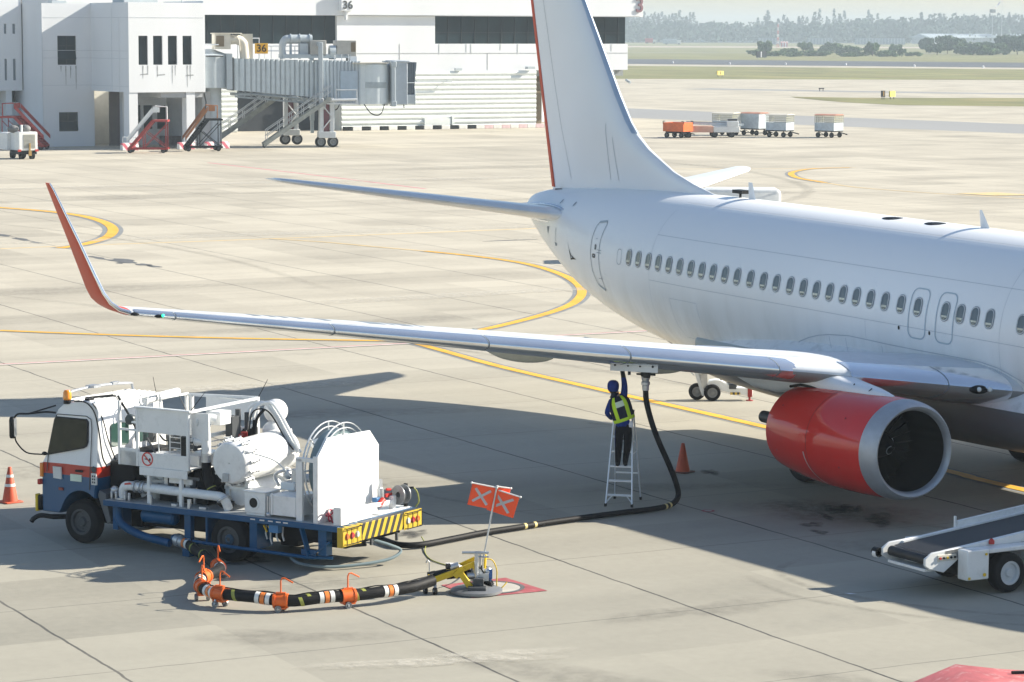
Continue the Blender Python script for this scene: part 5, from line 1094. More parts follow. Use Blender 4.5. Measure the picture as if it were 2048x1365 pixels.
m = MB(); m.lathe([(0,.085),(.02,.10),(.07,.10),(.08,.08)], (.958,-8.035,2.60),(0,0,1),18); m.tube([(.84,-8.17,2.64),(1.07,-7.90,2.64)],.018,6); dpart('nozzle_grip', m, M['black'])
# ------------------------------------------------------------------ ladder
ld = thing('step_ladder', 'aluminium step ladder standing under the wing with a worker on it', 'ladder', (.445,-8.31,0), 47.5)
def rail_pt(sx_, z, back): 
    k = z/1.85; return (sx_*(.262 - .085*k), (.93 if back else 0) + (-.40 if back else .44)*k, z)
for sx_ in (-1,1):
    m = MB(); m.beam(rail_pt(sx_,.03,0), rail_pt(sx_,1.82,0), .024, .065, (0,1,0)); m.build('front_rail', M['alu'], ld)
    m = MB(); m.beam(rail_pt(sx_,.03,1), rail_pt(sx_,1.78,1), .022, .045, (0,1,0)); m.build('rear_leg', M['alu'], ld)
    for bk in (0,1):
        p = rail_pt(sx_,.0,bk); m = MB(); m.box((p[0]-.022,p[1]-.04,0),(p[0]+.022,p[1]+.04,.06)); m.build('rubber_foot', M['black'], ld, bevel=.006)
for z in (.225,.50,.775,1.06,1.34,1.62):
    a = rail_pt(-1,z,0); b = rail_pt(1,z,0); m = MB(); m.box((a[0],a[1]-.01,z-.03),(b[0],a[1]+.10,z)); m.build('tread', M['alu'], ld, bevel=.004)
m = MB(); m.box((-.19,.40,1.80),(.19,.60,1.84)); m.build('top_platform', M['alu'], ld, bevel=.006)
m = MB()
for sx_ in (-1,1): m.beam(rail_pt(sx_,.24,0)[:1] + (.04,.20), (sx_*.18,.06,.21), .015,.02) if False else m.beam((sx_*.255,.03,.08),(sx_*.15,.06,.20),.012,.022)
m.beam(rail_pt(-1,.55,1), rail_pt(1,.55,1), .02,.03); m.beam(rail_pt(-1,1.2,1), rail_pt(1,1.2,1), .02,.03); m.beam(rail_pt(-1,1.0,0), rail_pt(-1,1.0,1), .008,.018); m.beam(rail_pt(1,1.0,0), rail_pt(1,1.0,1), .008,.018); m.build('brace', M['alu'], ld)
# ------------------------------------------------------------------ worker
pr = thing('person', 'worker in blue jacket and lime striped vest on a ladder reaching up to the wing', 'person', (.318,-8.187,-.022), 60.74)
def skin_mesh(name, joints, edges, sub=2):
    me = bpy.data.meshes.new(name); names = list(joints); idx = {n: i for i, n in enumerate(names)}
    me.from_pydata([joints[n][0] for n in names], [(idx[a], idx[b]) for a, b in edges], [])
    o = bpy.data.objects.new(name, me); COL.objects.link(o)
    sk_ = o.modifiers.new('skin', 'SKIN'); sk_.use_smooth_shade = True; sb = o.modifiers.new('sub', 'SUBSURF'); sb.levels = sub; sb.render_levels = sub
    for n, i in idx.items():
        r_ = joints[n][1]; d_ = me.skin_vertices[0].data[i]; d_.radius = r_ if isinstance(r_, tuple) else (r_, r_); d_.use_root = (i == 0)
    dg = bpy.context.evaluated_depsgraph_get(); dg.update(); out = bpy.data.meshes.new_from_object(o.evaluated_get(dg)); bpy.data.objects.remove(o); bpy.data.meshes.remove(me)
    out.name = name; out.polygons.foreach_set('use_smooth', [True]*len(out.polygons)); return out
J = dict(pelvis=((.05,.02,1.60),(.155,.115)), belly=((.03,.01,1.74),(.15,.11)), chest=((-.02,.02,1.93),(.15,.10)), upper=((-.055,.03,2.07),(.135,.095)), neck=((-.10,.04,2.19),(.06,.06)), skull=((-.135,.05,2.27),(.075,.085)), head=((-.155,.05,2.36),(.085,.10)), crown=((-.165,.045,2.435),(.05,.06)),
 shL=((-.20,.03,2.05),.075), elL=((-.285,.0,1.84),.056), wrL=((-.20,.17,1.72),.042), paL=((-.15,.22,1.71),.036),
 shR=((.055,.04,2.17),.080), elR=((.065,.12,2.38),.062), wrR=((.035,.20,2.58),.046), paR=((.025,.22,2.65),.036),
 hipL=((-.035,.02,1.52),.108), knL=((-.05,-.01,1.17),.080), anL=((-.06,.06,.86),.058), toL=((-.065,-.0,.82),.046), tipL=((-.07,.17,.805),.036),
 hipR=((.125,.02,1.52),.108), knR=((.125,-.0,1.19),.080), anR=((.085,.07,.87),.058), toR=((.085,.01,.825),.046), tipR=((.10,.18,.81),.036))
E_ = [('pelvis','belly'),('belly','chest'),('chest','upper'),('upper','neck'),('neck','skull'),('skull','head'),('head','crown'),('upper','shL'),('shL','elL'),('elL','wrL'),('wrL','paL'),('upper','shR'),('shR','elR'),('elR','wrR'),('wrR','paR'),('pelvis','hipL'),('hipL','knL'),('knL','anL'),('anL','toL'),('toL','tipL'),('pelvis','hipR'),('hipR','knR'),('knR','anR'),('anR','toR'),('toR','tipR')]
# five fingers on each hand, grown out of the palm
for s_, pa, fwd, sd_ in (('R', Vector((.022,.225,2.67)), Vector((-.05,.35,.93)).normalized(), Vector((1,0,.05))), ('L', Vector((-.135,.235,1.71)), Vector((.8,.5,-.1)).normalized(), Vector((0,.2,1)))):
    sd_ = (sd_ - fwd*sd_.dot(fwd)).normalized(); nn = fwd.cross(sd_)
    for q, (o_, ln_) in enumerate(((-.028,.062),(-.010,.078),(.009,.074),(.026,.058))):
        b = pa + fwd*.02 + sd_*o_; J[f'f{s_}{q}a'] = (tuple(b), .0105); J[f'f{s_}{q}b'] = (tuple(b + fwd*ln_*.55 + nn*.006), .0095); J[f'f{s_}{q}c'] = (tuple(b + fwd*ln_ + nn*.028), .0085)
        E_ += [('pa'+s_, f'f{s_}{q}a'),(f'f{s_}{q}a', f'f{s_}{q}b'),(f'f{s_}{q}b', f'f{s_}{q}c')]
    b = pa - sd_*.034 - fwd*.005; J[f't{s_}a'] = (tuple(b), .012); J[f't{s_}b'] = (tuple(b - sd_*.025 + fwd*.03 + nn*.01), .010)
    E_ += [('pa'+s_, f't{s_}a'),(f't{s_}a', f't{s_}b')]
me = skin_mesh('person_body', J, E_)
for k in ('jacket','trouser','skin','black','glove'): me.materials.append(M[k])
for p in me.polygons:
    c = p.center
    if c.z < .875: i = 3
    elif c.z < 1.60 + .16*(c.x-.05) and not (c.x < -.12): i = 1
    elif c.z > 2.17 and c.x < -.03 and c.z < 2.6: i = 2
    elif c.z > 2.52 and c.x > -.05: i = 3
    elif c.y > .15 and c.z < 1.8: i = 4
    else: i = 0
    p.material_index = i
bo = bpy.data.objects.new('body', me); COL.objects.link(bo); bo.parent = pr
# face (turned away), cap, vest
m = MB(); m.sphere((-.158,.155,2.35),.022,8,6,(.7,1,1.1)); m.sphere((-.245,.055,2.345),.024,8,6,(.45,.8,1.2)); m.sphere((-.068,.055,2.345),.024,8,6,(.45,.8,1.2)); m.build('nose_and_ears', M['skin'], pr)
m = MB()
for x in (-.19,-.125): m.sphere((x,.142,2.375),.012,8,6)
m.sphere((-.158,.140,2.305),.022,8,6,(1.1,.3,.35)); m.build('eyes_and_mouth', M['black'], pr)
m = MB(); m.loft([[(-.160 + .115*k*math.cos(2*PI*j/24), .045 + .128*k*math.sin(2*PI*j/24), z) for j in range(24)] for z, k in ((2.27,.80),(2.31,.95),(2.36,1.0),(2.41,.97),(2.45,.80),(2.475,.5),(2.483,.12))], True, False, True); cpo = m.build('cap', M['jacket'], pr)
m = MB(); m.sphere((-.165,.18,2.385),.10,14,6,(.85,.75,.14)); m.build('cap_peak', M['jacket'], cpo)
m = MB(); m.loft([[(-.125 + .08*k*math.cos(2*PI*j/16), .042 + .085*k*math.sin(2*PI*j/16), z) for j in range(16)] for z, k in ((2.14,1.3),(2.19,1.0),(2.24,.95))], True); m.build('collar', M['navy'], pr)
m = MB(); m.loft([[(-.155 + .098*k*math.cos(2*PI*j/20), .048 + .112*k*math.sin(2*PI*j/20), z) for j in range(20)] for z, k in ((2.235,.72),(2.26,.86),(2.30,.98))], True); m.build('hair', M['black'], pr)
NV = 48; vr = []
prof_v = [(1.70,.065,.030,.205,.175,-.20),(1.76,.045,.028,.203,.175,-.19),(1.84,.020,.025,.205,.178,-.18),(1.92,-.005,.025,.208,.178,-.17),(2.0,-.03,.025,.208,.175,-.16),(2.07,-.052,.025,.195,.165,-.15),(2.13,-.075,.03,.16,.145,-.13),(2.17,-.09,.035,.125,.125,-.12)]
prof_f = []
for (a, b) in zip(prof_v[:-1], prof_v[1:]):
    for k in arc(0, .75, 3): prof_f.append(tuple(a[i]+(b[i]-a[i])*k for i in range(6)))
prof_f.append(prof_v[-1])
v = MB(); vs = []
for z, cx, cy_, wx, wy, sl_ in prof_f: vs.append([(cx + wx*math.cos(2*PI*j/NV), cy_ + wy*math.sin(2*PI*j/NV), z + .36*(wx*math.cos(2*PI*j/NV))) for j in range(NV)])
v.loft(vs, True)
vo = v.build('vest', [M['navy'], M['lime'], M['panelw']], pr)
nr = len(prof_f)
for p in vo.data.polygons:
    r_i, j = divmod(p.index, NV); a = (j+.5)/NV*360; t = r_i/(nr-1); i = 0
    back = 180 < a < 360; x = math.cos(R(a))
    if t < .14: i = 1
    elif back and .44 < abs(x) < .72: i = 1
    elif not back and .40 < abs(x) < .68: i = 1
    elif back and abs(x) <= .44 and .52 < t < .74: i = 2
    p.material_index = i
md = vo.modifiers.new('thick', 'SOLIDIFY'); md.thickness = .008
m = MB(); m.box((-.125,-.02,1.665),(-.06,.06,1.70)); m.box((.21,-.02,1.80),(.25,.06,1.90)); m.build('radio_pouch', M['black'], pr, bevel=.008)
m = MB()
for x, z, r_ in ((.185,1.66,.034),(.20,1.63,.03),(.17,1.635,.03),(.19,1.60,.024),(.165,1.60,.02),(.205,1.595,.02)): m.sphere((x,-.115,z), r_, 10, 8, (1,.6,1.2))
m.build('tucked_glove', M['glove'], pr)
# ------------------------------------------------------------------ cones
def cone(loc, label, bands, rz=0, h=.70):
    c = thing('traffic_cone', label, 'cone', loc, rz, 'orange traffic cones')
    m = MB(); m.box((-.19,-.19,.0),(.19,.19,.03)); m.build('cone_base', M['cone'] if bands else pm('dirty_cone_base',(.16,.06,.04),.7), c, bevel=.012)
    m = MB(); m.lathe([(.028,.155),(.045,.15),(h-.01,.035),(h,.028),(h,.001)], (0,0,0),(0,0,1),28); b = m.build('cone_body', M['cone'], c)
    if bands:
        for z in (.32,.50): m = MB(); m.lathe([(z,.155-.115*(z/h)+.0035),(z+.055,.155-.115*((z+.055)/h)+.0035)], (0,0,0),(0,0,1),28); m.build('white_band', M['reflect'], b)
    return c
cone((-5.68,-18.54,0), 'orange traffic cone with two white bands standing left of the truck cab', True, 12)
cone((-2.61,-4.87,0), 'plain dirty orange traffic cone standing in the shade beside the red engine', False, 25, .62)
# ------------------------------------------------------------------ belt loader (local x up the belt, y left)
bl = thing('belt_loader', 'white belt loader with black conveyor belt rising towards the aircraft side at right edge', 'belt loader', (9.9,-7.05,0), 90)
m = MB(); m.box((-.85,.55,.28),(3.6,.88,.74)); m.box((-.9,-.88,.28),(-.45,-.62,.78)); m.box((.42,-.88,.28),(3.6,-.62,.78)); m.box((-.45,-.88,.70),(.42,-.62,.78)); m.box((-.6,-.5,.35),(3.5,.5,.45))
b0 = m.build('body', M['tw'], bl, bevel=.02)
for x in (0, 2.6):
    for y in (-.76,.76): wheel(bl, x, y, .335, .335, .24, 1, 'strut')
m = MB(); m.box((-.75,-.45,.30),(-.2,.45,.55)); m.tube([(-1.2,-.3,.5),(-.3,-.3,.45)],.04,8); m.tube([(-1.2,.3,.5),(-.3,.3,.45)],.04,8); m.box((-.35,-.5,.45),(.2,.5,.62)); m.build('undercarriage', M['chassis'], bl)
def bz(x): return .70 + .125*(x+1.55) if x > -1.55 else .70
m = MB(); sl_ = .108
def bp(x, y, dz): return (x, y, .62 + (x+1.45)*sl_ + dz)
for y0, y1 in ((-.60,-.50),(.50,.60)):
    m.loft([[bp(-1.15,y0,-.05),bp(-1.15,y1,-.05),bp(-1.15,y1,.10),bp(-1.15,y0,.10)],[bp(5.2,y0,-.05),bp(5.2,y1,-.05),bp(5.2,y1,.10),bp(5.2,y0,.10)]],True,True,True)
m.loft([[bp(-1.3,-.5,-.12),bp(-1.3,.5,-.12),bp(-1.3,.5,-.03),bp(-1.3,-.5,-.03)],[bp(5.1,-.5,-.12),bp(5.1,.5,-.12),bp(5.1,.5,-.03),bp(5.1,-.5,-.03)]],True,True,True)
fr = m.build('conveyor_frame', M['tw'], bl)
m = MB(); pts = []
m.loft([[bp(x,-.49,.075),bp(x,.49,.075)] for x in arc(-1.38,5.2,20)], False)
m.lathe([(-.49,.085),(.49,.085)], bp(-1.41,0,-.01),(0,1,0),20); m.build('conveyor_belt', pm('belt_rubber',(.009,.010,.012),.55,var=.3,scale=6), bl)
for s in (-1,1):
    m = MB(); m.prism([(-1.55,.54),(-1.46,.48),(-1.16,.40),(-.98,.52),(-.72,.70),(-.72,.80),(-1.40,.75),(-1.55,.66)], (0,s*.60-(.05 if s>0 else 0),0),(1,0,0),(0,0,1),(0,.05,0)); np_ = m.build('nose_plate', M['tw'], bl, bevel=.012)
    if s < 0:
        m = MB(); m.box((-1.30,-.62,.60),(-.92,-.595,.70)); m.build('control_panel', M['beige'], np_, bevel=.006)
        for k_, mt in enumerate(('redpaint','black','yellow','black','black')):
            m = MB(); m.cyl((-1.26+.075*k_,-.62,.65),(-1.26+.075*k_,-.64,.65),.02,None,10); m.build('button', M[mt], np_)
m = MB(); m.box((-1.48,-.5,.42),(-1.24,.5,.47)); m.tube([(-1.60,.6,.56),(-1.60,.70,.56)],.07,12); m.build('nose_crossbar', M['tw'], bl, bevel=.01)
m = MB(); m.cyl((-1.58,.60,.58),(-1.58,.73,.58),.08,None,16); m.build('rubber_buffer', M['black'], bl)
m = MB(); 
m.loft([[bp(.05,.60,.10),bp(.05,.66,.10),bp(.05,.66,.19),bp(.05,.60,.19)],[bp(5.2,.60,.10),bp(5.2,.66,.10),bp(5.2,.66,.19),bp(5.2,.60,.19)]],True,True,True); m.box((.0,.6,.85),(.03,.64,1.06)); m.build('side_rail', M['tw'], bl)
m = MB(); m.lathe([(0,.05),(.05,.05),(.09,.02)], (-.2,-.62,.80),(0,0,1),12); m.build('red_lamp', M['redpaint'], bl)
m = MB(); m.tube(cr([(-.85,-.55,.68),(-.75,-.55,.60),(-.6,-.5,.58),(-.5,-.45,.66)],5),.018,6); m.tube([(-1.1,-.45,.6),(-.8,-.5,.62)],.02,6); m.build('hydraulic_hose', M['black'], bl)
m = MB(); m.box((-.88,-.895,.30),(-.84,-.86,.34)); m.cyl((-.52,-.885,.70),(-.52,-.9,.70),.022,None,10); m.cyl((-.55,-.885,.36),(-.55,-.9,.36),.03,None,10); m.build('reflector', M['yellow'], bl)
m = MB(); m.box((1.2,-.8,.8),(2.0,-.55,1.3)); m.tube([(1.2,-.7,1.3),(1.0,-.7,1.45)],.02,6); m.build('driver_seat', M['black'], bl, bevel=.03)
# ------------------------------------------------------------------ red equipment at the lower right corner: faded canopy with folded edges
rc = thing('red_canopy_cart', 'sun faded red metal canopy of a service cart cut off by the lower right corner', 'service cart', (22.12,-16.83,0), 60.74)
m = MB()
m.prism([(-.82,1.74),(-.82,1.80),(-.20,2.07),(.32,2.015),(1.05,1.97),(1.05,1.74)],(0,-.95,0),(1,0,0),(0,0,1),(0,1.25,0)); rf = m.build('canopy', M['pinkred'], rc, bevel=.015)
m = MB(); m.tube([(.40,.05,2.03),(.60,.12,2.02),(.74,.10,2.0)],.018,6); m.build('canopy_wire', M['black'], rf)
m = MB(); m.box((-.7,-.85,.42),(.9,.25,1.76)); bd = m.build('body', M['pinkred'], rc, bevel=.02)
m = MB(); m.box((-.5,.25,.6),(.7,.26,1.5)); m.build('body_door', M['stairred'], bd)
for x in (-.5,.7):
    for y in (-.7,.2): wheel(rc, x, y, .22, .22, .14, 1, 'rim')
tag(sheet('paper_scrap', [(9.55,-9.52),(9.62,-9.42),(9.70,-9.36),(9.66,-9.48)], .02, M['glove']), kind='structure')
disc('manhole_ring', (1.71,-7.06), .13, .010, M['matred']); disc('manhole_lid', (1.71,-7.06), .075, .014, M['conc'])
# ------------------------------------------------------------------ ground power trailer beyond the wing: two tyres, strut, white drawbar body
tr = thing('ground_trailer', 'two wheeled white equipment trailer with leaning strut standing beyond the wing', 'trailer', (-12.15,2.0,0), 60.74)
for x, y in ((-.27,.08),(.10,-.12)): wheel(tr, x, y, .21, .21, .16, 1, 'rim')
for w_ in kids(tr): w_.rotation_euler = (0,0,0)
m = MB(); m.beam((-.36,.05,.92),(-.10,-.02,.12),.09,.09); m.beam((-.30,.05,.90),(-.15,.0,.45),.05,.04); m.tube([(-.44,.05,.82),(-.42,.05,.68),(-.34,.05,.62)],.015,6); m.build('leaning_strut', M['strut'], tr)
m = MB(); m.box((-.18,-.05,.30),(-.02,.1,.85)); m.box((-.22,-.1,.72),(.0,.12,.75)); m.tube([(-.06,0,.3),(-.06,0,.92)],.03,8); m.build('jack_post', M['steel'], tr)
m = MB(); m.prism([(-.02,.34),(.02,.50),(.18,.53),(.30,.52),(.48,.42),(.62,.34),(.98,.32),(1.12,.30),(1.12,.14),(.98,.13),(.55,.20),(.22,.28),(.1,.36)], (0,-.12,0),(1,0,0),(0,0,1),(0,.3,0)); m.build('drawbar', M['tw'], tr, bevel=.015)
m = MB(); m.box((.52,-.15,.30),(.70,.2,.40)); m.box((.48,-.1,.44),(.75,.2,.46)); m.tube([(.70,0,.2),(.70,0,.62)],.03,8); m.tube([(.32,0,.5),(.32,0,.78)],.02,8); m.build('winch', M['dkgrey'], tr)
m = MB(); m.box((.55,-.14,.155),(.80,-.125,.215)); m.build('hazard_plate', stripes('trailer_stripes',(.65,.42,.05),(.03,.03,.03),(9,0,0)), tr)
m = MB(); m.box((.99,-.16,.10),(1.10,-.05,.34)); m.build('red_block', M['stairred'], tr, bevel=.01)
m = MB(); m.tube([(1.04,-.1,.0),(1.04,-.1,.3)],.028,8); m.cyl((1.04,-.1,0),(1.04,-.1,.02),.09); m.build('stand_leg', M['stairred'], tr)
# ------------------------------------------------------------------ white box truck behind the fuselage (only its roof shows)
vn = thing('white_van', 'white van parked beyond the fuselage with only its roof showing behind the fin', 'van', (-49.0,25.7,0), 240.74)
m = MB(); prof_vn = [(-3.2,.45),(-3.2,2.80),(-3.08,2.93),(1.25,2.93),(1.5,2.75),(1.95,1.6),(2.6,1.4),(2.75,1.2),(2.75,.45)]
rings = []
for y, k in ((-.98,.96),(-.9,1),(.9,1),(.98,.96)): rings.append([(-.2+(u+.2)*k, y*(1 if w < 1.4 else .93), 1.4+(w-1.4)*k) for u, w in prof_vn])
m.loft(rings, True, True, True); vb = m.build('van_body', M['tw'], vn, bevel=.05)
m = MB(); m.prism([(1.3,1.55),(1.78,1.55),(1.45,2.35),(1.3,2.4)],(0,-.955,0),(1,0,0),(0,0,1),(0,-.02,0)); m.box((-2.9,-.95,1.6),(1.0,-.925,2.3)); m.build('side_window', M['glass'], vb)
for x in (-2.1,1.9):
    for y in (-.86,.86): wheel(vn, x, y, .33, .33, .2, 1)

# ------------------------------------------------------------------ terminal
BW = M['bwall']
def bpart(n, m, mt, parent, **k): return m.build(n, M[mt] if isinstance(mt, str) else mt, parent, **k)
tm = thing('terminal_building', 'white terminal with dark ribbon windows on a corrugated base behind the jet bridge', 'building', (-190,64,0))
def TM(m): m.v = [(x+190, y-64, z) for x, y, z in m.v]; return m
m = MB(); m.box((-214,50,5.48),(-190,108.9,8.02)); m.box((-214,77.32,8.02),(-190,87.57,10.6)); m.box((-214,50,10.62),(-190,108.9,10.9)); m.box((-190,50,10.62),(-189.6,110.4,12.9)) ; m.box((-214,50,10.9),(-190,110.4,12.9)); bpart('upper_wall', TM(m), BW, tm, smooth=False)
m = MB(); m.box((-213.9,50,8.0),(-190.35,77.4,10.7)); m.box((-213.9,87.5,8.0),(-190.35,108.8,10.7)); glz = bpart('ribbon_window', TM(m), 'bdark', tm, smooth=False)
m = MB()
y = 64.5
while y < 108.8:
    if not 77.2 < y < 87.6: m.box((-190.36,y-.025,8.02),(-190.29,y+.025,10.62))
    y += 1.3 if y < 77.4 else 1.45
m.box((-190.36,87.57,9.05),(-190.27,108.8,9.10)); bpart('window_mullion', TM(m), 'mull', glz, smooth=False)
m = MB()
for i in range(7): m.box((-190.42,87.7+3*i,8.1),(-190.38,89.0+3*i+.5*(i%2),10.55))
bpart('window_curtain', TM(m), pm('grey_green_curtain',(.05,.085,.085),.5,var=.3,scale=1), glz, smooth=False)
m = MB()
for yy in (70.5,71.9,66.2,67.4): m.box((-190.42,yy,8.05),(-190.38,yy+.8,10.55))
bpart('window_curtain', TM(m), pm('teal_curtain',(.045,.13,.12),.5,var=.3,scale=1), glz, smooth=False)
m = MB(); m.box((-189.99,77.4,7.10),(-189.975,108.9,7.15)); m.box((-189.99,83.8,5.5),(-189.975,83.84,8.0)); m.box((-189.99,93.2,5.5),(-189.975,93.24,7.15)); m.box((-189.99,101.2,5.5),(-189.975,101.24,7.15)); m.box((-189.59,78,10.66),(-189.57,110,10.70)); bpart('wall_joint', TM(m), 'stain', tm, smooth=False)
m = MB()
for yy, h in ((88.0,.9),(90.9,.7),(91.4,.8),(94.6,.5),(96.5,.9),(98.9,.6),(103,.8),(107,.6)): m.box((-189.985,yy,7.95-h),(-189.972,yy+.10,8.0))
bpart('rain_streak', TM(m), pm('pale_rain_streak',(.62,.64,.64),.8), tm, smooth=False)
m = MB()   # corrugated base
prof_c = []
nz = 12
for i in range(nz*6+1):
    z = 5.45*i/(nz*6); prof_c.append((-189.75 + .13*abs(math.sin(PI*nz*i/(nz*6)))**.6, z))
m.loft([[(x,77.6,z) for x,z in prof_c],[(x,98.4,z) for x,z in prof_c]],False); m.loft([[(x,64.3,z) for x,z in prof_c],[(x,67.1,z) for x,z in prof_c]],False)
cb_ = bpart('corrugated_base', TM(m), 'corr', tm, angle=60)
m = MB(); m.box((-213,50,0),(-189.9,64.3,5.48)); m.box((-213,77.6,0),(-189.9,98.4,5.47)); m.box((-213,64.3,0),(-189.9,67.1,5.47)); bpart('base_wall', TM(m), 'corr', tm, smooth=False)
m = MB(); m.box((-213,67.1,0),(-191.5,77.6,5.47)); bpart('dark_bay', TM(m), 'bvoid', tm, smooth=False)
m = MB(); m.box((-212,98.4,4.9),(-191,109,5.48)); bpart('soffit', TM(m), pm('soffit_grey',(.25,.27,.28),.8), tm, smooth=False)
for yy, xx in ((107.6,-191.2),(107.6,-205),(99.5,-205)):
    m = MB(); m.cyl((xx,yy,0),(xx,yy,5.48),.42,None,20); bpart('round_pillar', TM(m), BW, tm)
m = MB(); m.box((-205,99.2,0),(-192.5,100.6,5.0)); m.box((-192.2,98.6,.9),(-191.6,98.9,4.9)); m.box((-192,98.6,4.2),(-190.6,100,4.35)); m.box((-192,98.6,3.3),(-190.6,100,3.45)); bpart('service_core', TM(m), 'brown', tm, smooth=False)
m = MB(); m.tube([(-189.6,85.2,4.55),(-189.2,85.2,4.5),(-189.2,89,4.5)],.06,8); m.tube([(-189.6,88.6,4.6),(-189.2,88.6,4.5)],.05,8); m.box((-189.75,89.5,5.5),(-189.5,90.2,5.72)); m.box((-189.75,97.2,5.6),(-189.2,98.0,5.85)); m.cyl((-190.3,108.9,4.5),(-189.8,109.1,4.2),.14,None,10); bpart('floodlight', TM(m), 'bgrey', tm)
m = MB(); m.box((-189.75,86.2,.3),(-189.5,89.0,1.0)); m.box((-189.75,89.1,.4),(-189.45,89.3,1.2)); bpart('cable_duct', TM(m), 'corr', tm)
SW = Matrix(((0,0,1,0),(1,0,0,0),(0,1,0,0),(0,0,0,1)))      # text plane facing +x, reading towards +y
text_obj('sign_digit', '3', 2.0, pm('maroon_sign_letters',(.22,.12,.14),.5), tm, Matrix.Translation((.46,109.95-64,11.72)) @ SW, .07)
m = MB(); m.box((-189.6,77.3,11.05),(-189.0,78.6,13)); m.box((-189.58,77.85,10.2),(-189.2,78.05,11.05)); sg = bpart('gate_sign_box', TM(m), BW, tm, bevel=.02)
text_obj('sign_digits', '36', 1.05, M['dkgrey'], tm, Matrix.Translation((1.03,77.95-64,11.55)) @ SW, .02)
# kerb blocks along the base: each a thing
kb = None
for i in range(24):
    y = 77.9 + .93*i; 
    if i < 16: mt, lab = ('black','black painted kerb block') if i % 2 == 0 else ('whline','white painted kerb block')
    else: mt, lab = ('pinkkerb','faded pink painted kerb block') if i % 2 == 0 else ('whline','white painted kerb block')
    m = MB(); m.box((-.15,-.45,0),(.15,.45,.38)); o = m.build('kerb_block', M[mt], None, bevel=.03); o.location = (-189.0, y, 0)
    side_ = 'beside the jet bridge' if i < 5 else ('below the corrugated wall' if i < 12 else 'near the tail fin')
    tag(o, f'{lab} {side_}' , 'kerb block', 'painted kerb blocks ' + lab.split()[0] + ' ' + side_)
# ------------------------------------------------------------------ pier block on the left
pb = thing('pier_building', 'white two storey pier building with dark windows raised on corner columns at left', 'building', (-158.4,44.3,0))
def PB(m): m.v = [(x+158.4, y-44.3, z) for x, y, z in m.v]; return m
m = MB()   # front block with four window holes -> built from strips
wy = [45.11,45.88,46.32,47.10,47.55,48.32,48.78,49.55]
m.box((-166.6,44.3,4.42),(-158.4,50.55,6.55)); m.box((-166.6,44.3,8.79),(-158.4,50.55,11.36))
edges_ = [44.3] + wy + [50.55]
for a, b in zip(edges_[0::2], edges_[1::2]): m.box((-166.6,a,6.55),(-158.4,b,8.79))
m.box((-166.6,50.55,4.42),(-158.42,50.68,11.5)); bpart('front_block', PB(m), BW, pb, smooth=False)
for a, b in zip(wy[0::2], wy[1::2]):
    m = MB(); m.box((-160,a,6.55),(-158.6,b,8.79)); wn = bpart('window', PB(m), 'bdark', pb, smooth=False)
    m = MB(); m.box((-158.6,a,6.55),(-158.55,a+.05,8.79)); m.box((-158.6,b-.05,6.55),(-158.55,b,8.79)); m.box((-158.6,a,8.74),(-158.55,b,8.79)); m.box((-158.6,a,6.55),(-158.55,b,6.6)); bpart('window_frame', PB(m), 'mull', wn, smooth=False)
m = MB(); m.box((-178,40.2,0),(-166.5,44.52,1.21)); m.box((-178,40.2,2.72),(-166.5,44.52,6.47)); m.box((-178,40.2,8.76),(-166.5,44.52,11.32))
for z0, z1, a, b in ((1.21,2.72,41.54,43.13),(6.47,8.76,41.49,43.04)): m.box((-178,40.2,z0),(-166.5,a,z1)); m.box((-178,b,z0),(-166.5,44.52,z1))
bpart('side_wall', PB(m), BW, pb, smooth=False)
for z0, z1, a, b in ((1.21,2.72,41.54,43.13),(6.47,8.76,41.49,43.04)):
    m = MB(); m.box((-168,a,z0),(-166.65,b,z1)); wn = bpart('window', PB(m), 'bdark', pb, smooth=False)
    m = MB(); c = (a+b)/2
    for yy in (a+.03,c,b-.03): m.box((-166.65,yy-.03,z0),(-166.6,yy+.03,z1))
    for zz in ([z0+.03,(z0+z1)/2,z1-.03] if z1 < 3 else [z0+.03,z0+.75,z0+1.5,z1-.03]): m.box((-166.65,a,zz-.03),(-166.58,b,zz+.03))
    bpart('window_frame', PB(m), 'mull', wn, smooth=False)
    zc_ = (z0+z1)/2; m = MB(); m.T = Matrix.Translation((-166.6,a,zc_)) @ Matrix.Rotation(R(-14),4,'Y'); m.box((0,.03,-.70 if z1<3 else -.74),(.03,b-a-.03,0)); bpart('open_sash', PB(m), 'bdark', wn, smooth=False)
m = MB(); m.box((-182,36,4.36),(-171,40.2,5.19))
for a, b, z0, z1 in ((36,38.66,5.19,9.70),(38.86,39.37,5.19,9.70),(39.59,40.2,5.19,9.70)): m.box((-182,a,z0),(-171,b,z1))
m.box((-182,38.66,6.91),(-171,38.86,8.91)); m.box((-182,39.37,6.91),(-171,39.59,8.91)); m.box((-182,36,9.70),(-171,40.2,12.2)); bpart('rear_wing', PB(m), BW, pb, smooth=False)
for yy in (38.66,39.37):
    for z0, z1 in ((5.19,6.91),(8.91,9.70)): m = MB(); m.box((-172,yy,z0),(-171.12,yy+.21,z1)); bpart('slit_window', PB(m), pm('slit_grey',(.18,.21,.24),.3), pb, smooth=False)
m = MB(); m.box((-182,36,0),(-173,40.2,4.36)); bpart('rear_undercroft', PB(m), 'bvoid', pb, smooth=False)
m = MB(); m.box((-173,38.8,0),(-171.2,39.3,4.36)); m.box((-172.9,39.3,1.6),(-172.2,40.2,3.4)); bpart('undercroft_pillar', PB(m), 'bwall', pb, smooth=False)
m = MB()
for yy, x0, x1 in ((44.3,-159.6,-158.45),(49.1,-159.4,-158.5)): m.box((x0,yy,0),(x1,yy+.72,4.42))
m.box((-166.4,46.55,0),(-165.6,47.0,4.42)); bpart('column', PB(m), BW, pb, smooth=False)
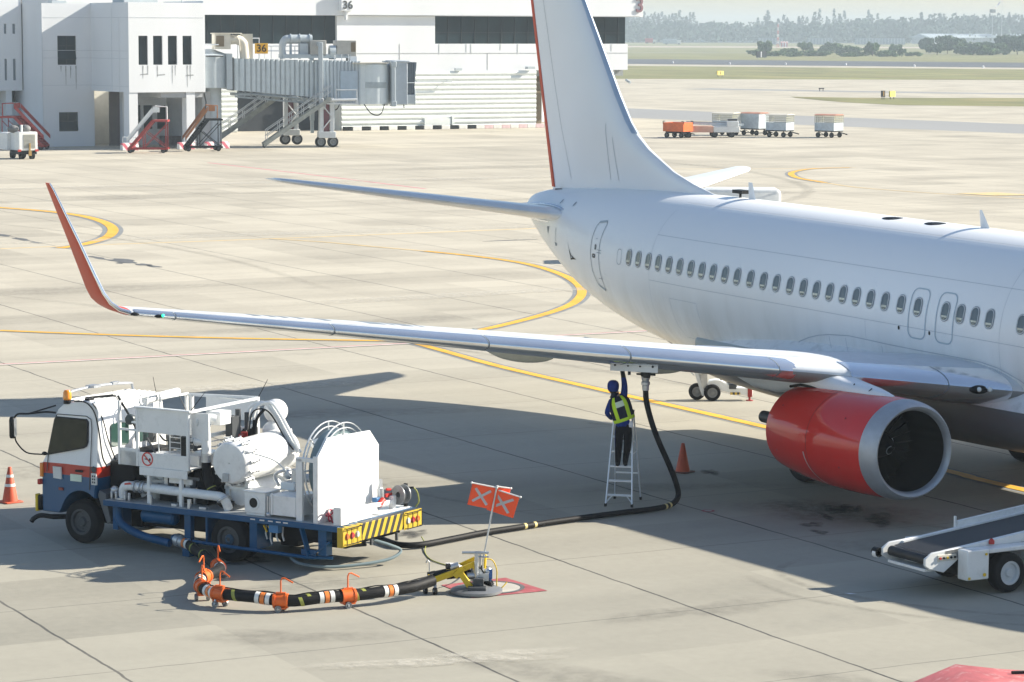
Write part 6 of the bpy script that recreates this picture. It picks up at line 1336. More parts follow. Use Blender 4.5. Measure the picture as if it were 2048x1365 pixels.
m = MB(); ry = [47.88,48.91,50.08,51.34]; m.box((-172,47.2,0),(-167,55,1.26)); m.box((-172,47.2,3.19),(-167,55,4.42)); prev = 47.2
for yy in ry: m.box((-172,prev,1.26),(-167,yy,3.19)); prev = yy + .78
m.box((-172,prev,1.26),(-167,55,3.19)); bpart('recessed_wall', PB(m), BW, pb, smooth=False)
for yy in ry: m = MB(); m.box((-168,yy,1.26),(-167.15,yy+.78,3.19)); bpart('window', PB(m), 'bdark', pb, smooth=False)
m = MB(); m.box((-167,50.9,0),(-159.6,51.6,4.42)); m.box((-166.9,47.0,4.0),(-158.6,50.5,4.42)); bpart('undercroft_beam', PB(m), pm('shaded_render',(.36,.37,.38),.8), pb, smooth=False)
m = MB(); m.box((-172,44.52,0),(-170,47.2,4.42)); bpart('passage_wall', PB(m), 'beige', pb, smooth=False)
m = MB()
for i in range(9): m.tube([(-169.9,44.55,.5+.46*i),(-169.9,45.6,.5+.46*i)],.20,8)
m.box((-170,44.6,.35),(-169.7,45.5,.9)); bpart('passage_cladding', PB(m), 'beige', pb)
m = MB(); m.box((-166.4,45.7,0),(-166.2,47.0,4.42)); bpart('passage_shade', PB(m), pm('dark_brown_passage_shade',(.10,.085,.08),.7), pb, smooth=False)
m = MB()
for z in (10.18,7.6,7.0,4.85): m.box((-158.40,44.3,z),(-158.385,50.55,z+.035)) if z > 8 else None; m.box((-166.6,44.285,z),(-158.4,44.3,z+.03)); m.box((-166.5,40.2,z),(-166.485,44.4,z+.03))
m.box((-162.0,44.285,4.42),(-161.95,44.3,11.3)); m.box((-160.4,44.285,4.42),(-160.36,44.3,10.2)); m.box((-166.49,40.18,0.1),(-166.45,40.22,11.3)); bpart('wall_joint', PB(m), pm('pale_joint',(.50,.53,.56),.8), pb, smooth=False)
m = MB()
for (a, z1, h, x) in ((42.1,6.4,1.6,-166.49),(42.95,6.4,1.9,-166.49),(41.7,6.4,.5,-166.49),(42.5,6.4,1.0,-166.49),(45.4,6.5,1.0,-158.39),(45.8,6.5,.7,-158.39),(46.6,6.5,.9,-158.39),(47.85,6.5,1.4,-158.39),(48.1,6.5,.8,-158.39),(49.1,6.5,1.7,-158.39),(49.35,6.5,1.1,-158.39)):
    m.add([(x,a,z1),(x,a+.11,z1),(x,a+.07,z1-h),(x,a+.04,z1-h)],[(0,1,2,3)])
for a, z in ((45.2,5.75),(46.6,5.7),(49.0,5.65)): m.add([(-158.39,a,z),(-158.39,a+.7,z+.05),(-158.39,a+.65,z+.14),(-158.39,a+.05,z+.1)],[(0,1,2,3)])
bpart('rain_stain', PB(m), pm('dark_rain_stain',(.36,.375,.38),.9,var=.3,scale=4), pb, smooth=False)
m = MB(); m.tube([(-166.46,44.0,.1),(-166.46,44.0,11)],.03,6) if False else m.tube([(-171+.04,40.15,4.4),(-171+.04,40.15,11.9)],.03,6); m.tube([(-159.2,50.9,2.2),(-159.2,51.05,3.6),(-159.2,50.9,4.3)],.06,8); bpart('drain_pipe', PB(m), 'dkgrey', pb)
m = MB(); m.box((-170,42,11.36),(-169,43.2,11.55)); m.box((-163.5,45,11.36),(-161,46.3,11.9)); m.box((-164,47.0,11.36),(-163,48.6,12.2)); m.tube([(-160,49.4,11.3),(-160,49.4,12.6)],.04,6); bpart('roof_plant', PB(m), 'bgrey', pb)
# railings and painted barriers at the columns
for loc, lab in (((-158.0,43.7,0),'grey pipe railing beside the left column of the pier building'),((-157.9,48.75,0),'grey pipe railing beside the right column of the pier building')):
    t = thing('pipe_railing', lab, 'railing', loc)
    m = MB(); m.tube([(0,-.15,0),(0,-.15,1.0),(0,.95,1.0),(0,.95,0)],.045,6); m.tube([(0,-.15,.55),(0,.95,.55)],.035,6); m.build('rail_frame', M['bgrey'], t)
for yy, lab in ((43.6,'red and white striped concrete block left of the left pier column'),(44.3,'red and white striped concrete block in front of the left pier column'),(48.3,'red and white striped concrete block left of the right pier column'),(49.0,'red and white striped concrete block in front of the right pier column'),(50.6,'red and white striped concrete block right of the orange stairs'),(51.9,'red and white striped concrete block below the jet bridge end')):
    m = MB(); m.prism([(-.3,0),(.3,0),(.2,.55),(-.2,.55)],(0,-.32,0),(1,0,0),(0,0,1),(0,.64,0)); o = m.build('barrier_block', stripes('barrier_stripes',(.55,.12,.16),(.72,.72,.70),(0,1.6,1.2)), None, bevel=.03); o.location = (-157.6, yy, 0); tag(o, lab, 'barrier', 'striped concrete blocks by the pier')
m = MB(); m.box((-.5,-.9,0),(.5,.9,.78))
for i in range(7): m.box((.48,-.85+.27*i,.05),(.53,-.80+.27*i,.75)); 
o = m.build('cargo_crate', pm('dark_crate',(.10,.085,.085),.8,var=.4,scale=6), None); o.location = (-164.5,50.3,0); tag(o, 'dark slatted crate stacked under the pier building', 'crate')
m = MB(); m.lathe([(0,.26),(.55,.30),(.7,.22),(.72,.01)],(0,0,0),(0,0,1),18); o = m.build('beige_drum', M['beige'], None); o.location = (-163.6,51.3,0); tag(o, 'beige drum standing beside the dark crate', 'drum')
# ------------------------------------------------------------------ jet bridge (local x along the tunnel, y left, z up)
JB = thing('jet_bridge', 'grey ribbed passenger jet bridge on wheeled columns with yellow gate sign 36', 'jet bridge', (-160.6,51.2,0), 75)
def jx(x): return x*.97 if x < 4 else (3.88 + (x-4)*.80 if x < 14 else 11.88 + (x-14)*.73)
def jp(n, m, mt, parent=None, **k): m.v = [(jx(x), y, z) for x, y, z in m.v]; return m.build(n, M[mt] if isinstance(mt, str) else mt, parent or JB, **k)
def tun(x): return 4.52 - .075*(x-2.6), 7.02 - .022*(x-2.6)
m = MB()
def tunnel(m, x0, x1, hw, dz0, dz1, rib):
    n = int((x1-x0)/rib*4); 
    for s in (-1,1):
        A = []; B = []
        for i in range(n+1):
            x = x0 + (x1-x0)*i/n; q = i % 4; o = .0 if q in (0,1) else .055
            a, b = tun(x); A.append((x, s*(hw+o), a+dz0)); B.append((x, s*(hw+o), b+dz1))
        m.loft([A,B],False)
    a0,b0 = tun(x0); a1,b1 = tun(x1); m.loft([[(x0,-hw,a0+dz0),(x0,hw,a0+dz0),(x0,hw,b0+dz1),(x0,-hw,b0+dz1)],[(x1,-hw,a1+dz0),(x1,hw,a1+dz0),(x1,hw,b1+dz1),(x1,-hw,b1+dz1)]],True,True,True)
tunnel(m, 2.4, 11.0, 1.45, 0, 0, .48); jp('tunnel', m, pm('bridge_ribbed_panel',(.50,.56,.59),.45,var=.05,dirt=.2), None, angle=25)
m = MB(); tunnel(m, 10.6, 14.9, 1.6, -.25, .05, .36); jp('outer_tunnel', m, pm('bridge_grey_panel',(.40,.46,.51),.45,var=.05,dirt=.2), None, angle=25)
m = MB(); m.lathe([(4.72,.01),(4.72,1.75),(7.28,1.75),(7.30,1.6),(7.75,.3),(7.76,.01)],(.7,0,0),(0,0,1),40); m.box((1.9,-1.7,4.6),(2.35,1.7,7.4)); rot_ = jp('rotunda', m, 'bgrey', None, angle=40)
m = MB(); m.lathe([(0,.8),(4.72,.8)],(.9,0,0),(0,0,1),24); jp('rotunda_column', m, 'bgrey', None)
m = MB(); m.box((2.35,-1.55,4.5),(2.5,1.55,7.1)); m.tube([(.2,-1.77,7.2),(1.6,-1.77,7.2)],.05,6); jp('tunnel_seal', m, 'dkgrey', rot_)
cabc = Vector((17.0,0,0))
m = MB(); m.lathe([(3.42,.01),(3.42,1.95),(6.55,1.95),(6.62,1.85),(6.7,.01)],(16.6,0,0),(0,0,1),40); m.box((14.6,-1.6,3.4),(16.6,1.6,6.65)); cbn = jp('cab', m, pm('bridge_cab_panel',(.56,.62,.65),.4,var=.05), None, angle=40)
m = MB(); m.box((18.35,-1.9,3.3),(18.75,-1.3,6.75)); m.box((18.3,-2.0,3.2),(18.85,-1.25,3.65)); m.box((18.3,-2.0,6.35),(18.85,-1.25,6.8)); m.box((18.3,1.2,3.2),(18.8,1.9,6.8)); jp('cab_post', m, 'bgrey', cbn, bevel=.04)
m = MB(); m.box((18.7,-1.75,3.35),(20.15,1.6,6.75)); m.box((18.6,-1.85,6.70),(20.4,1.7,6.85)); jp('cab_hood', m, pm('hood_grey',(.36,.41,.46),.5), cbn, bevel=.05)
m = MB()   # pleated bellows
for q in range(5):
    x = 20.1 + .2*q; m.box((x,-1.55,4.2),(x+.10,1.5,6.72+.0*q))
m.prism([(20.1,4.1),(20.95,4.3),(21.25,6.72),(20.1,6.72)],(0,-1.45,0),(1,0,0),(0,0,1),(0,2.9,0)); jp('bellows', m, pm('bellows_fabric',(.12,.15,.18),.8), cbn, smooth=False)
m = MB(); m.box((20.1,-1.6,3.4),(21.0,1.4,4.15)); m.box((20.95,-1.62,3.35),(21.1,1.4,4.6)); m.box((20.0,-1.62,5.05),(20.95,-1.5,5.12)); jp('bumper_box', m, 'bgrey', cbn, bevel=.03)
m = MB(); m.box((13.55,-1.675,5.15),(13.95,-1.64,5.72)); jp('door_window', m, 'bdark', None)
m = MB()
for q in range(26): 
    a = PI*1.5 + (q-13)*.055; m.box((16.6+1.955*math.cos(a)-.02, 1.955*math.sin(a)-.02, 4.68),(16.6+1.955*math.cos(a)+.02, 1.955*math.sin(a)+.02, 5.15))
jp('cab_vent', m, pm('vent_grey',(.33,.38,.40),.5), cbn, smooth=False)
m = MB(); m.box((12.8,-1.68,3.7),(14.6,-1.655,6.05)); jp('service_door', m, pm('door_blue_grey',(.34,.42,.50),.45), None)
m = MB(); m.box((14.0,-1.95,6.62),(18.0,1.9,6.70)); jp('cab_roof_edge', m, 'beige', cbn)
# lift columns and bogies
for y, nm in ((-1.95,0),(1.95,1)):
    m = MB(); m.box((10.55,y-.22,2.0),(10.95,y+.22,8.3)); m.box((10.6,y-.18,1.0),(10.9,y+.18,3.6)); jp('lift_column', m, 'bgrey', None, bevel=.03)
m = MB(); m.box((10.4,-2.2,3.0),(11.2,2.2,3.4)); m.box((10.55,-1.9,8.0),(10.9,1.9,8.3)); m.box((11.9,-1.5,1.4),(12.3,-1.1,3.5)); m.box((11.9,1.1,1.4),(12.3,1.5,3.5)); jp('cross_beam', m, 'bgrey', None, bevel=.03)
for x, y in ((11.3,-2.0),(9.0,3.9)):
    m = MB(); m.box((x-.75,y-.3,1.0),(x-.35,y+.3,3.9)); m.box((x+.3,y-.3,1.0),(x+.7,y+.3,3.9)); m.box((x-.85,y-.45,.75),(x+.85,y+.45,1.25)); m.beam((x-.5,y-.3,1.4),(x+.5,y-.3,2.4),.1,.1); m.beam((x+.5,y-.3,2.4),(x-.5,y-.3,3.4),.1,.1); bg = jp('bogie_frame', m, 'strut', None, bevel=.03)
    m = MB(); m.box((x-.3,y-.15,1.2),(x+.25,y+.15,3.6)); jp('bogie_lattice', m, pm('maroon_panel',(.16,.05,.06),.6), bg)
    for dx in (-.55,.55):
        w_ = wheel(bg, jx(x)+dx*.9, y-.05, .44, .44, .42, 1, 'rim', .62)
        if dx > 0: w_.rotation_euler = (0,0,0)
m = MB(); m.beam((9.0,3.9,3.7),(10.8,0,3.6),.4,.4); m.box((2.6,-1.4,4.1),(10.6,1.4,4.28))
for i in range(14):
    x = 2.8 + .56*i; a, b = tun(x); m.beam((x,-1.35,a-.05),(x+.56,-1.35,a-.42-.02*i*.3),.06,.06); m.beam((x+.56,-1.35,a-.05),(x,-1.35,a-.42),.05,.05)
m.beam((2.6,-1.35,4.02),(10.8,-1.35,3.42),.10,.14); m.tube([(4,-1.5,4.2),(8.5,-1.5,3.9)],.06,6); jp('under_truss', m, pm('grey_truss',(.26,.29,.30),.6,var=.3,scale=3), None)
# service stairs that hang from the bridge
def svc_stair(p, q, w):
    p = Vector(p); q = Vector(q); d = (q-p); sd = Vector((0,1,0)) * w/2
    m = MB()
    for s in (-1,1): m.beam(p+sd*s, q+sd*s, .08, .32)
    n = 13
    for i in range(n): c = p + d*((i+.5)/n); m.box((c.x-.14,c.y-w/2,c.z),(c.x+.14,c.y+w/2,c.z+.04))
    st = jp('service_stair', m, pm('weathered_steel',(.30,.31,.28),.6,var=.25,scale=3), None)
    m = MB(); U = Vector((0,0,1))
    for s in (-1,1):
        for h in (.55,1.0): m.tube([p+sd*s+U*h+d*.04, q+sd*s+U*h],.035,6)
        for i in range(6): c = p + d*(.05+.18*i) + sd*s; m.tube([c, c+U*1.0],.03,6)
    jp('handrail', m, 'steel', st)
    m = MB(); m.lathe([(-.08,.05),(-.08,.16),(.08,.16),(.08,.05)], (p.x+.1,p.y,.16),(0,1,0),16); jp('stair_castor', m, 'dkgrey', st)
svc_stair((1.2,2.1,.25),(7.6,2.1,4.1),.9)
svc_stair((4.9,-2.2,.25),(11.6,-2.3,3.9),.9)
m = MB(); m.box((11.4,-2.5,3.40),(14.4,-1.65,3.52)); m.tube([(14.3,-2.4,3.5),(14.3,-2.4,4.6)],.05,6); m.tube([(12.2,-2.4,3.5),(12.2,-2.4,4.6)],.04,6); m.tube([(12.2,-2.4,4.55),(14.3,-2.4,4.55)],.035,6); m.tube(cr([(11.2,-2.4,3.5),(11.7,-2.42,3.72),(14.3,-2.42,3.78)],5),.12,8); m.box((14.15,-2.55,3.4),(14.45,-2.3,3.75)); jp('landing', m, 'strut', None)
m = MB(); m.tube(cr([(15.4,-1.3,3.4),(16.0,-1.5,2.75),(16.7,-1.6,2.5),(17.3,-1.5,2.7),(17.7,-1.3,3.4)],6),.05,6); m.tube(cr([(12.8,-1.3,3.4),(12.5,-1.4,3.0),(12.0,-1.4,2.9)],5),.05,6); m.tube([(19.8,-1.4,3.4),(19.85,-1.4,3.1)],.06,6); jp('hanging_cable', m, 'black', None)
# roof plant
m = MB(); m.box((1.0,-1.3,7.75),(2.3,.4,8.95)); m.box((.9,-1.4,8.95),(3.2,.5,9.02)); ac = jp('roof_air_unit', m, 'beige', None, bevel=.03)
m = MB(); m.box((1.1,-1.33,7.95),(1.75,-1.29,8.8)); jp('air_unit_grille', m, 'brown', ac)
m = MB(); m.tube(cr([(2.3,-.9,8.5),(2.9,-.9,8.5),(3.35,-.9,8.2),(3.45,-.9,7.5),(3.5,-.9,7.0)],6),.38,14); m.tube(cr([(2.4,-1.3,8.85),(2.9,-1.32,8.6),(3.05,-1.32,7.6)],5),.05,6); m.box((3.3,-.9,7.0),(4.2,.2,8.95)); jp('roof_duct', m, 'beige', None, angle=50)
m = MB(); m.tube(cr([(7.3,-.6,7.0),(7.2,-.6,7.9),(7.4,-.6,8.4),(8.0,-.6,8.55),(10.2,-.6,8.55)],6),.34,14)
for x in (8.0,8.9,9.9): m.cyl((x,-.6,8.55),(x+.1,-.6,8.55),.42,None,14); m.box((x-.05,-.7,7.0),(x+.15,-.5,8.3))
m.box((7.2,-1.2,7.05),(14.0,1.2,7.35)); m.cyl((11.9,-.8,7.5),(12.5,-.8,7.5),.55,None,18); m.box((8.9,-1.0,7.3),(9.7,-.2,8.2)); jp('roof_duct', m, 'bgrey', None, angle=50)
for x0, x1 in ((9.9,11.5),(12.6,14.6)):
    m = MB(); m.box((x0,-1.2,7.2),(x1,.6,8.45)); ac = jp('roof_air_unit', m, pm('warm_grey_housing',(.40,.39,.36),.6), None, bevel=.03)
    if x0 > 12: m = MB(); m.box((14.0,-1.23,7.55),(14.5,-1.19,8.3)); jp('air_unit_grille', m, 'brown', ac); m = MB(); m.box((13.9,-1.25,6.7),(14.62,.6,7.2)); jp('air_unit_base', m, 'bwall', ac)
m = MB(); m.tube([(3.2,.9,7.0),(3.2,.9,8.6),(5.2,.9,8.6),(5.2,.9,7.0)],.05,6); m.tube([(5.2,.9,8.0),(10,.9,8.0)],.05,6); m.tube([(5.2,.9,7.6),(10,.9,7.6)],.04,6)
for x in (6.4,7.6,8.8): m.tube([(x,.9,7.0),(x,.9,8.0)],.04,6)
m.tube([(.0,-1.2,7.5),(.0,-1.2,8.1),(1.3,-1.4,8.1)],.05,6); m.tube([(13.0,-1.4,6.6),(13.0,-1.4,7.3),(13.7,-1.4,7.3),(13.7,-1.4,6.4)],.05,6); m.tube([(12.3,-1.4,6.6),(12.3,-1.4,7.3)],.05,6); jp('roof_railing', m, 'bwall', None)
m = MB(); m.T = Matrix.Translation((5.0,-1.42,7.42)) @ Matrix.Rotation(R(0),4,'Z'); m.box((-.70,-.04,-.02),(.60,.04,.80)); sg = jp('gate_sign', m, pm('yellow_sign',(.82,.42,.01),.5,var=.04), None, bevel=.01)
text_obj('sign_digits', '36', .80, M['black'], sg, Matrix.Translation((4.64,-1.47,7.80)) @ Matrix.Rotation(R(90),4,'X'), .01)
m = MB(); m.tube([(4.7,-1.42,7.0),(4.7,-1.42,7.45)],.04,6); m.tube([(5.3,-1.42,7.0),(5.3,-1.42,7.45)],.04,6); jp('sign_post', m, 'bwall', sg)
# ------------------------------------------------------------------ mobile stairs
def mob_stairs(label, loc, rz, h, run, rail, frame, near, mirror=False):
    t = thing('passenger_stairs', label, 'stairs', loc, rz, 'mobile passenger stairs'); W_ = .75
    m = MB()
    for s in (-1,1): m.beam((0,s*W_,.25),(run,s*W_,h),.07,.22)
    n = 12
    for i in range(n): x = run*(i+.5)/n; z = .25 + (h-.25)*(i+.5)/n; m.box((x-.12,-W_,z-.03),(x+.12,W_,z+.03)); m.box((x-.02,-W_,z-.16),(x+.02,W_,z))
    m.box((run,-W_-.1,h-.1),(run+1.1,W_+.1,h+.04)); m.build('flight', frame, t)
    for s in (-1,1):
        m = MB(); m.prism([(-.1,.84),(run-.05,h+.66),(run-.05,h+1.0),(-.1,1.14)], (0,s*(W_+.06),0),(1,0,0),(0,0,1),(0,.05,0)); m.build('side_panel', rail if s != near else rail, t)
        m = MB(); m.prism([(run,h+.62),(run+.5,h+.62),(run+.5,h+1.0),(run,h+1.05)],(0,s*(W_+.06),0),(1,0,0),(0,0,1),(0,.05,0)) if s != near else m.tube([(run+.9,s*W_,h),(run+.9,s*W_,h+1.0),(run,s*W_,h+1.05)],.05,6); m.build('platform_rail', rail, t)
    m = MB()
    for s in (-1,1):
        m.beam((0,s*W_,.32),(run+1.1,s*W_,.32),.08,.12); m.beam((run+.95,s*W_,.3),(run+.95,s*W_,h),.06,.06); m.beam((run*.6,s*W_,.3),(run*.6,s*W_,h*.62),.06,.06); m.beam((run*.6,s*W_,.4),(run+.95,s*W_,h-.3),.05,.05); m.beam((run+.95,s*W_,.4),(run*.75,s*W_,h*.62),.05,.05)
    m.beam((0,-W_,.32),(0,W_,.32),.08,.1); m.beam((run+1,-W_,.32),(run+1,W_,.32),.08,.1); m.build('base_frame', frame, t)
    for x in (.15,run+.75):
        for s in (-1,1): wheel(t, x, s*(W_-.05), .2, .2, .12, 1, 'dkgrey')
mob_stairs('faded red stairs leaning against the wall left of the pier, behind the white generator', (-161.5,38.6,0), 232, 2.55, 2.3, M['stairred'], M['stairred'], 1)
mob_stairs('red stairs with white handrail in front of the left pier column', (-153.6,42.35,0), 62, 2.45, 1.9, M['tw'], M['stairred'], 1)
mob_stairs('black stairs with rusty orange side panels in front of the right pier column', (-154.4,47.25,0), 75, 2.45, 1.7, M['stairbrown'], M['chassis'], 1)
# ------------------------------------------------------------------ white generator trailer at the left edge
gp = thing('ground_power_unit', 'white louvred ground power unit with two dark exhaust drums at the left edge', 'generator', (-147.4,31.5,0), 90)
m = MB(); m.box((-.35,-.9,.62),(1.05,.9,1.95)); m.box((-.35,.9,.62),(-.9,2.4,1.9)) if False else m.box((-.6,.9,.6),(.3,2.6,1.85)); m.box((.0,-.4,1.95),(.14,-.2,2.45)); bd = m.build('housing', M['tw'], gp, bevel=.04)
m = MB()
for i in range(11): m.box((.0,-.93,.80+.09*i),(.86,-.90,.84+.09*i))
m.build('louvre', pm('louvre_shadow',(.16,.17,.16),.6), bd)
m = MB(); m.box((.0,-.915,.78),(.88,-.9,1.78)); m.build('grille_back', M['beige'], bd)
for x, y in ((-.38,.2),(.55,.25)): m = MB(); m.sphere((x,y,2.15),.40,16,10,(1,1.2,.72)); m.build('exhaust_drum', pm('sooty_drum',(.14,.14,.14),.7), gp)
m = MB(); m.box((-.4,-.85,.35),(1.0,.85,.62)); m.build('chassis', M['chassis'], gp)
for x in (-.05,.72):
    for y in (-.6,1.3):
        t = MB(); t.lathe([(-.14,.15),(-.14,.3),(.14,.3),(.14,.15)],(x,y,.3),(1,0,0),20); t.build('wheel', M['tyre'], gp, angle=30)
m = MB(); m.beam((.42,-.98,.3),(.45,-.95,1.15),.12,.1); m.box((.35,-1.05,.25),(.55,-.9,.6)); m.build('drawbar', pm('ochre_drawbar',(.36,.22,.06),.6), gp)
for x in (-.32,.98): m = MB(); m.box((x-.12,-.95,.55),(x+.12,-.9,.70)); m.build('tail_lamp', M['redpaint'], gp)
# ------------------------------------------------------------------ baggage carts and tractor
def dolly(label, loc, rz, roof, low, opened=False):
    t = thing('baggage_cart', label, 'baggage cart', loc, rz, 'covered baggage carts')
    m = MB(); m.box((-1.0,-.75,.52),(1.0,.75,.62)); m.beam((1.0,0,.5),(1.9,0,.3),.08,.08); m.beam((-.7,-.6,.5),(-.4,-.3,.3),.05,.05); m.beam((.7,-.6,.5),(.4,-.3,.3),.05,.05); m.tube([(-.7,-.65,.22),(-.7,.65,.22)],.04,6); m.tube([(.7,-.65,.22),(.7,.65,.22)],.04,6); m.build('chassis', M['chassis'], t)
    m = MB(); m.box((-1.0,-.77,.62),(1.0,-.74,1.30)); m.box((-1.0,.74,.62),(1.0,.77,1.30)); m.box((-1.0,-.75,.62),(-.97,.75,1.30)); m.box((.97,-.75,.62),(1.0,.75,1.30)); m.build('lower_panel', low, t)
    m = MB()
    for i in range(11):
        x = -1.0 + .2*i; m.box((x-.012,-.77,1.3),(x+.012,-.745,1.95)); m.box((x-.012,.745,1.3),(x+.012,.77,1.95))
    for i in range(9):
        y = -.75 + .1875*i; m.box((-1.0,y-.012,1.3),(-.975,y+.012,1.95)); m.box((.975,y-.012,1.3),(1.0,y+.012,1.95))
    for z in (1.45,1.6,1.75,1.92):
        m.box((-1.0,-.77,z-.015),(1.0,-.745,z+.015)); m.box((-1.0,.745,z-.015),(1.0,.77,z+.015)); m.box((-1.0,-.75,z-.015),(-.975,.75,z+.015)); m.box((.975,-.75,z-.015),(1.0,.75,z+.015))
    m.build('cage', M['mesh'], t)
    m = MB(); m.prism([(-.82,1.95),(.82,1.95),(.5,2.05),(-.5,2.05)],(-1.08,0,0),(0,1,0),(0,0,1),(2.16,0,0)); m.build('canopy', roof, t)
    for x in (-.7,.7):
        for y in (-.65,.65): wheel(t, x, y, .23, .23, .13, 1, 'dkgrey')
    return t
dolly('grey cart with pale canopy behind the conveyor truck, leftmost of the covered carts', (-164.5,103.6,0), 30, M['beige'], M['dolly'])
c2 = dolly('solid sided white cart with rusty canopy between the two pale caged carts', (-163.5,106.0,0), 20, M['rust'], M['dolly'])
m = MB(); m.box((-1.02,-.78,1.3),(1.02,-.772,1.95)); m.box((1.002,-.76,1.3),(1.012,.76,1.95)); m.build('upper_panel', M['dolly'], c2)
dolly('grey cart with pale canopy in front of the rusty roofed cart', (-158.8,105.5,0), 28, M['beige'], M['dolly'])
dolly('grey cart with rusty canopy standing alone at the right end of the cart row', (-156.1,108.85,0), 22, M['rust'], M['dolly'])
oc = thing('orange_cart', 'open orange baggage trailer at the left end of the cart row', 'trailer', (-161.2,96.4,0), 25)
m = MB(); m.box((-1.05,-.8,.62),(1.05,-.76,1.35)); m.box((-1.05,.76,.62),(1.05,.8,1.35)); m.box((-1.05,-.8,.62),(-1.0,.8,1.35)); m.box((1.0,-.8,.62),(1.05,.8,1.35)); m.box((-1.05,-.8,.56),(1.05,.8,.62)); bd = m.build('tub', M['orange'], oc, bevel=.01)
m = MB(); m.tube([(-1.05,-.78,1.2),(-1.05,-.78,1.45),(-.85,-.78,1.45)],.035,6); m.tube([(1.05,.78,1.2),(1.05,.78,1.45),(.85,.78,1.45)],.035,6); m.tube([(1.05,-.78,1.2),(1.05,-.78,1.45),(.85,-.78,1.45)],.035,6); m.build('corner_handle', M['black'], bd)
m = MB(); m.box((-.9,-.6,.4),(.9,.6,.56)); m.beam((1,0,.45),(1.7,0,.35),.08,.08); m.build('chassis', M['chassis'], oc)
for x in (-.75,.75):
    for y in (-.62,.62): wheel(oc, x, y, .24, .24, .14, 1, 'dkgrey')
cv = thing('conveyor_truck', 'low pink and white belt conveyor truck between the orange trailer and the carts', 'belt loader', (-161.3,99.0,0), 62)
m = MB(); m.box((-2.2,-.85,.45),(.9,.85,1.0)); m.build('rear_body', M['salmon'], cv, bevel=.03)
m = MB(); m.box((.9,-.85,.45),(3.2,.85,.95)); m.box((2.1,-.85,.95),(3.1,-.1,1.45)); m.build('front_body', M['tw'], cv, bevel=.04)
m = MB(); m.beam((-1.4,0,1.25),(3.6,0,1.12),.8,.22); m.build('conveyor_frame', M['dolly'], cv)
m = MB(); m.beam((-1.4,0,1.375),(3.7,0,1.24),.62,.03); m.box((2.2,-.5,1.45),(3.0,.1,1.62)); m.build('conveyor_belt', M['dkgrey'], cv)
for x in (-1.4,1.0,2.5):
    for y in (-.75,.75): wheel(cv, x, y, .3, .3, .18, 1, 'dkgrey')
# ------------------------------------------------------------------ far side of the field
def far_sign(name, label, loc, w, h, mats, rz=0):
    t = thing(name, label, 'sign', loc, rz); m = MB(); m.box((-.12,-w/2,.35),(.12,w/2,.35+h)); b = m.build('sign_box', M[mats[0]], t)
    m = MB(); m.tube([(0,-w*.35,0),(0,-w*.35,.4)],.06,6); m.tube([(0,w*.35,0),(0,w*.35,.4)],.06,6); m.build('sign_leg', M['dkgrey'], t)
    if len(mats) > 1: m = MB(); m.box((.125,-w*.08,.45),(.14,w*.02,.25+h)); m.build('sign_symbol', M[mats[1]], b)
    return t
far_sign('taxiway_sign', 'yellow taxiway sign on the dry grass strip', (-441.3,285.8,0), 2.2, .85, ('signy','black'), 22)
far_sign('taxiway_sign', 'black and yellow taxiway sign on the grass island', (-268.6,198.6,0), .75, .85, ('black','ylw'), 22)
far_sign('taxiway_sign', 'plain yellow sign panel beside the black sign on the grass island', (-268.0,199.7,0), 1.35, .8, ('signy',), 22)
far_sign('runway_sign', 'black and white board standing at the far runway edge', (-770,520,0), 4.2, 2.2, ('black','glove'))
far_sign('small_board', 'tiny dark board on the apron far right', (-316,222,0), .9, .15, ('black',))
for i, (x, y) in enumerate(((-656,411),(-629,413),(-614,422),(-599,432),(-565,430),(-542,435))):
    m = MB(); m.lathe([(0,.3),(.2,.25),(.5,.22),(.6,.01)],(0,0,0),(0,0,1),10); o = m.build('runway_light', M['glove'], None); o.location = (x,y,0); tag(o, 'small white runway edge light in the row along the near runway edge', 'runway light', 'runway edge lights')
def crown_mesh(name, shape, n, leaf, mat, seed):
    """leaf clumps spread through clustered lobes"""
    r = random.Random(seed); vs = []; fs = []
    lobes = shape(r)
    for _ in range(n):
        cx, cy, cz, rx, rz = r.choice(lobes); 
        while True:
            x, y, z = (r.uniform(-1,1) for _ in range(3)); d = x*x+y*y+z*z
            if .2 < d < 1: break
        p = Vector((cx+x*rx, cy+y*rx, cz+z*rz)); a = Vector((r.uniform(-1,1),r.uniform(-1,1),r.uniform(-.6,1))).normalized(); u = a.orthogonal().normalized(); w = a.cross(u); l = leaf*r.uniform(.5,1.3)
        b = len(vs); vs += [p+u*l, p+w*l*.7, p-u*l*.8, p-w*l*.6]; fs.append((b,b+1,b+2,b+3))
    me = bpy.data.meshes.new(name); me.from_pydata(vs, [], fs); me.materials.append(mat); return me
def unit(k, lo, hi): return lambda r: [(r.uniform(-.62,.62), r.uniform(-.62,.62), r.uniform(lo,hi), r.uniform(.25,.42), r.uniform(.16,.26)) for _ in range(k)] + [(0,0,(lo+hi)/2,.7,.4)]
BU = [crown_mesh('bush_crown', unit(9,.25,.78), 1100, .14, M['leaf2'], 3), crown_mesh('thicket_crown', unit(14,.2,.75), 1300, .10, M['leaf2'], 5), crown_mesh('tree_crown', unit(12,.35,.8), 1500, .11, M['leaf'], 8)]
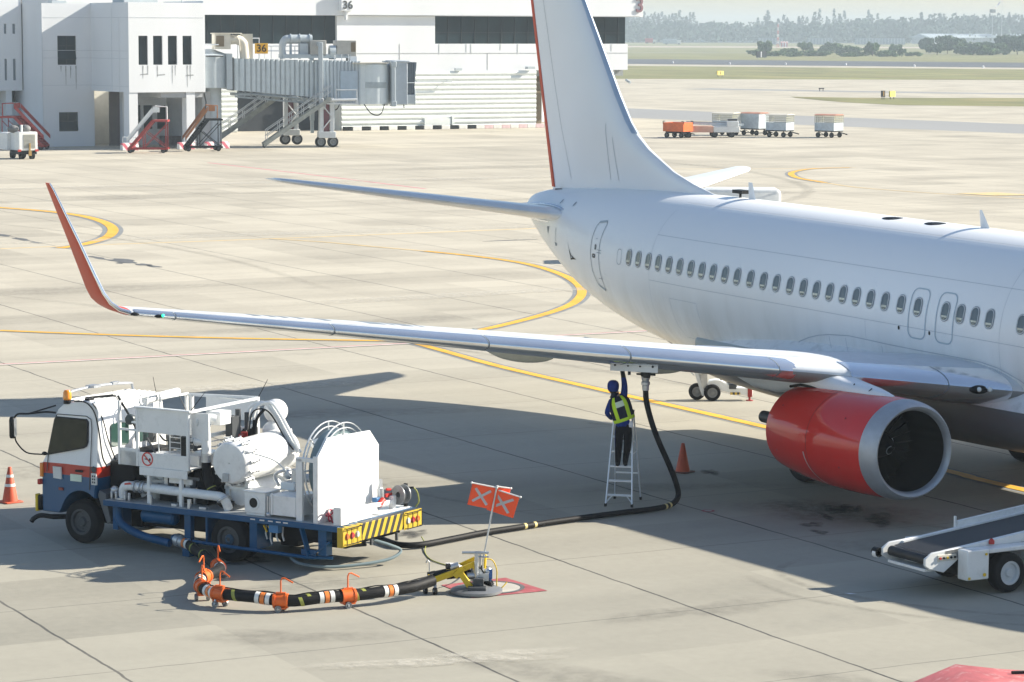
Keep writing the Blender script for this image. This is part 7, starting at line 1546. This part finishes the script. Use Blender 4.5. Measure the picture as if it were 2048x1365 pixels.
BS = [((-907,615),5.3,5.3,0,'round green bush at the left end of the far bush line'),((-868,585),7.8,2.3,1,'low spreading bush under the round bush at the left end'),((-885,611),7.2,2.8,1,'low dark bush right of the leftmost round bush'),((-866,593),5.9,2.0,1,'flat green bush between the two low bushes at the left end'),((-996,698),5.8,4.5,0,'round dark bush left of the middle of the bush line'),((-863,604),11.7,2.0,1,'long flat green bush below the round dark bush'),((-969,693),7.9,4.4,0,'wide dark bush in the middle of the bush line'),((-944,682),8.6,3.4,1,'wide olive bush right of the wide dark bush'),((-838,618),5,5,0,'ragged grey green bush right of the wide olive bush'),((-939,705),4.8,3.9,0,'bright green round bush right of the ragged one'),((-818,617),3,3,0,'small dark bush standing forward of the bright green bush'),((-837,623),7,2.3,1,'flat dark bush between the ragged and the small dark bush'),((-985,757),6.8,6.4,2,'round crowned dark tree at the left of the dark grove'),((-935,730),10.9,7.4,2,'broad dark tree in the middle of the dark grove'),((-889,703),12.5,5,1,'olive thicket right of the broad dark tree'),((-867,695),12.2,4.1,1,'low olive thicket in front of the right grove'),((-886,717),10.4,4.8,1,'last olive thicket before the right grove'),((-929,759),11,7.6,2,'broad dark tree near the right picture edge'),((-905,748),8.6,7.9,2,'dark tree cut by the right picture edge'),((-847,578),8.8,1.7,1,'low green thicket between the two leftmost round bushes'),((-827,574),8.2,1.7,1,'low green thicket under the round dark bush'),((-843,596),9.6,1.9,1,'low green thicket left of the wide dark bush'),((-839,613),10.0,1.7,1,'low green thicket under the ragged bush'),((-822,595),7.5,1.3,1,'low green strip under the wide olive bush'),((-818,610),7.6,1.5,1,'low green thicket right of the ragged bush'),((-834,634),6.6,1.7,1,'low green thicket just left of the dark grove'),((-870,674),8.9,4.5,2,'dark bushy tree inside the left part of the grove'),((-911,716),9.8,6.4,2,'tall dark tree behind the middle of the grove'),((-867,690),10.2,4.5,2,'dark bushy tree right of the tall grove tree'),((-886,713),9.2,5.0,2,'dark bushy tree in front of the right grove'),((-883,726),8.4,6.3,2,'tall dark tree near the right picture edge beside the cut one'),((-945,672),5.1,3.0,0,'small round bush behind the low thicket in the middle'),((-920,670),5.5,2.9,0,'small round bush left of the ragged bush')]
for (x, y), w_, h_, k, lab in BS:
    t = thing('bush' if k < 2 else 'broadleaf_tree', lab, 'bush' if k < 2 else 'tree', (x,y,0), rnd.uniform(0,360), 'bushes beyond the runway' if k < 2 else 'trees beyond the runway')
    o = bpy.data.objects.new('crown', BU[k]); COL.objects.link(o); o.parent = t; o.scale = (w_*.62,w_*.62,h_*1.12)
    m = MB(); m.cyl((0,0,0),(0,0,h_*.5),.22,.12,8)
    for q in range(4): a = q*1.7; m.cyl((0,0,h_*.25),(math.cos(a)*w_*.25,math.sin(a)*w_*.25,h_*.6),.1,.04,6)
    m.build('trunk', M['trunk'], t)
# far wood: one mass of casuarinas and broadleaf crowns
def wood():
    r = random.Random(21); vs = []; fs = []
    def leafq(p, l):
        a = Vector((r.uniform(-1,1),r.uniform(-1,1),r.uniform(-.5,.8))).normalized(); u = a.orthogonal().normalized(); w = a.cross(u); b = len(vs)
        vs.extend([p+u*l, p+w*l*.8, p-u*l*.9, p-w*l*.7]); fs.append((b,b+1,b+2,b+3))
    def along(px, d): 
        az = R(150.744) - math.atan((px-1024)/5632); return Vector((46.7 + d*math.cos(az), -36.6 + d*math.sin(az), 0))
    for i in range(620):           # lower broadleaf belt
        px = r.uniform(1180,2120); b = along(px, r.uniform(2350,2750)); h = r.uniform(11,18) if px < 1700 else r.uniform(13,22) if px < 1850 else r.uniform(15,25); w = r.uniform(7,13)
        for _ in range(60):
            a = r.uniform(0,6.28); k = r.uniform(.2,1)**.5; z = h*r.uniform(.1,1); wz = w*math.sin(PI*min(1,.25+.7*z/h)); leafq(b + Vector((math.cos(a)*wz*k, math.sin(a)*wz*k, z)), r.uniform(.9,2.0))
    sp = [(px, r.uniform(20,25)) for px in range(1250,1385,7)] + [(px+r.uniform(-6,6), r.uniform(17,27)) for px in (1514,1524,1528,1533,1557,1566,1587,1594,1603,1620,1622,1628,1642,1657,1660,1671,1675,1684,1691,1712,1725,1726,1737,1747,1776,1796,1800,1822,1832,1841,1868,1880)] + [(r.uniform(1885,2080), r.uniform(17,24)) for _ in range(26)] + [(r.uniform(1250,2080), r.uniform(15,19)) for _ in range(60)]
    for px, h in sp:               # spires
        b = along(px, r.uniform(2500,2800)); w = r.uniform(3.2,6.8); h *= 1.12
        for _ in range(170):
            z = h*(.15+.85*r.random()); k = w*(1.05-z/h)**.7; a = r.uniform(0,6.28); q = r.random()**.5; leafq(b + Vector((math.cos(a)*k*q, math.sin(a)*k*q, z)), r.uniform(.6,1.3))
    me = bpy.data.meshes.new('far_wood'); me.from_pydata(vs, [], fs); me.materials.append(M['leaf3']); o = bpy.data.objects.new('far_wood', me); COL.objects.link(o); return o
tag(wood(), 'hazy far wood of casuarinas and broadleaf trees along the horizon', 'wood', kind='stuff')
# perimeter fence, hangar, mast, flag, far vehicles
fc = thing('perimeter_fence', 'long pale perimeter fence in front of the far wood', 'fence', (-2050,1260,0), 62)
m = MB()
for i in range(60): m.box((-300+14*i,-.3,0),(-291+14*i,.3,3.2 + .6*((i*7)%3)))
m.box((-320,-.1,0),(560,.1,2.2)); m.build('fence_panel', pm('pale_fence',(.62,.66,.68),.7), fc)
hg = thing('far_shed', 'long low pale blue roofed shed behind the dark grove at right', 'building', (-1804,1401,0), 92)
m = MB(); m.box((-20,-12,0),(120,12,5)); m.build('wall', M['bgrey'], hg)
m = MB(); m.prism([(-14,5),(14,5),(0,8.2)],(-22,0,0),(0,1,0),(0,0,1),(144,0,0)); m.build('roof', pm('pale_blue_roof',(.45,.52,.56),.5), hg)
ms = thing('radio_mast', 'red and white lattice radio mast among the far bushes', 'mast', (-1376,945,0))
m = MB()
for k_ in range(4):
    a = k_*PI/2; m.tube([(.9*math.cos(a),.9*math.sin(a),0),(.25*math.cos(a),.25*math.sin(a),14)],.09,5)
for q in range(12):
    z = 1.1*q; k0 = .9-.65*z/14; k1 = .9-.65*(z+1.1)/14
    for k_ in range(4): a = k_*PI/2; b = a+PI/2; m.tube([(k0*math.cos(a),k0*math.sin(a),z),(k1*math.cos(b),k1*math.sin(b),z+1.1)],.05,4)
m.build('lattice', zband('mast_paint',[(0,(.5,.08,.06)),(2,(.7,.7,.68)),(4,(.5,.08,.06)),(6,(.7,.7,.68)),(8,(.5,.08,.06)),(10,(.7,.7,.68)),(12,(.5,.08,.06))],dirt=.05), ms)
hut = thing('equipment_hut', 'small red and white chequered hut at the foot of the radio mast', 'hut', (-1424,983,0), 60)
m = MB(); m.box((-2.2,-1.2,0),(2.2,1.2,2.6)); m.prism([(-1.4,2.6),(1.4,2.6),(0,3.3)],(-2.4,0,0),(0,1,0),(0,0,1),(4.8,0,0)); m.build('hut_wall', stripes('hut_chequer',(.6,.2,.18),(.75,.72,.7),(.6,.6,0)), hut)
fp2 = thing('flag_pole', 'tall thin flag pole with a drooping striped flag above the right wood', 'flag pole', (-1653,1342,0))
m = MB(); m.cyl((0,0,0),(0,0,36),.2,.12,8); m.build('pole', M['strut'], fp2)
m = MB(); m.loft([[(0,-.1-.9*i,35.0-.9*i-1.5*j/4+.15*math.sin(i)) for i in range(8)] for j in range(5)],False); m.build('flag', zband('striped_flag',[(0,(.5,.05,.06)),(28,(.7,.7,.7)),(30,(.06,.06,.30)),(32,(.7,.7,.7)),(33.5,(.5,.05,.06))],dirt=0), fp2)
lm = thing('floodlight_mast', 'slim floodlight mast rising above the right wood', 'light mast', (-1524,1229,0))
m = MB(); m.cyl((0,0,0),(0,0,24),.3,.14,8); m.build('mast_pole', M['bgrey'], lm)
m = MB(); m.box((-1.6,-1.6,23),(1.6,1.6,25.5)); m.build('lamp_cluster', M['dkgrey'], lm, bevel=.3)
for lab, loc, c, cat, L_ in (('red and white far vehicle parked before the fence at left',(-1797,1117,0),'redpaint','vehicle',8),('blue grey far truck parked before the fence',(-1656,1047,0),'dolly','truck',13)):
    t = thing('far_truck', lab, cat, loc, 62)
    m = MB(); m.box((-L_/2,-1.5,.8),(L_*.25,1.5,4.2)); m.build('load_body', M[c], t, bevel=.1)
    m = MB(); m.box((L_*.27,-1.4,.8),(L_/2,1.4,3.2)); m.build('cab', M['tw'], t, bevel=.2)
    for x in (-L_*.3,L_*.38):
        for y in (-1.3,1.3): w_ = MB(); w_.cyl((x,y-.2,.6),(x,y+.2,.6),.6,None,14); w_.build('wheel', M['tyre'], t)
for i, (lab, loc) in enumerate((('grey blue far parked container left of the radio mast',(-1655,1131,0)),('grey blue far parked container right of the radio mast',(-1655,1175,0)),('grey blue far parked container behind the middle bushes',(-1654,1217,0)),('grey blue far parked container behind the right bushes',(-1654,1240,0)))):
    t = thing('far_container', lab, 'container', loc, 62, 'grey containers on the far field'); m = MB(); m.box((-9,-2.5,.2),(9,2.5,5)); m.build('container_body', pm('far_container_blue',(.26,.32,.36),.7), t)
    m = MB()
    for q in range(8): m.box((-8.5+2.3*q,-2.56,.5),(-7.6+2.3*q,-2.5,4.6))
    m.build('container_rib', M['bgrey'], t)
# ------------------------------------------------------------------ haze
m = MB(); m.box((-4400,-1600,-1.0),(480,4300,38)); hz = m.build('haze', [], None, smooth=False)
hm = bpy.data.materials.new('haze_air'); hm.use_nodes = True; nt = hm.node_tree; nt.nodes.remove(nt.nodes['Principled BSDF'])
vp = nt.nodes.new('ShaderNodeVolumePrincipled'); vp.inputs['Color'].default_value = (.80,.92,1.0,1); vp.inputs['Density'].default_value = .00031; vp.inputs['Anisotropy'].default_value = -.1
lk(nt, vp.outputs[0], nt.nodes['Material Output'].inputs['Volume']); hz.data.materials.append(hm); tag(hz, 'pale haze over the airfield', 'haze', kind='stuff')
